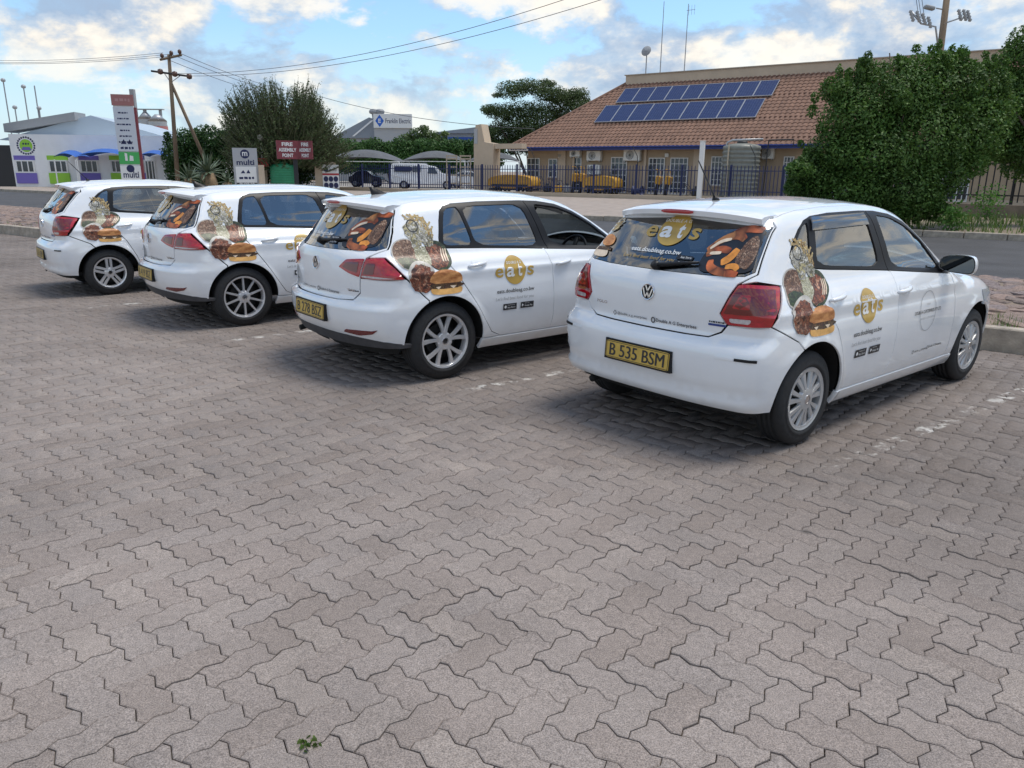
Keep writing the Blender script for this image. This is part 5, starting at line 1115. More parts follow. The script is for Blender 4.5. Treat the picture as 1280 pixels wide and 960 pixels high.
def grass_tuft(name, loc, h, nb, rs, m, parent=None, spread=.12, **kw):
    v = []; f = []
    for i in range(nb):
        a = rs.random() * 6.283; r = spread * math.sqrt(rs.random()); x, y = r * math.cos(a), r * math.sin(a); l = h * rs.uniform(.5, 1.1); ln = rs.uniform(.1, .6) * l; b = rs.random() * 6.283; w = .006 + .004 * rs.random(); dx, dy = math.cos(b), math.sin(b); k = len(v)
        v += [(x - dy * w, y + dx * w, 0), (x + dy * w, y - dx * w, 0), (x + dx * ln * .4 + dy * w * .8, y + dy * ln * .4 - dx * w * .8, l * .6), (x + dx * ln * .4 - dy * w * .8, y + dy * ln * .4 + dx * w * .8, l * .6), (x + dx * ln, y + dy * ln, l)]; f += [(k, k + 1, k + 2, k + 3), (k + 3, k + 2, k + 4)]
    o = obj(name, mkmesh(name, v, f), m, parent, **kw); o.location = loc; return o
# ================================================================== buildings and things across the road
MT = dict(beige=mat('beige_plaster', (.40, .31, .215), .9, var=.08, scale=1.5, bump=.15), pale=mat('pale_plaster', (.52, .42, .31), .9, var=.07, scale=1.2), tile=mat('terracotta_tiles', (.215, .122, .085), .88, var=.14, scale=1.6, bump=.2, rnd=('isl', .10)),
    blue=mat('royal_blue_paint', (.012, .030, .165), .45, var=.1, scale=4), bluef=mat('blue_fence_paint', (.016, .026, .095), .5), wframe=mat('white_window_frame', (.72, .72, .70), .5), dglass=mat('dark_window_glass', (.03, .045, .055), .08, coat=.6), white=mat('white_wall_paint', (.78, .78, .77), .8, var=.05, scale=1.0),
    galv=mat('galvanised_steel', (.42, .43, .44), .45, .6, var=.12, scale=8), wood=mat('weathered_wood', (.17, .125, .085), .9, var=.3, scale=6, bump=.5, stretch=(1, 1, .1)), black=mat('black_steel', (.02, .02, .022), .5), ac=mat('air_unit_white', (.70, .70, .66), .5, var=.05, scale=5),
    yellow=mat('machine_yellow', (.50, .27, .030), .5, var=.2, scale=6), grey=mat('grey_paint', (.30, .31, .32), .6), shade=mat('grey_shade_net', (.105, .11, .12), .85, var=.15, scale=1.5), sign=mat('sign_white', (.74, .74, .72), .5), maroon=mat('maroon_sign', (.20, .035, .045), .5, var=.15, scale=5),
    navy=mat('navy_print', (.010, .016, .075), .5), redp=mat('red_print', (.42, .03, .04), .5), greyb=mat('sign_grey', (.40, .41, .42), .5), tank=mat('translucent_tank', (.20, .205, .175), .45, var=.15, scale=3), rub=mat('machine_rubber', (.02, .02, .02), .8), darkroof=mat('grey_roof_sheet', (.24, .27, .31), .6, var=.06, scale=.6),
    bluesheet=mat('pale_blue_roof', (.40, .48, .56), .6, var=.04, scale=.4), aw=mat('blue_awning', (.022, .11, .42), .6, var=.08, scale=2), lime=mat('lime_panel', (.28, .56, .045), .6), purple=mat('purple_panel', (.165, .125, .43), .6), green=mat('green_tank_paint', (.02, .22, .10), .5, var=.1, scale=3), box=mat('olive_cabinet', (.16, .145, .055), .6, var=.1, scale=3),
    cable=mat('power_cable', (.10, .10, .11), .6), ins=mat('insulator', (.10, .05, .035), .3), gins=mat('grey_insulator', (.38, .39, .40), .35), carw=mat('white_vehicle_paint', (.78, .79, .80), .25, coat=.8))

def solar_material():
    m = bpy.data.materials.new('solar_cells'); m.use_nodes = True; nt = m.node_tree; N = nt.nodes.new; L = nt.links.new; b = nt.nodes['Principled BSDF']; b.inputs['Roughness'].default_value = .30; b.inputs['Specular IOR Level'].default_value = .25
    tc = N('ShaderNodeTexCoord'); br = N('ShaderNodeTexBrick'); br.offset = 0; br.inputs['Scale'].default_value = 1; br.inputs['Brick Width'].default_value = .165; br.inputs['Row Height'].default_value = .165; br.inputs['Mortar Size'].default_value = .006; br.inputs['Color1'].default_value = (.010, .022, .085, 1); br.inputs['Color2'].default_value = (.014, .028, .105, 1); br.inputs['Mortar'].default_value = (.10, .13, .22, 1)
    L(tc.outputs['Object'], br.inputs['Vector']); L(br.outputs['Color'], b.inputs['Base Color']); return m

def tiled_building():
    T0, N0, ZE = -32.7, 46.0, 3.22; NR, ZR, T1 = 52.0, 7.66, 26.0; sl = (ZR - ZE) / (NR - N0)
    r = rroot('office_building', -10, 47, label='single storey beige office building with a terracotta tiled hipped roof and blue fascia', cat='building'); ox, oy = -10.0, 47.0
    V = lambda t, n, z: (t - ox, n - oy, z)
    w = MB(); w.box(T0 + 1.0 - ox, T1 - 1 - ox, 0, 10, .1, ZE - .05); w.build('wall', MT['beige'], r)
    # pale pilasters and plinth
    for px0, px1 in ((698, 707), (867, 876), (716, 718), (805, 808)):
        a, b = on_n(px0, 200, 46.9).x, on_n(px1, 200, 46.9).x; MB().box(a - ox, b - ox, -.14, -.003, .1, ZE - .06).build('pilaster', MT['pale'], r)
    MB().box(T0 + 1.0 - ox, T1 - 1 - ox, -.05, -.002, .1, .42).build('plinth', MT['pale'], r)
    # roof planes (solid) with tile courses on them
    m = MB(); e = [V(T0, N0, ZE), V(T1, N0, ZE), V(T1 - 6, NR, ZR), V(T0 + 6, NR, ZR), V(T0, NR + 6, ZE), V(T1, NR + 6, ZE)]; m.add(e, [(0, 1, 2, 3), (4, 0, 3), (5, 4, 3, 2), (1, 5, 2), (0, 4, 5, 1)]); roof = m.build('roof', mat('roof_underlay', (.16, .07, .045), .9), r)
    L_ = math.hypot(NR - N0, ZR - ZE); cs = .345; nc = int(L_ / cs); tw = .30; verts = []; faces = []
    def course(p0, du, dv, nrm, u0, u1, s0, s1):
        """one wavy course: u along the eave from u0 to u1, s up the slope"""
        k = max(1, int(round((u1 - u0) / tw))); prof = ((0, .0), (.25, .045), (.5, .060), (.75, .045), (.88, .008))
        for i in range(k):
            b = len(verts)
            for ss, lift in ((s0 - .03, .035), (s1, .0)):
                for a_, h in prof + ((1.0, 0.0),): verts.append(p0 + du * (u0 + (i + a_) * (u1 - u0) / k) + dv * ss + nrm * (h + lift + .01))
            for a_, h in prof + ((1.0, 0.0),): verts.append(p0 + du * (u0 + (i + a_) * (u1 - u0) / k) + dv * (s0 - .03) + nrm * .004)
            for q in range(5): faces.append((b + q, b + q + 1, b + 6 + q + 1, b + 6 + q)); faces.append((b + 12 + q, b + 12 + q + 1, b + q + 1, b + q))
    c_, s_ = (NR - N0) / L_, (ZR - ZE) / L_
    for j in range(nc + 1):
        a0 = j * cs * c_; course(Vector(V(T0, N0, ZE)), Vector((1, 0, 0)), Vector((0, c_, s_)), Vector((0, -s_, c_)), a0 + .05, (T1 - T0) - a0 - .05, j * cs, min((j + 1) * cs, L_))
    obj('roof_tiles', mkmesh('roof_tiles', verts, faces), MT['tile'], roof, kind='stuff')
    hip = MB()
    for (p, q) in ((V(T0, N0, ZE + .05), V(T0 + 6, NR, ZR + .05)), (V(T1, N0, ZE + .05), V(T1 - 6, NR, ZR + .05))): hip.tube([p, q], .12, 8)
    hip.build('hip_tiles', MT['tile'], roof, kind='stuff')
    # parapet wall along the ridge
    MB().box(T0 + 6.0 - ox, T1 - 5 - ox, NR - .12 - oy, NR + .5 - oy, ZR - .3, ZR + .56).build('parapet', MT['pale'], r); MB().box(T0 + 5.92 - ox, T1 - 4.9 - ox, NR - .2 - oy, NR + .58 - oy, ZR + .562, ZR + .62).build('coping', mat('coping', (.42, .35, .27), .9), r)
    # fascia and soffit
    MB().box(T0 - .02 - ox, T1 - ox, N0 - .06 - oy, N0 - oy, ZE - .20, ZE + .03).build('fascia', MT['blue'], r); MB().box(T0 - .06 - ox, T0 - ox, N0 - oy, NR + 6 - oy, ZE - .20, ZE + .03).build('fascia', MT['blue'], r)
    MB().box(T0 - ox, T1 - ox, N0 - oy + .01, N0 + 1.05 - oy, ZE - .12, ZE - .07).build('soffit', MT['pale'], r); g = MB(); g.tube([V(T0, N0 - .11, ZE - .02), V(T1, N0 - .11, ZE - .02)], .055, 8); g.build('gutter', MT['blue'], r)
    sb = MB().box(T0 + .1 - ox, on_n(661, 187, N0).x - ox, N0 - .10 - oy, N0 - .065 - oy, ZE - .20, ZE + .02).build('name_strip', MT['sign'], r)
    a, b = T0 + .1, on_n(661, 187, N0).x; M_ = Matrix.Translation(((a + b) / 2 - ox, N0 - .10 - oy, ZE - .09)) @ Matrix.Rotation(R(90), 4, 'X'); flat_sign_print('name_lettering', bars((b - a) * .8, .11, 5), MT['navy'], sb, M_)
    # windows and french doors: pixel columns in the photo, on the wall plane
    def opening(px0, px1, z0, z1, nx, nz):
        a, b = on_n(px0, 210, 47).x, on_n(px1, 210, 47).x; wn = MB(); fw = .055; x0, x1 = a - ox, b - ox
        for X0, X1, Z0, Z1 in ((x0, x1, z1 - fw, z1), (x0, x1, z0, z0 + fw), (x0, x0 + fw, z0 + fw, z1 - fw), (x1 - fw, x1, z0 + fw, z1 - fw)): wn.box(X0, X1, -.07, -.02, Z0, Z1)
        for i in range(1, nx): xx = x0 + (x1 - x0) * i / nx; wn.box(xx - .022, xx + .022, -.068, -.022, z0 + fw, z1 - fw)
        for i in range(1, nz): zz = z0 + (z1 - z0) * i / nz; wn.box(x0 + fw, x1 - fw, -.066, -.024, zz - .016, zz + .016)
        f = wn.build('window', MT['wframe'], r); MB().box(x0 + .01, x1 - .01, -.035, -.004, z0 + .01, z1 - .01).build('pane', MT['dglass'], f)
        MB().box(x0 - .06, x1 + .06, -.12, -.002, z0 - .07, z0 - .001).build('sill', MT['pale'], f)
    for q in ((659, 675, 1.25, 2.55, 3, 3), (686, 697, 1.25, 2.5, 2, 3), (716, 727, .35, 2.6, 2, 5), (764, 784, .30, 2.6, 4, 6), (811, 831, .30, 2.55, 4, 6), (838, 860, .30, 2.55, 4, 6), (889, 903, .9, 2.62, 3, 5), (979, 992, .9, 2.6, 3, 5), (1030, 1052, .3, 2.6, 4, 6), (1090, 1110, .3, 2.6, 4, 6), (1180, 1215, .3, 2.6, 5, 6)): opening(*q)
    # wall lamps
    for px in (701, 834): a = on_n(px, 197, 47).x - ox; MB().cbox(a - .13, a + .13, -.14, -.003, 2.58, 2.82, .02).build('wall_lamp', MT['ac'], r)
    # solar panels on racks
    sm = solar_material(); fm = mat('panel_frame', (.42, .43, .45), .45, .4)
    nrm = Vector((0, -s_, c_))
    def on_roof(px, py):
        o, d = pix_ray(px, py); oo = Vector((o.dot(TD), o.dot(ND), o.z)); dd = Vector((d.dot(TD), d.dot(ND), d.z)); p0 = Vector((T0, N0, ZE)) + nrm * .16; k = (p0 - oo).dot(nrm) / dd.dot(nrm); return oo + dd * k
    for row, (bl, br, tr) in enumerate((((743, 152.5), (944, 147), (958, 122)), ((768, 130.5), (966, 117), (981, 96)))):
        A, Bq, C_ = on_roof(*bl), on_roof(*br), on_roof(*tr); up = Vector((0, c_, s_)); h = (C_ - Bq).dot(up) * .93; w_ = (Bq.x - A.x) / 9; sA = (A - Vector((T0, N0, ZE))).dot(up); sB = (Bq - Vector((T0, N0, ZE))).dot(up); s0 = (sA + sB) / 2
        for i in range(9):
            p = Vector((A.x + w_ * i, N0, ZE)) + up * s0 + nrm * .15; root = rroot('solar_panel', p.x, p.y, p.z); root.rotation_euler = (math.asin(s_), 0, RZ)
            root.rotation_mode = 'XYZ'; q = Matrix.Rotation(RZ, 4, 'Z') @ Matrix.Rotation(math.asin(s_), 4, 'X'); root.rotation_euler = q.to_euler()
            tag(root, 'blue solar panel in the %s row on the tiled roof' % ('lower' if row == 0 else 'upper'), 'solar panel', 'solar panels in the %s row on the tiled roof' % ('lower' if row == 0 else 'upper'))
            fr = MB()
            for x0, x1, y0, y1 in ((.008, w_ - .008, 0, .028), (.008, w_ - .008, h - .028, h), (.008, .032, .028, h - .028), (w_ - .032, w_ - .008, .028, h - .028)): fr.box(x0, x1, y0, y1, -.02, .035)
            fr.build('frame', fm, root); MB().box(.03, w_ - .03, .026, h - .026, -.015, .025).build('cells', sm, root)
            MB().box(w_ * .2, w_ * .2 + .05, .02, h - .02, -.10, -.021).box(w_ * .8 - .05, w_ * .8, .02, h - .02, -.10, -.021).build('rail', MT['galv'], root, kind='stuff')
    return r
tiled_building()

def air_unit(px0, px1, py0, py1, label, n=46.98, wall=True):
    a, b = on_n(px0, py1, n), on_n(px1, py0, n); w_, z0, z1 = b.x - a.x, a.z, b.z; r = rroot('air_conditioner', a.x, n, 0, label=label, cat='air conditioner', group='outdoor air conditioner units')
    MB().cbox(0, w_, -.36, -.06 if wall else -.01, z0, z1, .02).build('casing', MT['ac'], r)
    c_ = Matrix.Translation((w_ * .40, -.362, (z0 + z1) / 2)) @ Matrix.Rotation(R(90), 4, 'X'); rr = (z1 - z0) * .40; MB().lathe([(rr, -.01), (rr, .02), (rr * .9, .03), (rr * .88, .0)], 24, c_).build('fan_ring', MT['grey'], r, True); g = MB()
    for k in range(3): g.lathe([(rr * (.28 + .22 * k), .012), (rr * (.30 + .22 * k), .018), (rr * (.32 + .22 * k), .012)], 20, c_)
    for k in range(6): a_ = math.pi * k / 6; g.box(-rr * .86, rr * .86, -.006, .006, .005, .011, c_ @ Matrix.Rotation(a_, 4, 'Z'))
    g.build('fan_grille', MT['black'], r, kind='stuff'); MB().lathe([(rr * .87, -.005), (0, -.005)], 24, c_).build('fan_recess', MT['black'], r)
    if wall: MB().box(.08, .13, -.34, 0.02, z0 - .06, z0 - .002).build('bracket', MT['galv'], r); MB().box(w_ - .13, w_ - .08, -.34, 0.02, z0 - .06, z0 - .002).build('bracket', MT['galv'], r)
    else: MB().box(.1, w_ - .1, -.3, -.08, .16, z0 - .002).build('stand', MT['galv'], r)
air_unit(715, 728, 188, 196, 'small air conditioner high on the wall above the narrow window')
air_unit(736, 754, 188.5, 201, 'air conditioner under the eave directly above another unit')
air_unit(782, 803, 187, 201, 'large air conditioner under the eave beside a french door')
air_unit(737, 753, 206, 218, 'air conditioner on a stand below another unit')
air_unit(954, 970, 184, 198.5, 'air conditioner under the eave beside the water tank')

def fence_run(name, pts_tn, z0, h, step, m, post_every, label, plinth=None, rail_m=None, tip=True):
    r = empty(name, (0, 0, 0), label=label, cat='fence'); (t0, n0), (t1, n1) = pts_tn; A, B_ = RF(t0, n0), RF(t1, n1); d = B_ - A; L_ = d.length; d.normalize(); r.location = A; r.rotation_euler = (0, 0, math.atan2(d.y, d.x)); k = int(L_ / step); wv = .022
    pale = MB().add([(-wv, 0, .06), (wv, 0, .06), (wv, .018, .06), (-wv, .018, .06), (-wv, 0, h - .07), (wv, 0, h - .07), (wv, .018, h - .07), (-wv, .018, h - .07), (0, .009, h)], [(0, 1, 5, 4), (1, 2, 6, 5), (2, 3, 7, 6), (3, 0, 4, 7), (4, 5, 8), (5, 6, 8), (6, 7, 8), (7, 4, 8), (3, 2, 1, 0)]).mesh('pale'); pale.materials.append(m)
    for i in range(k): o = obj('pale', pale, None, r); o.location = ((i + .5) * step, 0, z0)
    for zz in (.30, h - .30): MB().box(0, L_, .021, .065, z0 + zz - .025, z0 + zz + .025).build('rail', m, r)
    pm = MB().box(-.05, .05, .07, .17, 0, h + .05).mesh('post'); pm.materials.append(m); q = 0.0
    while q <= L_ + .01: o = obj('post', pm, None, r); o.location = (q, 0, z0 - .02); q += post_every
    if plinth: MB().box(0, L_, -.12, .22, plinth[0], z0 - .03).build('plinth', plinth[1], r)
    return r
fence_run('palisade_fence', ((-47.2, 42.8), (-6.2, 42.8)), .36, 1.70, .205, MT['bluef'], 2.9, 'royal blue palisade fence on a low plinth in front of the tiled building', (.05, MT['pale']))
fence_run('palisade_fence', ((-53.4, 42.8), (-49.3, 42.8)), .30, 1.75, .205, MT['bluef'], 2.05, 'short blue palisade gate section between two plastered piers', (.05, MT['pale']))
fence_run('palisade_fence', ((-6.9, 34.6), (8, 33.0)), .62, 1.75, .22, MT['black'], 2.7, 'dark palisade fence on a dwarf wall behind the leafy bushes', (.1, mat('dwarf_wall', (.22, .175, .13), .9, var=.2, scale=3)))
# outriggers with wire above the blue fence
for i, px in enumerate((668, 797, 944)):
    p = on_n(px, 206, 42.95); r = rroot('wire_outrigger', p.x, 42.95, 2.02, label='slim dark steel arm rising above the blue fence', cat='fence arm', group='steel arms above the blue fence'); MB().tube([(0, 0, 0), (-.05, 0, .55), (-.38, 0, 1.1)], .022, 6).build('arm', MT['black'], r)
wp = on_n(878, 247, 42.5); r = rroot('white_post', -16.9, 42.5, .1, label='plain white square post in front of the blue fence', cat='post'); MB().cbox(-.12, .12, -.12, .12, 0, 3.22, .02).build('shaft', MT['sign'], r); MB().cbox(-.14, .14, -.14, .14, 3.222, 3.26, .01).build('cap', MT['sign'], r)

def water_tank():
    a, b = on_n(905, 182, 45.2), on_n(951, 182, 45.2); w_ = b.x - a.x; r = rroot('water_tank', (a.x + b.x) / 2, 45.2, .16, label='tall ribbed grey plastic water tank beside the office wall', cat='water tank'); R0 = w_ / 2; prof = []; z = 0
    while z < 2.85: prof += [(R0, z), (R0 - .05, z + .07), (R0 - .05, z + .12), (R0, z + .19)]; z += .24
    prof += [(R0 * .96, 2.98), (R0 * .7, 3.08), (.32, 3.14)]; MB().lathe(prof, 36).build('body', MT['tank'], r, True); MB().lathe([(.30, 3.13), (.30, 3.22), (.24, 3.26), (0, 3.27)], 24).build('lid', MT['black'], r, True)
    MB().tube([(-.8, -.5, 2.7), (-.7, -.5, 3.18), (-.4, -.5, 3.30), (1.3, -.4, 3.32)], .06, 8).build('inlet_pipe', MT['galv'], r, True); MB().tube([(-.38, -R0 - .02, .1), (-.38, -R0 - .02, 3.0)], .045, 8).build('down_pipe', mat('cream_pipe', (.5, .42, .3), .6), r); MB().tube([(R0 + .45, -.3, .05), (R0 + .52, -.3, 3.28)], .035, 8).build('stand_pipe', MT['black'], r); MB().tube([(R0 + .52, -.3, 3.28), (R0 + 1.9, -.3, 3.30), (R0 + 1.9, -.3, 2.9)], .035, 8).build('cross_pipe', MT['black'], r)
water_tank()

# ------------------------------------------------------------------ yellow plant behind the fence
def wheel_at(mb, x, y, z, r, w): mb.lathe([(r * .5, -w / 2), (r, -w / 2), (r, w / 2), (r * .5, w / 2)], 16, Matrix.Translation((x, y, z)) @ Matrix.Rotation(R(90), 4, 'X'))
def compressor(px0, px1, label, n=44.6):
    a, b = on_n(px0, 235, n).x, on_n(px1, 235, n).x; w_ = b - a; r = rroot('site_compressor', a, n, .16, label=label, cat='machine'); hood = chaikin([(0, .35), (w_, .35), (w_, .95), (w_ * .9, 1.15), (w_ * .45, 1.28), (w_ * .1, 1.12), (0, .9)], 2, True)
    MB().prism([(x, z) for x, z in hood], 0, 1.1, Matrix.Rotation(R(90), 4, 'X')).build('hood', MT['yellow'], r); MB().box(w_ * .1, w_ * .9, -1.14, -1.104, .5, .62).build('side_stripe', MT['black'], r); MB().box(.05, w_ - .05, -1.0, -.1, .22, .348).build('chassis', MT['black'], r)
    for y in (-1.05, -.05):
        for x in (w_ * .25, w_ * .75): m = MB(); wheel_at(m, x, y, .26, .26, .16); m.build('wheel', MT['rub'], r, True)
    MB().tube([(w_, -.5, .4), (w_ + .8, -.5, .3)], .04, 6).build('drawbar', MT['black'], r); MB().tube([(w_ * .7, -.5, 1.2), (w_ * .7, -.5, 1.5)], .04, 8).build('exhaust', MT['black'], r)
compressor(621, 676, 'long yellow wheeled site compressor with rounded hood behind the blue fence')
compressor(738, 779, 'small yellow site compressor standing under the air conditioner units', 45.6)
def compactor(px, label, n, col, hgt=1.15, grp=None):
    p = on_n(px, 240, n); r = rroot('plate_compactor', p.x, n, .16, label=label, cat='machine', group=grp); MB().cbox(-.32, .32, -.25, .25, 0, .14, .03).build('base_plate', MT['black'], r); MB().cbox(-.22, .24, -.20, .20, .16, .58, .04).build('engine', col, r); MB().lathe([(.10, .58), (.10, .70), (.06, .74), (0, .74)], 14).build('air_filter', MT['black'], r, True); MB().tube([(-.2, -.22, .3), (-.62, -.24, hgt), (-.62, .24, hgt), (-.2, .22, .3)], .02, 6).build('handle', MT['black'], r)
compactor(684, 'black plate compactor with folded handle beside the yellow compressor', 44.7, MT['black']); compactor(697, 'yellow and black plate compactor beside a black one', 44.5, MT['yellow'], 1.0); compactor(709, 'low black plate compactor beside the tall yellow rammers', 44.9, MT['grey'], .9); compactor(870, 'round dark compactor standing by the white post', 44.2, MT['black'], .8)
def rammer(px, label, n, h, grp):
    p = on_n(px, 240, n); r = rroot('trench_rammer', p.x, n, .16, label=label, cat='machine', group=grp); MB().cbox(-.14, .14, -.17, .17, 0, .08, .02).build('shoe', MT['black'], r); M_ = Matrix.Rotation(R(10), 4, 'Y'); MB().lathe([(.10, .08), (.12, .2), (.10, .35), (.12, .5), (.13, h * .52)], 14, M_).build('bellows', MT['rub'], r, True); MB().cbox(-.17, .20, -.16, .16, h * .5, h * .80, .04, M_).build('engine', MT['yellow'], r); MB().tube([M_ @ Vector(q) for q in ((.15, -.18, h * .6), (-.1, -.2, h), (-.25, -.2, h * 1.02), (-.25, .2, h * 1.02), (-.1, .2, h), (.15, .18, h * .6))], .022, 6).build('handle', MT['yellow'], r)
for i, px in enumerate((715, 724)): rammer(px, 'tall yellow trench rammer beside the narrow wall window', 44.8, 1.75, 'tall yellow rammers beside the narrow window')
for i, px in enumerate((819, 831)): rammer(px, 'yellow trench rammer in front of the paired french doors', 44.4, 1.6, 'yellow rammers in front of the french doors')
r = rroot('stacked_hose_reel', on_n(797, 240, 44.2).x, 44.2, .16, label='low blue hose reel on the yard behind the fence', cat='machine'); MB().lathe([(.32, -.30), (.32, -.26), (.16, -.24), (.16, .24), (.32, .26), (.32, .30)], 20, Matrix.Translation((0, 0, .36)) @ Matrix.Rotation(R(90), 4, 'Y')).build('drum', MT['bluef'], r, True); MB().box(-.34, .34, -.2, .2, 0, .06).build('stand', MT['black'], r)

# ------------------------------------------------------------------ entrance pylon, signs, carports, vehicles
def gate_pylon():
    a, b = on_n(601, 240, 45.0), on_n(625, 240, 45.0); r = rroot('entrance_pylon', (a.x + b.x) / 2, 45.0, .1, label='tapered beige plaster entrance pylon left of the tiled roof', cat='pylon'); hw_ = (b.x - a.x) / 2
    z1 = on_n(606, 156, 45).z - .1; zm = on_n(612, 180, 45).z - .1
    MB().prism([(-hw_, 0), (hw_, 0), (hw_, zm), (hw_ * .1, zm + .1), (-hw_ * .25, z1), (-hw_ * .8, z1 - .05), (-hw_, zm)], 0, .8, Matrix.Rotation(R(90), 4, 'X')).build('shaft', MT['pale'], r); MB().box(hw_ + .005, hw_ + 2.3, -.7, -.1, zm - .35, zm - .02).build('beam', MT['pale'], r); MB().box(-hw_ * .95, -hw_ * .6, -.83, -.802, zm, z1 - .3).build('sign_strip', MT['greyb'], r)
gate_pylon()
def panel_root(name, px_c, Y, z, label, cat, **kw):
    p = at_depth(px_c, 230, Y); return empty(name, (p.x, p.y, z), math.atan2(p.x, p.y) * -1.0 if False else RZ * .0 + math.atan2(-p.x, p.y), label=label, cat=cat, **kw), p
FX = Matrix.Rotation(R(90), 4, 'X')
def size_at(px0, px1, py0, py1, Y):
    pm = (py0 + py1) / 2; pc = (px0 + px1) / 2; return at_depth(px1, pm, Y).x - at_depth(px0, pm, Y).x, at_depth(pc, py1, Y).z, at_depth(pc, py0, Y).z
def round_m(r_, cx, cy): return [poly_shape(ngon(28, r_, None, cx, cy))]
# entrance sign
w_, z0, z1 = size_at(295, 324, 185, 240, 44.0); r, p = panel_root('entrance_sign', 309, 44.0, .1, 'white and grey upright entrance sign with a round dark blue emblem', 'sign')
MB().box(-w_ / 2, w_ / 2, -.09, .09, .05, z1 - .1).build('board', MT['greyb'], r); MB().box(w_ / 2 + .004, w_ / 2 + .32, -.2, .2, 0, z1 - 1.0).build('pier', MT['pale'], r); MB().box(-w_ * .42, w_ * .42, -.115, -.091, z1 - 1.95, z1 - 1.1).build('white_panel', MT['sign'], r); MB().box(-w_ * .42, w_ * .42, -.115, -.091, .12, .62).build('white_panel', MT['sign'], r); MB().box(-w_ * .42, w_ * .42, -.115, -.091, .64, z1 - 1.97).build('black_panel', MT['black'], r)
S_ = lambda x, z: Matrix.Translation((x, -.116, z)) @ FX
flat_sign_print('emblem', round_m(.24, 0, 0), MT['navy'], r, S_(0, z1 - .42).copy() @ Matrix.Translation((0, 0, -.024))); flat_sign_print('emblem_letter', [fit_text('m', .28, .22, bold=.02)], MT['sign'], r, S_(0, z1 - .42) @ Matrix.Translation((0, 0, -.020))); flat_sign_print('name_lettering', [fit_text('multi', w_ * .72, .30, bold=.02)], MT['navy'], r, S_(0, z1 - .86) @ Matrix.Translation((0, 0, -.024))); flat_sign_print('lower_lettering', [*[shift(q_, 0, -.2) for q_ in bars(w_ * .6, .15, 6)], poly_shape([(-.3, .05), (-.15, .22), (-.05, .05)]), poly_shape([(0, .05), (.12, .25), (.22, .05)])], MT['navy'], r, S_(0, z1 - 1.5)); flat_sign_print('plot_lettering', [fit_text('PLOT 20', w_ * .6, .15, bold=.02)], MT['sign'], r, S_(0, (.64 + z1 - 1.97) / 2)); flat_sign_print('maker_lettering', [shift(q_, .08, 0) for q_ in bars(w_ * .55, .13, 7)], MT['redp'], r, S_(0, .40))
# fire assembly point sign
w_, z0, z1 = size_at(346, 389, 176, 199, 40.0); r, p = panel_root('fire_assembly_sign', 371, 40.0, .1, 'maroon folded fire assembly point sign on a black post', 'sign'); MB().cbox(-.11, .11, -.11, .11, 0, z0 + .1, .01).build('post', MT['black'], r)
for side_, (lw, ang, txt) in enumerate(((w_ * .60, R(14), 'L'), (w_ * .40, R(-28), 'R'))):
    sgn = -1 if side_ == 0 else 1; M_ = Matrix.Translation((w_ * .10, -.14, (z0 + z1) / 2 - .1)) @ Matrix.Rotation(ang if side_ == 0 else ang, 4, 'Z'); lw2 = lw / math.cos(ang); bd = MB().box(min(0, sgn * lw2), max(0, sgn * lw2), -.03, .03, -(z1 - z0) / 2, (z1 - z0) / 2, M_).build('sign_board', MT['maroon'], r)
    for k_, tx in enumerate(('FIRE', 'ASSEMBLY', 'POINT')): flat_sign_print('lettering', [fit_text(tx, lw2 * (.5 if k_ != 1 else .82), (z1 - z0) * .2, bold=.03)], MT['sign'], bd, M_ @ Matrix.Translation((sgn * lw2 / 2, -.031, (1 - k_) * (z1 - z0) * .30)) @ FX)
# safety notice on its pier
w_, z0, z1 = size_at(404, 424, 206, 235.5, 58.0); r, p = panel_root('safety_notice', 414, 58.0, .1, 'white safety notice with six dark pictograms on a plastered pier', 'sign'); MB().box(-w_ * .95, w_ * .35, .08, .6, 0, z1 + .1).build('pier', MT['pale'], r); MB().box(-w_ / 2, w_ / 2, 0, .06, z0 - .1, z1 - .1).build('board', MT['sign'], r); h_ = z1 - z0
M_ = Matrix.Translation((0, -.001, (z0 + z1) / 2 - .1)) @ FX; flat_sign_print('pictograms', [poly_shape(ngon(16, h_ * .10, h_ * .12, (i - 1) * w_ * .3, -h_ * (.10 + .27 * j))) for i in range(3) for j in range(2)] , MT['navy'], r, M_); flat_sign_print('heading', [shift(fit_text('multi', w_ * .45, h_ * .13), w_ * .14, h_ * .3), poly_shape(ngon(16, h_ * .1, None, -w_ * .28, h_ * .3))], MT['navy'], r, M_); flat_sign_print('red_band', [poly_shape([(-w_ / 2, h_ * .06), (w_ / 2, h_ * .06), (w_ / 2, h_ * .14), (-w_ / 2, h_ * .14)])], MT['redp'], r, M_)
w_, z0, z1 = size_at(326, 333, 205, 240, 58.0); r, p = panel_root('gate_pier', 329, 58.0, .1, 'plain beige plastered pier at the blue gate beside the entrance sign', 'pier'); MB().cbox(-.35, .35, 0, .6, 0, 2.2, .03).build('pier_body', MT['pale'], r); MB().cbox(-.4, .4, -.05, .65, 2.204, 2.3, .02).build('cap', MT['pale'], r)
# lamp post with globe and a small red notice
w_, z0, z1 = size_at(324, 336, 170, 240, 56.0); r, p = panel_root('globe_lamp_post', 330, 56.0, .1, 'slim white lamp post with a round globe beside the entrance sign', 'lamp post'); MB().tube([(0, 0, 0), (0, 0, z1 - .45)], .06, 10).build('post', MT['sign'], r); MB().lathe([(.0, z1 - .47), (.14, z1 - .44), (.24, z1 - .25), (.20, z1 - .08), (.10, z1), (0, z1 + .01)], 20).build('globe', mat('lamp_globe', (.35, .33, .28), .4), r, True); MB().box(-.4, .4, -.13, -.065, z1 - 2.15, z1 - 1.6).build('notice', MT['redp'], r)
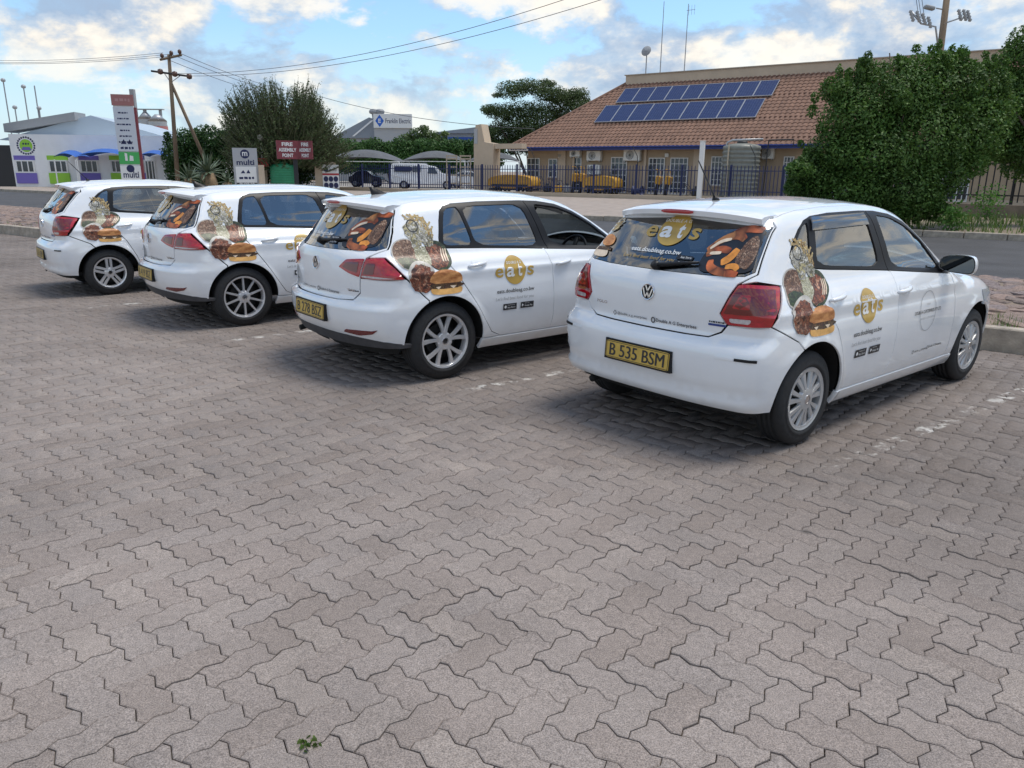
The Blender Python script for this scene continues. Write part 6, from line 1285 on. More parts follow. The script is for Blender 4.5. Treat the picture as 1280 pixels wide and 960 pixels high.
# green tank behind the gate
w_, z0, z1 = size_at(339, 371, 205, 240, 56.5); r, p = panel_root('green_tank', 355, 56.5, .1, 'large bright green ribbed tank behind the blue gate', 'tank'); R0 = w_ / 2; prof = []
for i in range(10): z = i * z1 * .085; prof += [(R0, z), (R0 - .05, z + z1 * .03), (R0, z + z1 * .06)]
MB().lathe(prof + [(R0 * .8, z1 * .93), (R0 * .3, z1 * .99), (0, z1)], 32).build('body', MT['green'], r, True); MB().lathe([(.3, z1 * .97), (.3, z1 * 1.03), (0, z1 * 1.04)], 18).build('lid', MT['green'], r, True)

def carport(px0, px1, py_top, py_edge, Y, label):
    a, b = at_depth(px0, py_edge, Y), at_depth(px1, py_edge, Y); w_ = b.x - a.x; zt = at_depth((px0 + px1) / 2, py_top, Y).z; ze = a.z; r = empty('shade_carport', ((a.x + b.x) / 2, Y, .1), 0, label=label, cat='carport', group='grey shade net carports behind the blue fence'); v = []; n = 14; D = 5.2
    for j in range(7):
        t = j / 6; yy = -D / 2 + D * t; k = math.sin(math.pi * t) ** .6
        for i in range(n + 1): u = i / n; x = -w_ / 2 + w_ * u; v.append((x, yy, ze - .1 + (zt - ze) * (math.sin(math.pi * u) ** .75) * (.35 + .65 * k)))
    f = [(j * (n + 1) + i, j * (n + 1) + i + 1, (j + 1) * (n + 1) + i + 1, (j + 1) * (n + 1) + i) for j in range(6) for i in range(n)]; MB().add(v, f).build('shade_net', MT['shade'], r, True)
    for x in (-w_ / 2 + .06, w_ / 2 - .06):
        for y in (-D / 2 + .1, D / 2 - .1): MB().tube([(x, y, 0), (x, y, ze - .1)], .05, 8).build('post', MT['sign'], r)
    MB().tube([(-w_ / 2, -D / 2, ze - .1), (w_ / 2, -D / 2, ze - .1)], .035, 6).build('front_bar', MT['sign'], r)
carport(410, 505, 187, 202, 68, 'grey domed shade net carport above the white pickup, beside the safety notice'); carport(506, 584, 188.5, 202, 71, 'middle grey domed shade net carport above the small white car'); carport(586, 650, 190, 202, 74, 'grey domed shade net carport partly behind the entrance pylon'); carport(385, 412, 192, 204, 78, 'narrow grey shade net carport behind the fire assembly sign')

def side_vehicle(name, label, px0, px1, Y, prof, glass, wheels, m, zs=1.0, extras=None, rz=0.0):
    """vehicle seen from its side: outline (u 0..1 along, z in m) swept across its width with tumblehome"""
    a, b = at_depth(px0, 240, Y), at_depth(px1, 240, Y); L_ = b.x - a.x; r = empty(name, (a.x, Y, .16), rz, label=label, cat='car'); W_ = 1.7; pr = chaikin([(u * L_, z * zs) for u, z in prof], 1, True, .15); n = len(pr); v = []
    for yy, k in ((0, .0), (.05, 1), (W_ - .05, 1), (W_, 0)):
        for x, z in pr: ins = (.14 * max(0, z - .95) / .6); v.append((x + (0 if k else .0), yy if yy in (.05, W_ - .05) and False else (yy + ins * (1 if yy < W_ / 2 else -1)), z * (1 if k else .985)))
    f = [(j * n + i, j * n + (i + 1) % n, (j + 1) * n + (i + 1) % n, (j + 1) * n + i) for j in range(3) for i in range(n)] + [tuple(range(n)), tuple(reversed(range(3 * n, 4 * n)))]; me = MB().add(v, f); body = me.build('body', m, r)
    for g in glass: MB().add([(u * L_, (.14 * max(0, z * zs - .95) / .6) - .012, z * zs) for u, z in g], [tuple(range(len(g)))]).build('window', MT['dglass'], r)
    for u in wheels:
        for y in (.10, W_ - .10): q = MB(); wheel_at(q, u * L_, y, .34, .34, .22); wo = q.build('wheel', MT['rub'], r, True); MB().lathe([(.19, -.115), (.17, -.118), (0, -.112)] if y < 1 else [(.19, .115), (.17, .118), (0, .112)], 14, Matrix.Translation((u * L_, y, .34)) @ Matrix.Rotation(R(-90), 4, 'X')).build('hub', MT['galv'], wo)
    if extras: extras(r, L_)
    return r
def van_extras(r, L_):
    MB().box(L_ * .08, L_ * .33, -.03, -.02, 1.45, 1.75).build('side_print', MT['bluef'], r); MB().box(0.05, L_ * .52, .15, .2, 2.02, 2.06).box(0.05, L_ * .52, 1.45, 1.5, 2.02, 2.06).build('roof_rack', MT['galv'], r, kind='stuff'); MB().box(-.12, .0, .1, 1.6, .45, .65).build('rear_bumper', MT['grey'], r); MB().box(L_ + .0, L_ + .1, .1, 1.6, .42, .65).build('front_bumper', MT['grey'], r)
side_vehicle('pickup_truck', 'white pickup truck with a closed white canopy behind the blue fence', 488, 573, 64, [(0, .5), (.01, 1.0), (.02, 1.95), (.05, 2.0), (.50, 2.0), (.54, 1.93), (.57, 1.86), (.66, 1.80), (.75, 1.25), (.97, 1.12), (1.0, .9), (1.0, .45), (.5, .42)], [[(.06, 1.35), (.30, 1.35), (.30, 1.8), (.06, 1.8)], [(.33, 1.35), (.45, 1.35), (.45, 1.8), (.33, 1.8)], [(.55, 1.25), (.70, 1.22), (.655, 1.70), (.57, 1.74)]], (.2, .83), MT['carw'], 1.0, van_extras)
side_vehicle('small_car', 'small white hatchback in front of the pickup behind the blue fence', 560, 615, 69, [(0, .4), (.01, .9), (.12, 1.0), (.25, 1.4), (.55, 1.45), (.72, 1.02), (.95, .9), (1, .7), (1, .35), (.5, .32)], [[(.16, 1.0), (.44, 1.0), (.46, 1.36), (.28, 1.34)], [(.47, 1.0), (.68, 1.0), (.55, 1.38), (.49, 1.37)]], (.2, .8), MT['carw'])
side_vehicle('parked_car', 'dark parked car under the carport left of the pickup', 436, 478, 70, [(0, .4), (.01, .9), (.12, 1.0), (.25, 1.4), (.55, 1.45), (.72, 1.02), (.95, .9), (1, .7), (1, .35), (.5, .32)], [[(.16, 1.0), (.44, 1.0), (.46, 1.36), (.28, 1.34)]], (.2, .8), mat('dark_vehicle_paint', (.03, .03, .035), .3, coat=.8))
for i, px in enumerate((558, 575)):
    w_, z0, z1 = size_at(px, px + 14, 193, 240, 60.0); r, p = panel_root('steel_rack', px + 7, 60.0, .16, 'cream ladder-like steel rack standing behind the blue fence', 'rack', group='cream steel racks behind the blue fence'); cm = mat('cream_steel', (.45, .37, .27), .6); hw_ = w_ / 2
    MB().box(-hw_, -hw_ + .09, 0, .5, 0, z1 - .2).box(hw_ - .09, hw_, 0, .5, 0, z1 - .2).build('uprights', cm, r, kind='stuff'); k = 0
    for zz in (.5, 1.1, 1.7, 2.3, z1 - .32): MB().box(-hw_ + .092, hw_ - .092, 0, .5, zz, zz + .10).build('shelf', cm, r)

# ------------------------------------------------------------------ far buildings
def far_block(name, px0, px1, py_eave, Y, depth, label, m, roofm, py_ridge=None, ridge_px=None, cat='building', base=-.05):
    a, b = at_depth(px0, py_eave, Y), at_depth(px1, py_eave, Y); w_ = b.x - a.x; r = empty(name, (a.x, Y, base), 0, label=label, cat=cat); ze = a.z - base; MB().box(0, w_, 0, depth, 0, ze - .06).build('wall', m, r)
    if py_ridge is not None:
        c_ = at_depth(ridge_px, py_ridge, Y); xr = c_.x - a.x; zr = c_.z - base; MB().add([(-.4, -.5, ze - .05), (w_ + .4, -.5, ze - .05), (xr, -.5, zr), (-.4, depth, ze - .05), (w_ + .4, depth, ze - .05), (xr, depth, zr)], [(0, 1, 2), (3, 5, 4), (0, 2, 5, 3), (1, 4, 5, 2), (0, 3, 4, 1)]).build('roof', roofm, r)
    return r, w_, ze
r, w_, ze = far_block('blue_fascia_warehouse', 540, 612, 166, 118, 25, 'grey roofed warehouse with a bright blue fascia band behind the carports', MT['greyb'], MT['darkroof'], 157, 612); MB().box(0, w_, -.8, -.52, ze - 2.8, ze - .6).build('fascia', mat('bright_blue_fascia', (.012, .06, .30), .5), r)
r, w_, ze = far_block('pump_warehouse', 418, 545, 172, 112, 30, 'large grey roofed warehouse with a white name board reading Franklin Electric', MT['greyb'], MT['darkroof'], 147, 462); del r['label']; r['label'] = 'large grey roofed warehouse with a white name board on its gable'
for q in ((-.3, 0, .62), (.05, .3, .28)): pass
MB().add([(at_depth(440, 170, 111.2).x - r.location.x, -.9, at_depth(440, 170, 111.2).z), (at_depth(443, 170, 111.2).x - r.location.x, -.9, at_depth(443, 170, 111.2).z), (at_depth(467, 150, 111.2).x - r.location.x, -.9, at_depth(467, 150, 111.2).z), (at_depth(464, 150, 111.2).x - r.location.x, -.9, at_depth(464, 150, 111.2).z)], [(0, 1, 2, 3)]).build('barge_board', MT['white'], r)
w2, z0, z1 = size_at(467, 515, 142.5, 160, 110.0); nb = empty('name_board', (at_depth(491, 150, 110).x, 110.0, 0), 0, label='wide white name board with a blue diamond emblem on the warehouse roof', cat='sign'); MB().box(-w2 / 2, w2 / 2, -.15, .15, z0, z1).build('board', MT['sign'], nb); MB().box(-w2 / 2, w2 / 2, .16, .5, .0, z0).build('support', MT['greyb'], nb)
M_ = Matrix.Translation((0, -.151, (z0 + z1) / 2)) @ FX; h_ = z1 - z0; flat_sign_print('lettering', [shift(fit_text('Franklin Electric', w2 * .66, h_ * .34, bold=.01), w2 * .14, 0)], MT['navy'], nb, M_); flat_sign_print('diamond', [poly_shape([(-w2 * .34 - h_ * .33, 0), (-w2 * .34, -h_ * .45), (-w2 * .34 + h_ * .33, 0), (-w2 * .34, h_ * .45)])], mat('diamond_blue', (.02, .12, .5), .5), nb, M_); flat_sign_print('diamond_mark', [shift(fit_text('E', h_ * .2, h_ * .3, bold=.03), -w2 * .34, 0)], MT['sign'], nb, M_, .008)
for px in (467, 475): p = at_depth(px, 141, 112); rr = empty('roof_vent', (p.x, 112, z1 - .2), 0, label='small dark rotating roof vent above the white name board', cat='vent', group='roof vents above the name board'); MB().lathe([(.25, 0), (.25, .25), (.6, .4), (.65, .7), (.4, .95), (0, 1.0)], 16).build('turbine', MT['grey'], rr, True); MB().lathe([(.22, -.9), (.22, .02)], 12).build('stack', MT['grey'], rr)
far_block('grey_roof_shed', 245, 420, 168, 135, 30, 'long low shed with a pale grey roof behind the hedge', MT['greyb'], MT['darkroof'], 155, 330)

SHOP_P0 = at_depth(100, 235, 64.0); SHOP_A = R(84); SHOP_D = Vector((math.sin(SHOP_A), math.cos(SHOP_A), 0)); SHOP_N = Vector((-SHOP_D.y, SHOP_D.x, 0)); SHOP_RZ = math.atan2(SHOP_D.y, SHOP_D.x)
def shop_pt(px, py, back=0.0):
    q = on_line(px, py, SHOP_P0 + SHOP_N * back, SHOP_A); return Vector(((q - SHOP_P0).dot(SHOP_D), back, q.z))
def shop_root(name, s_, back=0.0, z=.1, **kw): p = SHOP_P0 + SHOP_D * s_ + SHOP_N * back; return empty(name, (p.x, p.y, z), SHOP_RZ, **kw)
def white_shop():
    P = shop_pt
    t0, t1 = P(-6, 235).x, P(262, 235).x; r = shop_root('white_shop_building', t0, label='long white shop building with blue awnings and lime and purple window panels', cat='building'); w_ = t1 - t0; zt = P(60, 168).z - .1
    tl = P(10, 168).x - t0
    MB().box(tl, w_, 0, 14, 0, zt).build('wall', MT['white'], r)
    ap = P(92, 146); zr = P(92, 146).z - .1; g0, g1 = P(-20, 170).x - t0, P(232, 172).x - t0
    v = [(g0, 2.0, zt - .4), (g1, 2.0, zt - .6), (ap.x - t0 + .5, 2.0, zr + .25), (g0, 16, zt - .4), (g1, 16, zt - .6), (ap.x - t0 + .5, 16, zr + .25)]; MB().add(v, [(0, 1, 2), (3, 5, 4), (0, 2, 5, 3), (1, 4, 5, 2)]).build('gable_roof', MT['bluesheet'], r)
    a, b = P(-8, 155), P(83, 141); zb = .55; MB().add([(a.x - t0, 1.4, a.z - .1 - zb), (b.x - t0, 1.4, b.z - .1 - zb * .8), (b.x - t0, 1.4, b.z - .1 + zb * .3), (a.x - t0, 1.4, a.z - .1 + zb * .2), (a.x - t0, 3.5, a.z - .1 - zb), (b.x - t0, 3.5, b.z - .1 - zb * .8), (b.x - t0, 3.5, b.z - .1 + zb * .3), (a.x - t0, 3.5, a.z - .1 + zb * .2)], [(0, 1, 2, 3), (7, 6, 5, 4), (1, 5, 6, 2), (3, 2, 6, 7), (0, 4, 5, 1), (0, 3, 7, 4)]).build('roof_fascia', MT['grey'], r)
    MB().box(-.2, tl - .02, .05, 1, 0, P(5, 183).z).build('side_gate', MT['black'], r)
    base_z = 0
    def bay(px0, px1, pyt, pym, col):
        a, b = P(px0, 230).x - t0, P(px1, 230).x - t0; zt_, zm = P(px0, pyt).z - .1, P(px0, pym).z - .1; fw = .10; f = MB()
        for X0, X1, Z0, Z1 in ((a, b, zt_ - fw, zt_), (a, b, zm, zm + fw), (a, a + fw, zm + fw, zt_ - fw), (b - fw, b, zm + fw, zt_ - fw), ((a * 2 + b) / 3 - .04, (a * 2 + b) / 3 + .04, zm + fw, zt_ - fw), ((a + 2 * b) / 3 - .04, (a + 2 * b) / 3 + .04, zm + fw, zt_ - fw)): f.box(X0, X1, -.10, -.02, Z0, Z1)
        fo = f.build('window', MT['wframe'], r); MB().box(a + .02, b - .02, -.05, -.004, zm + .02, zt_ - .02).build('pane', MT['dglass'], fo); MB().box(a - .08, b + .08, -.12, -.003, .25, zm - .01).build('colour_panel', col, r)
        MB().box(a - .10, b + .10, -.018, -.001, zt_ + .002, zt_ + .35).build('lintel', col, r)
    bay(24, 47, 200, 216, MT['purple']); bay(65, 88, 200, 216, MT['lime']); bay(104, 126, 200, 216, MT['purple']); bay(142, 160, 200, 216, MT['lime']); bay(178, 183, 200, 216, MT['purple']); bay(184, 197, 200, 225, MT['wframe']); bay(210, 220, 212, 226, MT['wframe'])
    # emblem
    c_ = P(32.5, 182); M_ = Matrix.Translation((c_.x - t0, -.003, c_.z - .1)) @ FX; rr = (P(44, 182).x - P(21, 182).x) / 2
    flat_sign_print('emblem_ring', [ (lambda a_: poly_shape(ngon(5, rr * .12, None, rr * .92 * math.cos(a_), rr * .92 * math.sin(a_))))(2 * math.pi * k / 22) for k in range(22)], MT['navy'], r, M_, .012); flat_sign_print('emblem_disc', [poly_shape(ngon(30, rr * .70))], MT['lime'], r, M_, .010); flat_sign_print('emblem_band', [poly_shape([(-rr * .55, -rr * .5), (rr * .55, -rr * .5), (rr * .4, -rr * .15), (-rr * .4, -rr * .15)])], MT['purple'], r, M_, .014); flat_sign_print('emblem_letters', [shift(q_, 0, rr * .2) for q_ in bars(rr * .7, rr * .25, 8)], MT['navy'], r, M_, .016)
    return r, P, t0
shop_r, shop_P, shop_t0 = white_shop()
def awning(px0, px1, py_top, py_bot, label, n=-2.8):
    a, b = shop_pt(px0, py_bot, n), shop_pt(px1, py_bot, n); w_ = b.x - a.x; zt = shop_pt((px0 + px1) / 2, py_top, n).z; zb = a.z; r = shop_root('blue_awning', a.x, n, .1, label=label, cat='awning', group='blue shade awnings in front of the white shop'); v = []; nn_ = 12; D = 2.7
    for j in range(6):
        t = j / 5
        for i in range(nn_ + 1): u = i / nn_; v.append((w_ * u, D * t, zb - .1 + (zt - zb) * math.sin(math.pi * (.08 + .84 * u)) ** .6 * (.35 + .65 * math.sin(math.pi * (.15 + .7 * t)))))
    MB().add(v, [(j * (nn_ + 1) + i, j * (nn_ + 1) + i + 1, (j + 1) * (nn_ + 1) + i + 1, (j + 1) * (nn_ + 1) + i) for j in range(5) for i in range(nn_)]).build('canopy', MT['aw'], r, True)
    for x in (.05, w_ - .05): MB().tube([(x, 0.02, 0), (x, .02, zb - .05)], .05, 8).build('post', MT['sign'], r)
awning(67, 95, 187, 200, 'small blue shade awning beside the round emblem'); awning(95, 158, 185, 199, 'wide blue shade awning behind the tall sign pylon'); awning(172, 205, 187, 199, 'blue shade awning partly hidden by the dark hedge')
# floodlight masts over the shop
for i, (px, pyt, pyb, lamp) in enumerate(((5, 100, 160, True), (19, 134, 165, True), (30, 108, 166, True), (43.5, 107, 166, False), (49, 135, 166, True))):
    p = at_depth(px + (pyb - pyt) * .14, pyb, 84); q = at_depth(px, pyt, 84); r = empty('roof_mast', (p.x, 84, p.z - 1.5), 0, label='thin mast with a round lamp head above the white shop' if lamp else 'thin bare mast without a lamp above the white shop', cat='mast', group='lamp masts above the white shop' if lamp else None); MB().tube([(0, 0, 0), (0, 0, q.z - p.z + 1.5)], .06, 6).build('pole', MT['grey'], r)
    if lamp: MB().lathe([(0, -.24), (.2, -.14), (.24, 0), (.17, .14), (0, .2)], 14, Matrix.Translation((0, 0, q.z - p.z + 1.5))).build('lamp_head', MT['gins'], r, True)
# tall sign pylon
def sign_pylon():
    Y = 52.0; p = at_depth(166, 232, Y); r = empty('sign_pylon', (p.x, Y, .1), math.atan2(-p.x, p.y) * .6, label='tall narrow white sign pylon with a maroon top panel', cat='sign'); w_, z0, z1 = size_at(140, 164, 117, 240, Y); s = .95
    zz = lambda py: at_depth(150, py, Y).z - .1
    MB().box(-w_ / 2 * s, w_ / 2 * s, .0, .22, 0, zz(118)).build('core', MT['sign'], r); MB().box(w_ / 2 * s + .003, w_ / 2 * s + .16, -.05, .24, 0, zz(134)).build('side_post', MT['maroon'], r)
    def pan(nm, pa, pb, m, k=.98): return MB().box(-w_ / 2 * k, w_ / 2 * k, -.06, -.003, zz(pb), zz(pa)).build(nm, m, r)
    pan('maroon_panel', 118, 132, mat('faded_maroon', (.34, .15, .14), .6), 1.05); pan('list_panel', 134, 189, mat('pylon_list_grey', (.56, .59, .63), .6)); pan('green_panel', 190, 205, mat('pylon_green', (.06, .40, .10), .5)); pan('lower_panel', 207, 231, MT['sign'])
    M2 = lambda py: Matrix.Translation((0, -.061, zz(py))) @ FX
    flat_sign_print('list_lines', [shift(q_, -w_ * .05, -k * .36) for k in range(6) for q_ in bars(w_ * (.45 + .12 * (k % 3)), .11, 20 + k)], MT['navy'], r, M2(141)); flat_sign_print('panel_logo', [*[shift(q_, 0, -.25) for q_ in bars(w_ * .7, .18, 9)], poly_shape([(-.4, 0), (-.2, .3), (-.05, 0)]), poly_shape([(0, 0), (.15, .3), (.3, 0)])], MT['navy'], r, M2(180)); flat_sign_print('multi_letters', [fit_text('multi', w_ * .75, .42, bold=.02)], MT['navy'], r, M2(218)); flat_sign_print('multi_emblem', [poly_shape(ngon(20, .24, None, 0, .42))], MT['navy'], r, M2(219)); flat_sign_print('top_lettering', bars(w_ * .7, .2, 11), mat('faded_pink_print', (.45, .25, .24), .6), r, M2(125)); flat_sign_print('green_logo', [poly_shape([(-.25, -.2), (-.1, -.2), (-.1, .25), (-.25, .3)]), poly_shape([(.0, -.2), (.25, -.2), (.25, .1), (.05, .15)])], MT['sign'], r, M2(197))
sign_pylon()
# silos
def silos():
    for i, (px0, px1, pyt, pye, Y) in enumerate(((173, 191, 140, 148, 190), (186, 208, 143, 151, 186))):
        a, b = at_depth(px0, pye, Y), at_depth(px1, pye, Y); R0 = (b.x - a.x) / 2; zt = at_depth((px0 + px1) / 2, pyt, Y).z; r = empty('grain_silo', ((a.x + b.x) / 2, Y, 0), 0, label='round corrugated grain silo with %s beyond the white shop' % ('a steel walkway on top' if i == 0 else 'a red name band'), cat='silo'); prof = []; z = 0
        while z < a.z: prof += [(R0, z), (R0 - .12, z + .35)]; z += .7
        MB().lathe(prof + [(R0, a.z), (R0 * .25, zt), (0, zt)], 28).build('shell', MT['galv'], r, True)
        if i == 1: MB().lathe([(R0 + .05, a.z - 3.2), (R0 + .05, a.z - 1.2)], 28).build('name_band', mat('silo_band', (.45, .18, .17), .6), r, True)
        else:
            m = MB(); zc = zt + .5; m.box(-R0, R0 * 2.6, -.6, .6, zc, zc + .2); m.box(-.3, .3, -.3, .3, zt - .5, zc); m.box(R0 * 2.0, R0 * 2.0 + .5, -.3, .3, zt - 2, zc)
            pass
            m.build('walkway', MT['grey'], r, kind='stuff'); m = MB(); m.box(-R0 - 1.2, -R0 - .2, -.5, .5, 0, zt + 5.0); m.build('elevator_leg', MT['grey'], r)
silos()
# cabinet and bollards at the roadside
a = on_z(21, 238, 0.1); r = empty('electrical_cabinet', (on_n(31, 236, 40).x * TD.x + 40 * ND.x, on_n(31, 236, 40).x * TD.y + 40 * ND.y, .1), RZ, label='olive green electrical cabinet beside a yellow bollard', cat='cabinet'); w_ = on_n(41, 230, 40).x - on_n(19.5, 230, 40).x; h_ = on_n(30, 206.5, 40).z - .1
MB().cbox(-w_ / 2, w_ / 2, 0, .9, .06, h_ * .93, .02).build('body', MT['box'], r); MB().cbox(-w_ / 2 - .05, w_ / 2 + .05, -.05, .95, h_ * .93 + .003, h_, .02).build('lid', MT['box'], r); MB().box(-w_ * .46, -.02, -.03, -.003, .15, h_ * .86).build('door', MT['box'], r); MB().box(.02, w_ * .46, -.03, -.003, .15, h_ * .86).build('door', MT['box'], r); MB().box(-w_ / 2, w_ / 2, -.02, .9, 0, .055).build('base', MT['black'], r); MB().box(-w_ * .28, -w_ * .18, -.035, -.031, h_ * .62, h_ * .72).build('warning_label', MT['sign'], r)
for i, (px, lab) in enumerate(((40, 'yellow bollard beside the olive green cabinet'), (91, 'yellow bollard under the small blue awning'), (186, 'yellow bollard right of the tall sign pylon'))):
    t_ = on_n(px, 236, 39.2).x; r = rroot('yellow_bollard', t_, 39.2, .1, label=lab, cat='bollard', group='yellow bollards in front of the white shop'); MB().lathe([(.22, 0), (.22, .95), (.16, 1.08), (0, 1.12)], 16).build('post', mat('bollard_yellow', (.55, .30, .02), .5, var=.15, scale=5), r, True); MB().lathe([(.26, 0), (.26, .08), (.22, .1)], 16).build('foot', MT['black'], r)

# ------------------------------------------------------------------ poles, wires, masts
def utility_pole():
    Y = 57.0; b = at_depth(223, 232, Y); tp = at_depth(211, 67, Y); r = empty('utility_pole', (b.x, Y, 0), 0, label='leaning wooden utility pole with two cross arms and a timber strut', cat='utility pole'); H = tp.z; dx = tp.x - b.x - (at_depth(211, 67, Y).x - at_depth(211, 67, Y).x); lean = .25
    pt = lambda px, py: Vector((at_depth(px, py, Y).x - b.x, 0, at_depth(px, py, Y).z))
    MB().tube([pt(223, 236), pt(211, 68)], [.17, .11], 10).build('pole', MT['wood'], r, True); MB().tube([pt(262, 234) + Vector((0, 1.4, 0)), pt(214, 104)], [.14, .10], 10).build('strut', MT['wood'], r, True)
    a1 = MB().tube([pt(201, 75) + Vector((0, -.12, 0)), pt(228, 69) + Vector((0, -.12, 0))], .085, 6).build('cross_arm', MT['wood'], r); a2 = MB().tube([pt(190, 89) + Vector((0, -.12, 0)), pt(240, 96) + Vector((0, -.12, 0))], .075, 6).build('cross_arm', MT['black'], r)
    for px, py in ((203.5, 71), (215, 67.5), (225.5, 66)): q = pt(px, py); MB().lathe([(.03, -.25), (.06, -.1), (.13, 0), (.13, .12), (.05, .2), (0, .2)], 12, Matrix.Translation(q + Vector((0, -.12, 0)))).build('insulator', MT['ins'], r, True)
    for px, py in ((202, 90), (220, 93), (238, 96)): q = pt(px, py); MB().lathe([(.0, -.2), (.16, -.14), (.2, 0), (.16, .14), (0, .2)], 12, Matrix.Translation(q + Vector((0, -.2, 0)))).build('insulator', MT['ins'], r, True)
    MB().tube([pt(205, 91), pt(212, 101)], .03, 5).build('brace', MT['galv'], r); MB().tube([pt(226, 94), pt(215, 102)], .03, 5).build('brace', MT['galv'], r)
    return lambda px, py: at_depth(px, py, Y)
upt = utility_pole()
def cable(name, a, b, sag, rad, label, grp='overhead power cables'):
    a = Vector(a); b = Vector(b); pts = [a + (b - a) * t + Vector((0, 0, -sag * 4 * t * (1 - t))) for t in np.linspace(0, 1, 22)]; r = MB().tube([p - a for p in pts], rad, 5).build('power_cable', MT['cable'], None, True); r.location = a; tag(r, label, 'cable', grp)
for i, (py0, py1) in enumerate(((67, 66), (70, 67.5), (71, 69))): cable('power_cable', upt((204, 215, 226)[i], py1), at_depth(-160, py0 + .5 * i, 62), .5, .014, 'thin power cable leading from the utility pole over the white shop', 'power cables over the white shop')
for i, (s, e_) in enumerate((((226, 67), (400, 118)), ((216, 68.5), (404, 124)), ((204, 72), (396, 128)))): cable('power_cable', upt(*s), at_depth(*e_, 100), .6, .02, 'power cable running from the utility pole towards the round crowned tree', 'power cables behind the round crowned tree')
for i, (s, e_) in enumerate((((238, 95), (760, -3)), ((220, 92), (716, -4)))): cable('power_cable', at_depth(*s, 58), at_depth(*e_, 40), .9, .016, 'power cable rising across the sky from the utility pole', 'power cables rising across the sky')
cable('service_cable', at_depth(398, 120, 70), at_depth(668, 161, 56), .5, .02, 'thin service cable hanging between the trees and the tiled roof', None)
def right_pole():
    Y = 37.0; pt = lambda px, py, dy=0: Vector((at_depth(px, py, Y).x, dy, at_depth(px, py, Y).z)); b = at_depth(1150, 268, Y); r = empty('transformer_pole', (b.x, Y, 0), 0, label='dark wooden pole with insulators and a street lamp arm behind the big bush', cat='utility pole'); f = lambda px, py, dy=0: pt(px, py, dy) - Vector((b.x, 0, 0))
    MB().tube([f(1150, 268), f(1185, -14)], [.19, .13], 12).build('pole', MT['wood'], r, True)
    MB().tube([f(1137, 14, -.1), f(1150, 30, -.1), f(1168, 34, -.1), f(1172, 66, -.1)], .04, 6).build('bracket', MT['galv'], r, True); MB().tube([f(1178, 30, -.1), f(1196, 24, -.1), f(1210, 22, -.1)], .035, 6).build('bracket', MT['galv'], r, True)
    for px, py in ((1138, 20), (1146, 21), (1153, 24), (1160, 28), (1198, 19), (1204, 19), (1209, 20)): MB().lathe([(.02, -.28), (.09, -.22), (.05, -.14), (.09, -.08), (.05, 0), (.09, .06), (.05, .12), (.09, .18), (.02, .25)], 12, Matrix.Translation(f(px, py, -.12)) @ Matrix.Rotation(R(-25), 4, 'Y')).build('insulator', MT['gins'], r, True)
    MB().tube([f(1180, 12), f(1166, 12, -.3)], .03, 6).build('lamp_arm', MT['galv'], r); MB().cbox(-.32, .12, -.12, .12, -.08, .08, .03, Matrix.Translation(f(1160, 12, -.3)) @ Matrix.Rotation(R(12), 4, 'Y')).build('lamp_head', MT['grey'], r, True)
    for px in (1147, 1150, 1154): MB().tube([f(px, 22, -.1), f(px - 9, -20, -.3)], .012, 5).build('drop_wire', MT['cable'], r)
right_pole()
# dish and aerials on the parapet
def parapet_things():
    p = on_n(807, 95, 52.2); r = rroot('satellite_dish', p.x, 52.2, 8.2, label='small round satellite dish on a pole above the parapet', cat='satellite dish'); zt = on_n(808, 64, 52.2).z - 8.2; MB().tube([(0, 0, 0), (0, 0, zt)], .04, 8).build('mast', MT['grey'], r); MB().lathe([(0, .12), (.22, .08), (.36, .0)], 22, Matrix.Translation((0, -.1, zt)) @ Matrix.Rotation(R(70), 4, 'X')).build('dish', MT['grey'], r, True); MB().tube([(0, -.1, zt - .1), (0, -.5, zt + .1)], .012, 5).build('feed_arm', MT['grey'], r)
    for px, pyt, yagi in ((825, 2, False), (855, 5, True)):
        p = on_n(px, 93, 52.2); zt = on_n(px + 3, pyt, 52.2).z - 8.2; r = rroot('roof_aerial', p.x, 52.2, 8.2, label='tall thin roof aerial with short cross rods' if yagi else 'tall plain whip aerial on the parapet', cat='aerial'); MB().tube([(0, 0, 0), (0, 0, zt)], [.035, .02], 6).build('mast', MT['grey'], r)
        if yagi:
            MB().tube([(-.1, 0, zt - .4), (.5, 0, zt - .4)], .015, 5).build('boom', MT['grey'], r)
            for k in range(3): MB().tube([(.05 + .2 * k, 0, zt - .7), (.05 + .2 * k, 0, zt - .1)], .01, 4).build('element', MT['grey'], r)
parapet_things()
# ================================================================== plants
def bush_tree(name, label, clumps, base, per, size, m, seed, stems=5, cat='tree', group=None, jit=.75, shell=.5, trunk_h=None, origin=None):
    rs = np.random.default_rng(seed); r = empty(name, base, 0, label=label, cat=cat, group=group); P, D = clump_points(clumps, per, rs, shell); P = P[P[:, 2] > .05] if trunk_h is None else P; D = D[:len(P)] if trunk_h is None else D
    if len(D) != len(P): D = rs.normal(0, 1, P.shape)
    me = leaf_mesh(P, D + [0, 0, .25], size, rs, jit); obj('crown', me, m, r, kind='stuff'); tk = MB(); rr = random.Random(seed); zs = [c[2] for c in clumps]
    for k in range(stems):
        c = clumps[rr.randrange(len(clumps))]; a = Vector((rr.uniform(-.25, .25), rr.uniform(-.2, .2), -.1)); e = Vector(c[:3]) + Vector((rr.uniform(-.3, .3), 0, rr.uniform(-.2, .3))); mid = a.lerp(e, .5) + Vector((rr.uniform(-.3, .3), rr.uniform(-.3, .3), .25)); w = (.07 if trunk_h is None else .13); tk.tube([a, a.lerp(mid, .5), mid, e], [w, w * .8, w * .6, w * .22], 7)
    tk.build('trunk', bark(), r, True, kind='stuff'); return r
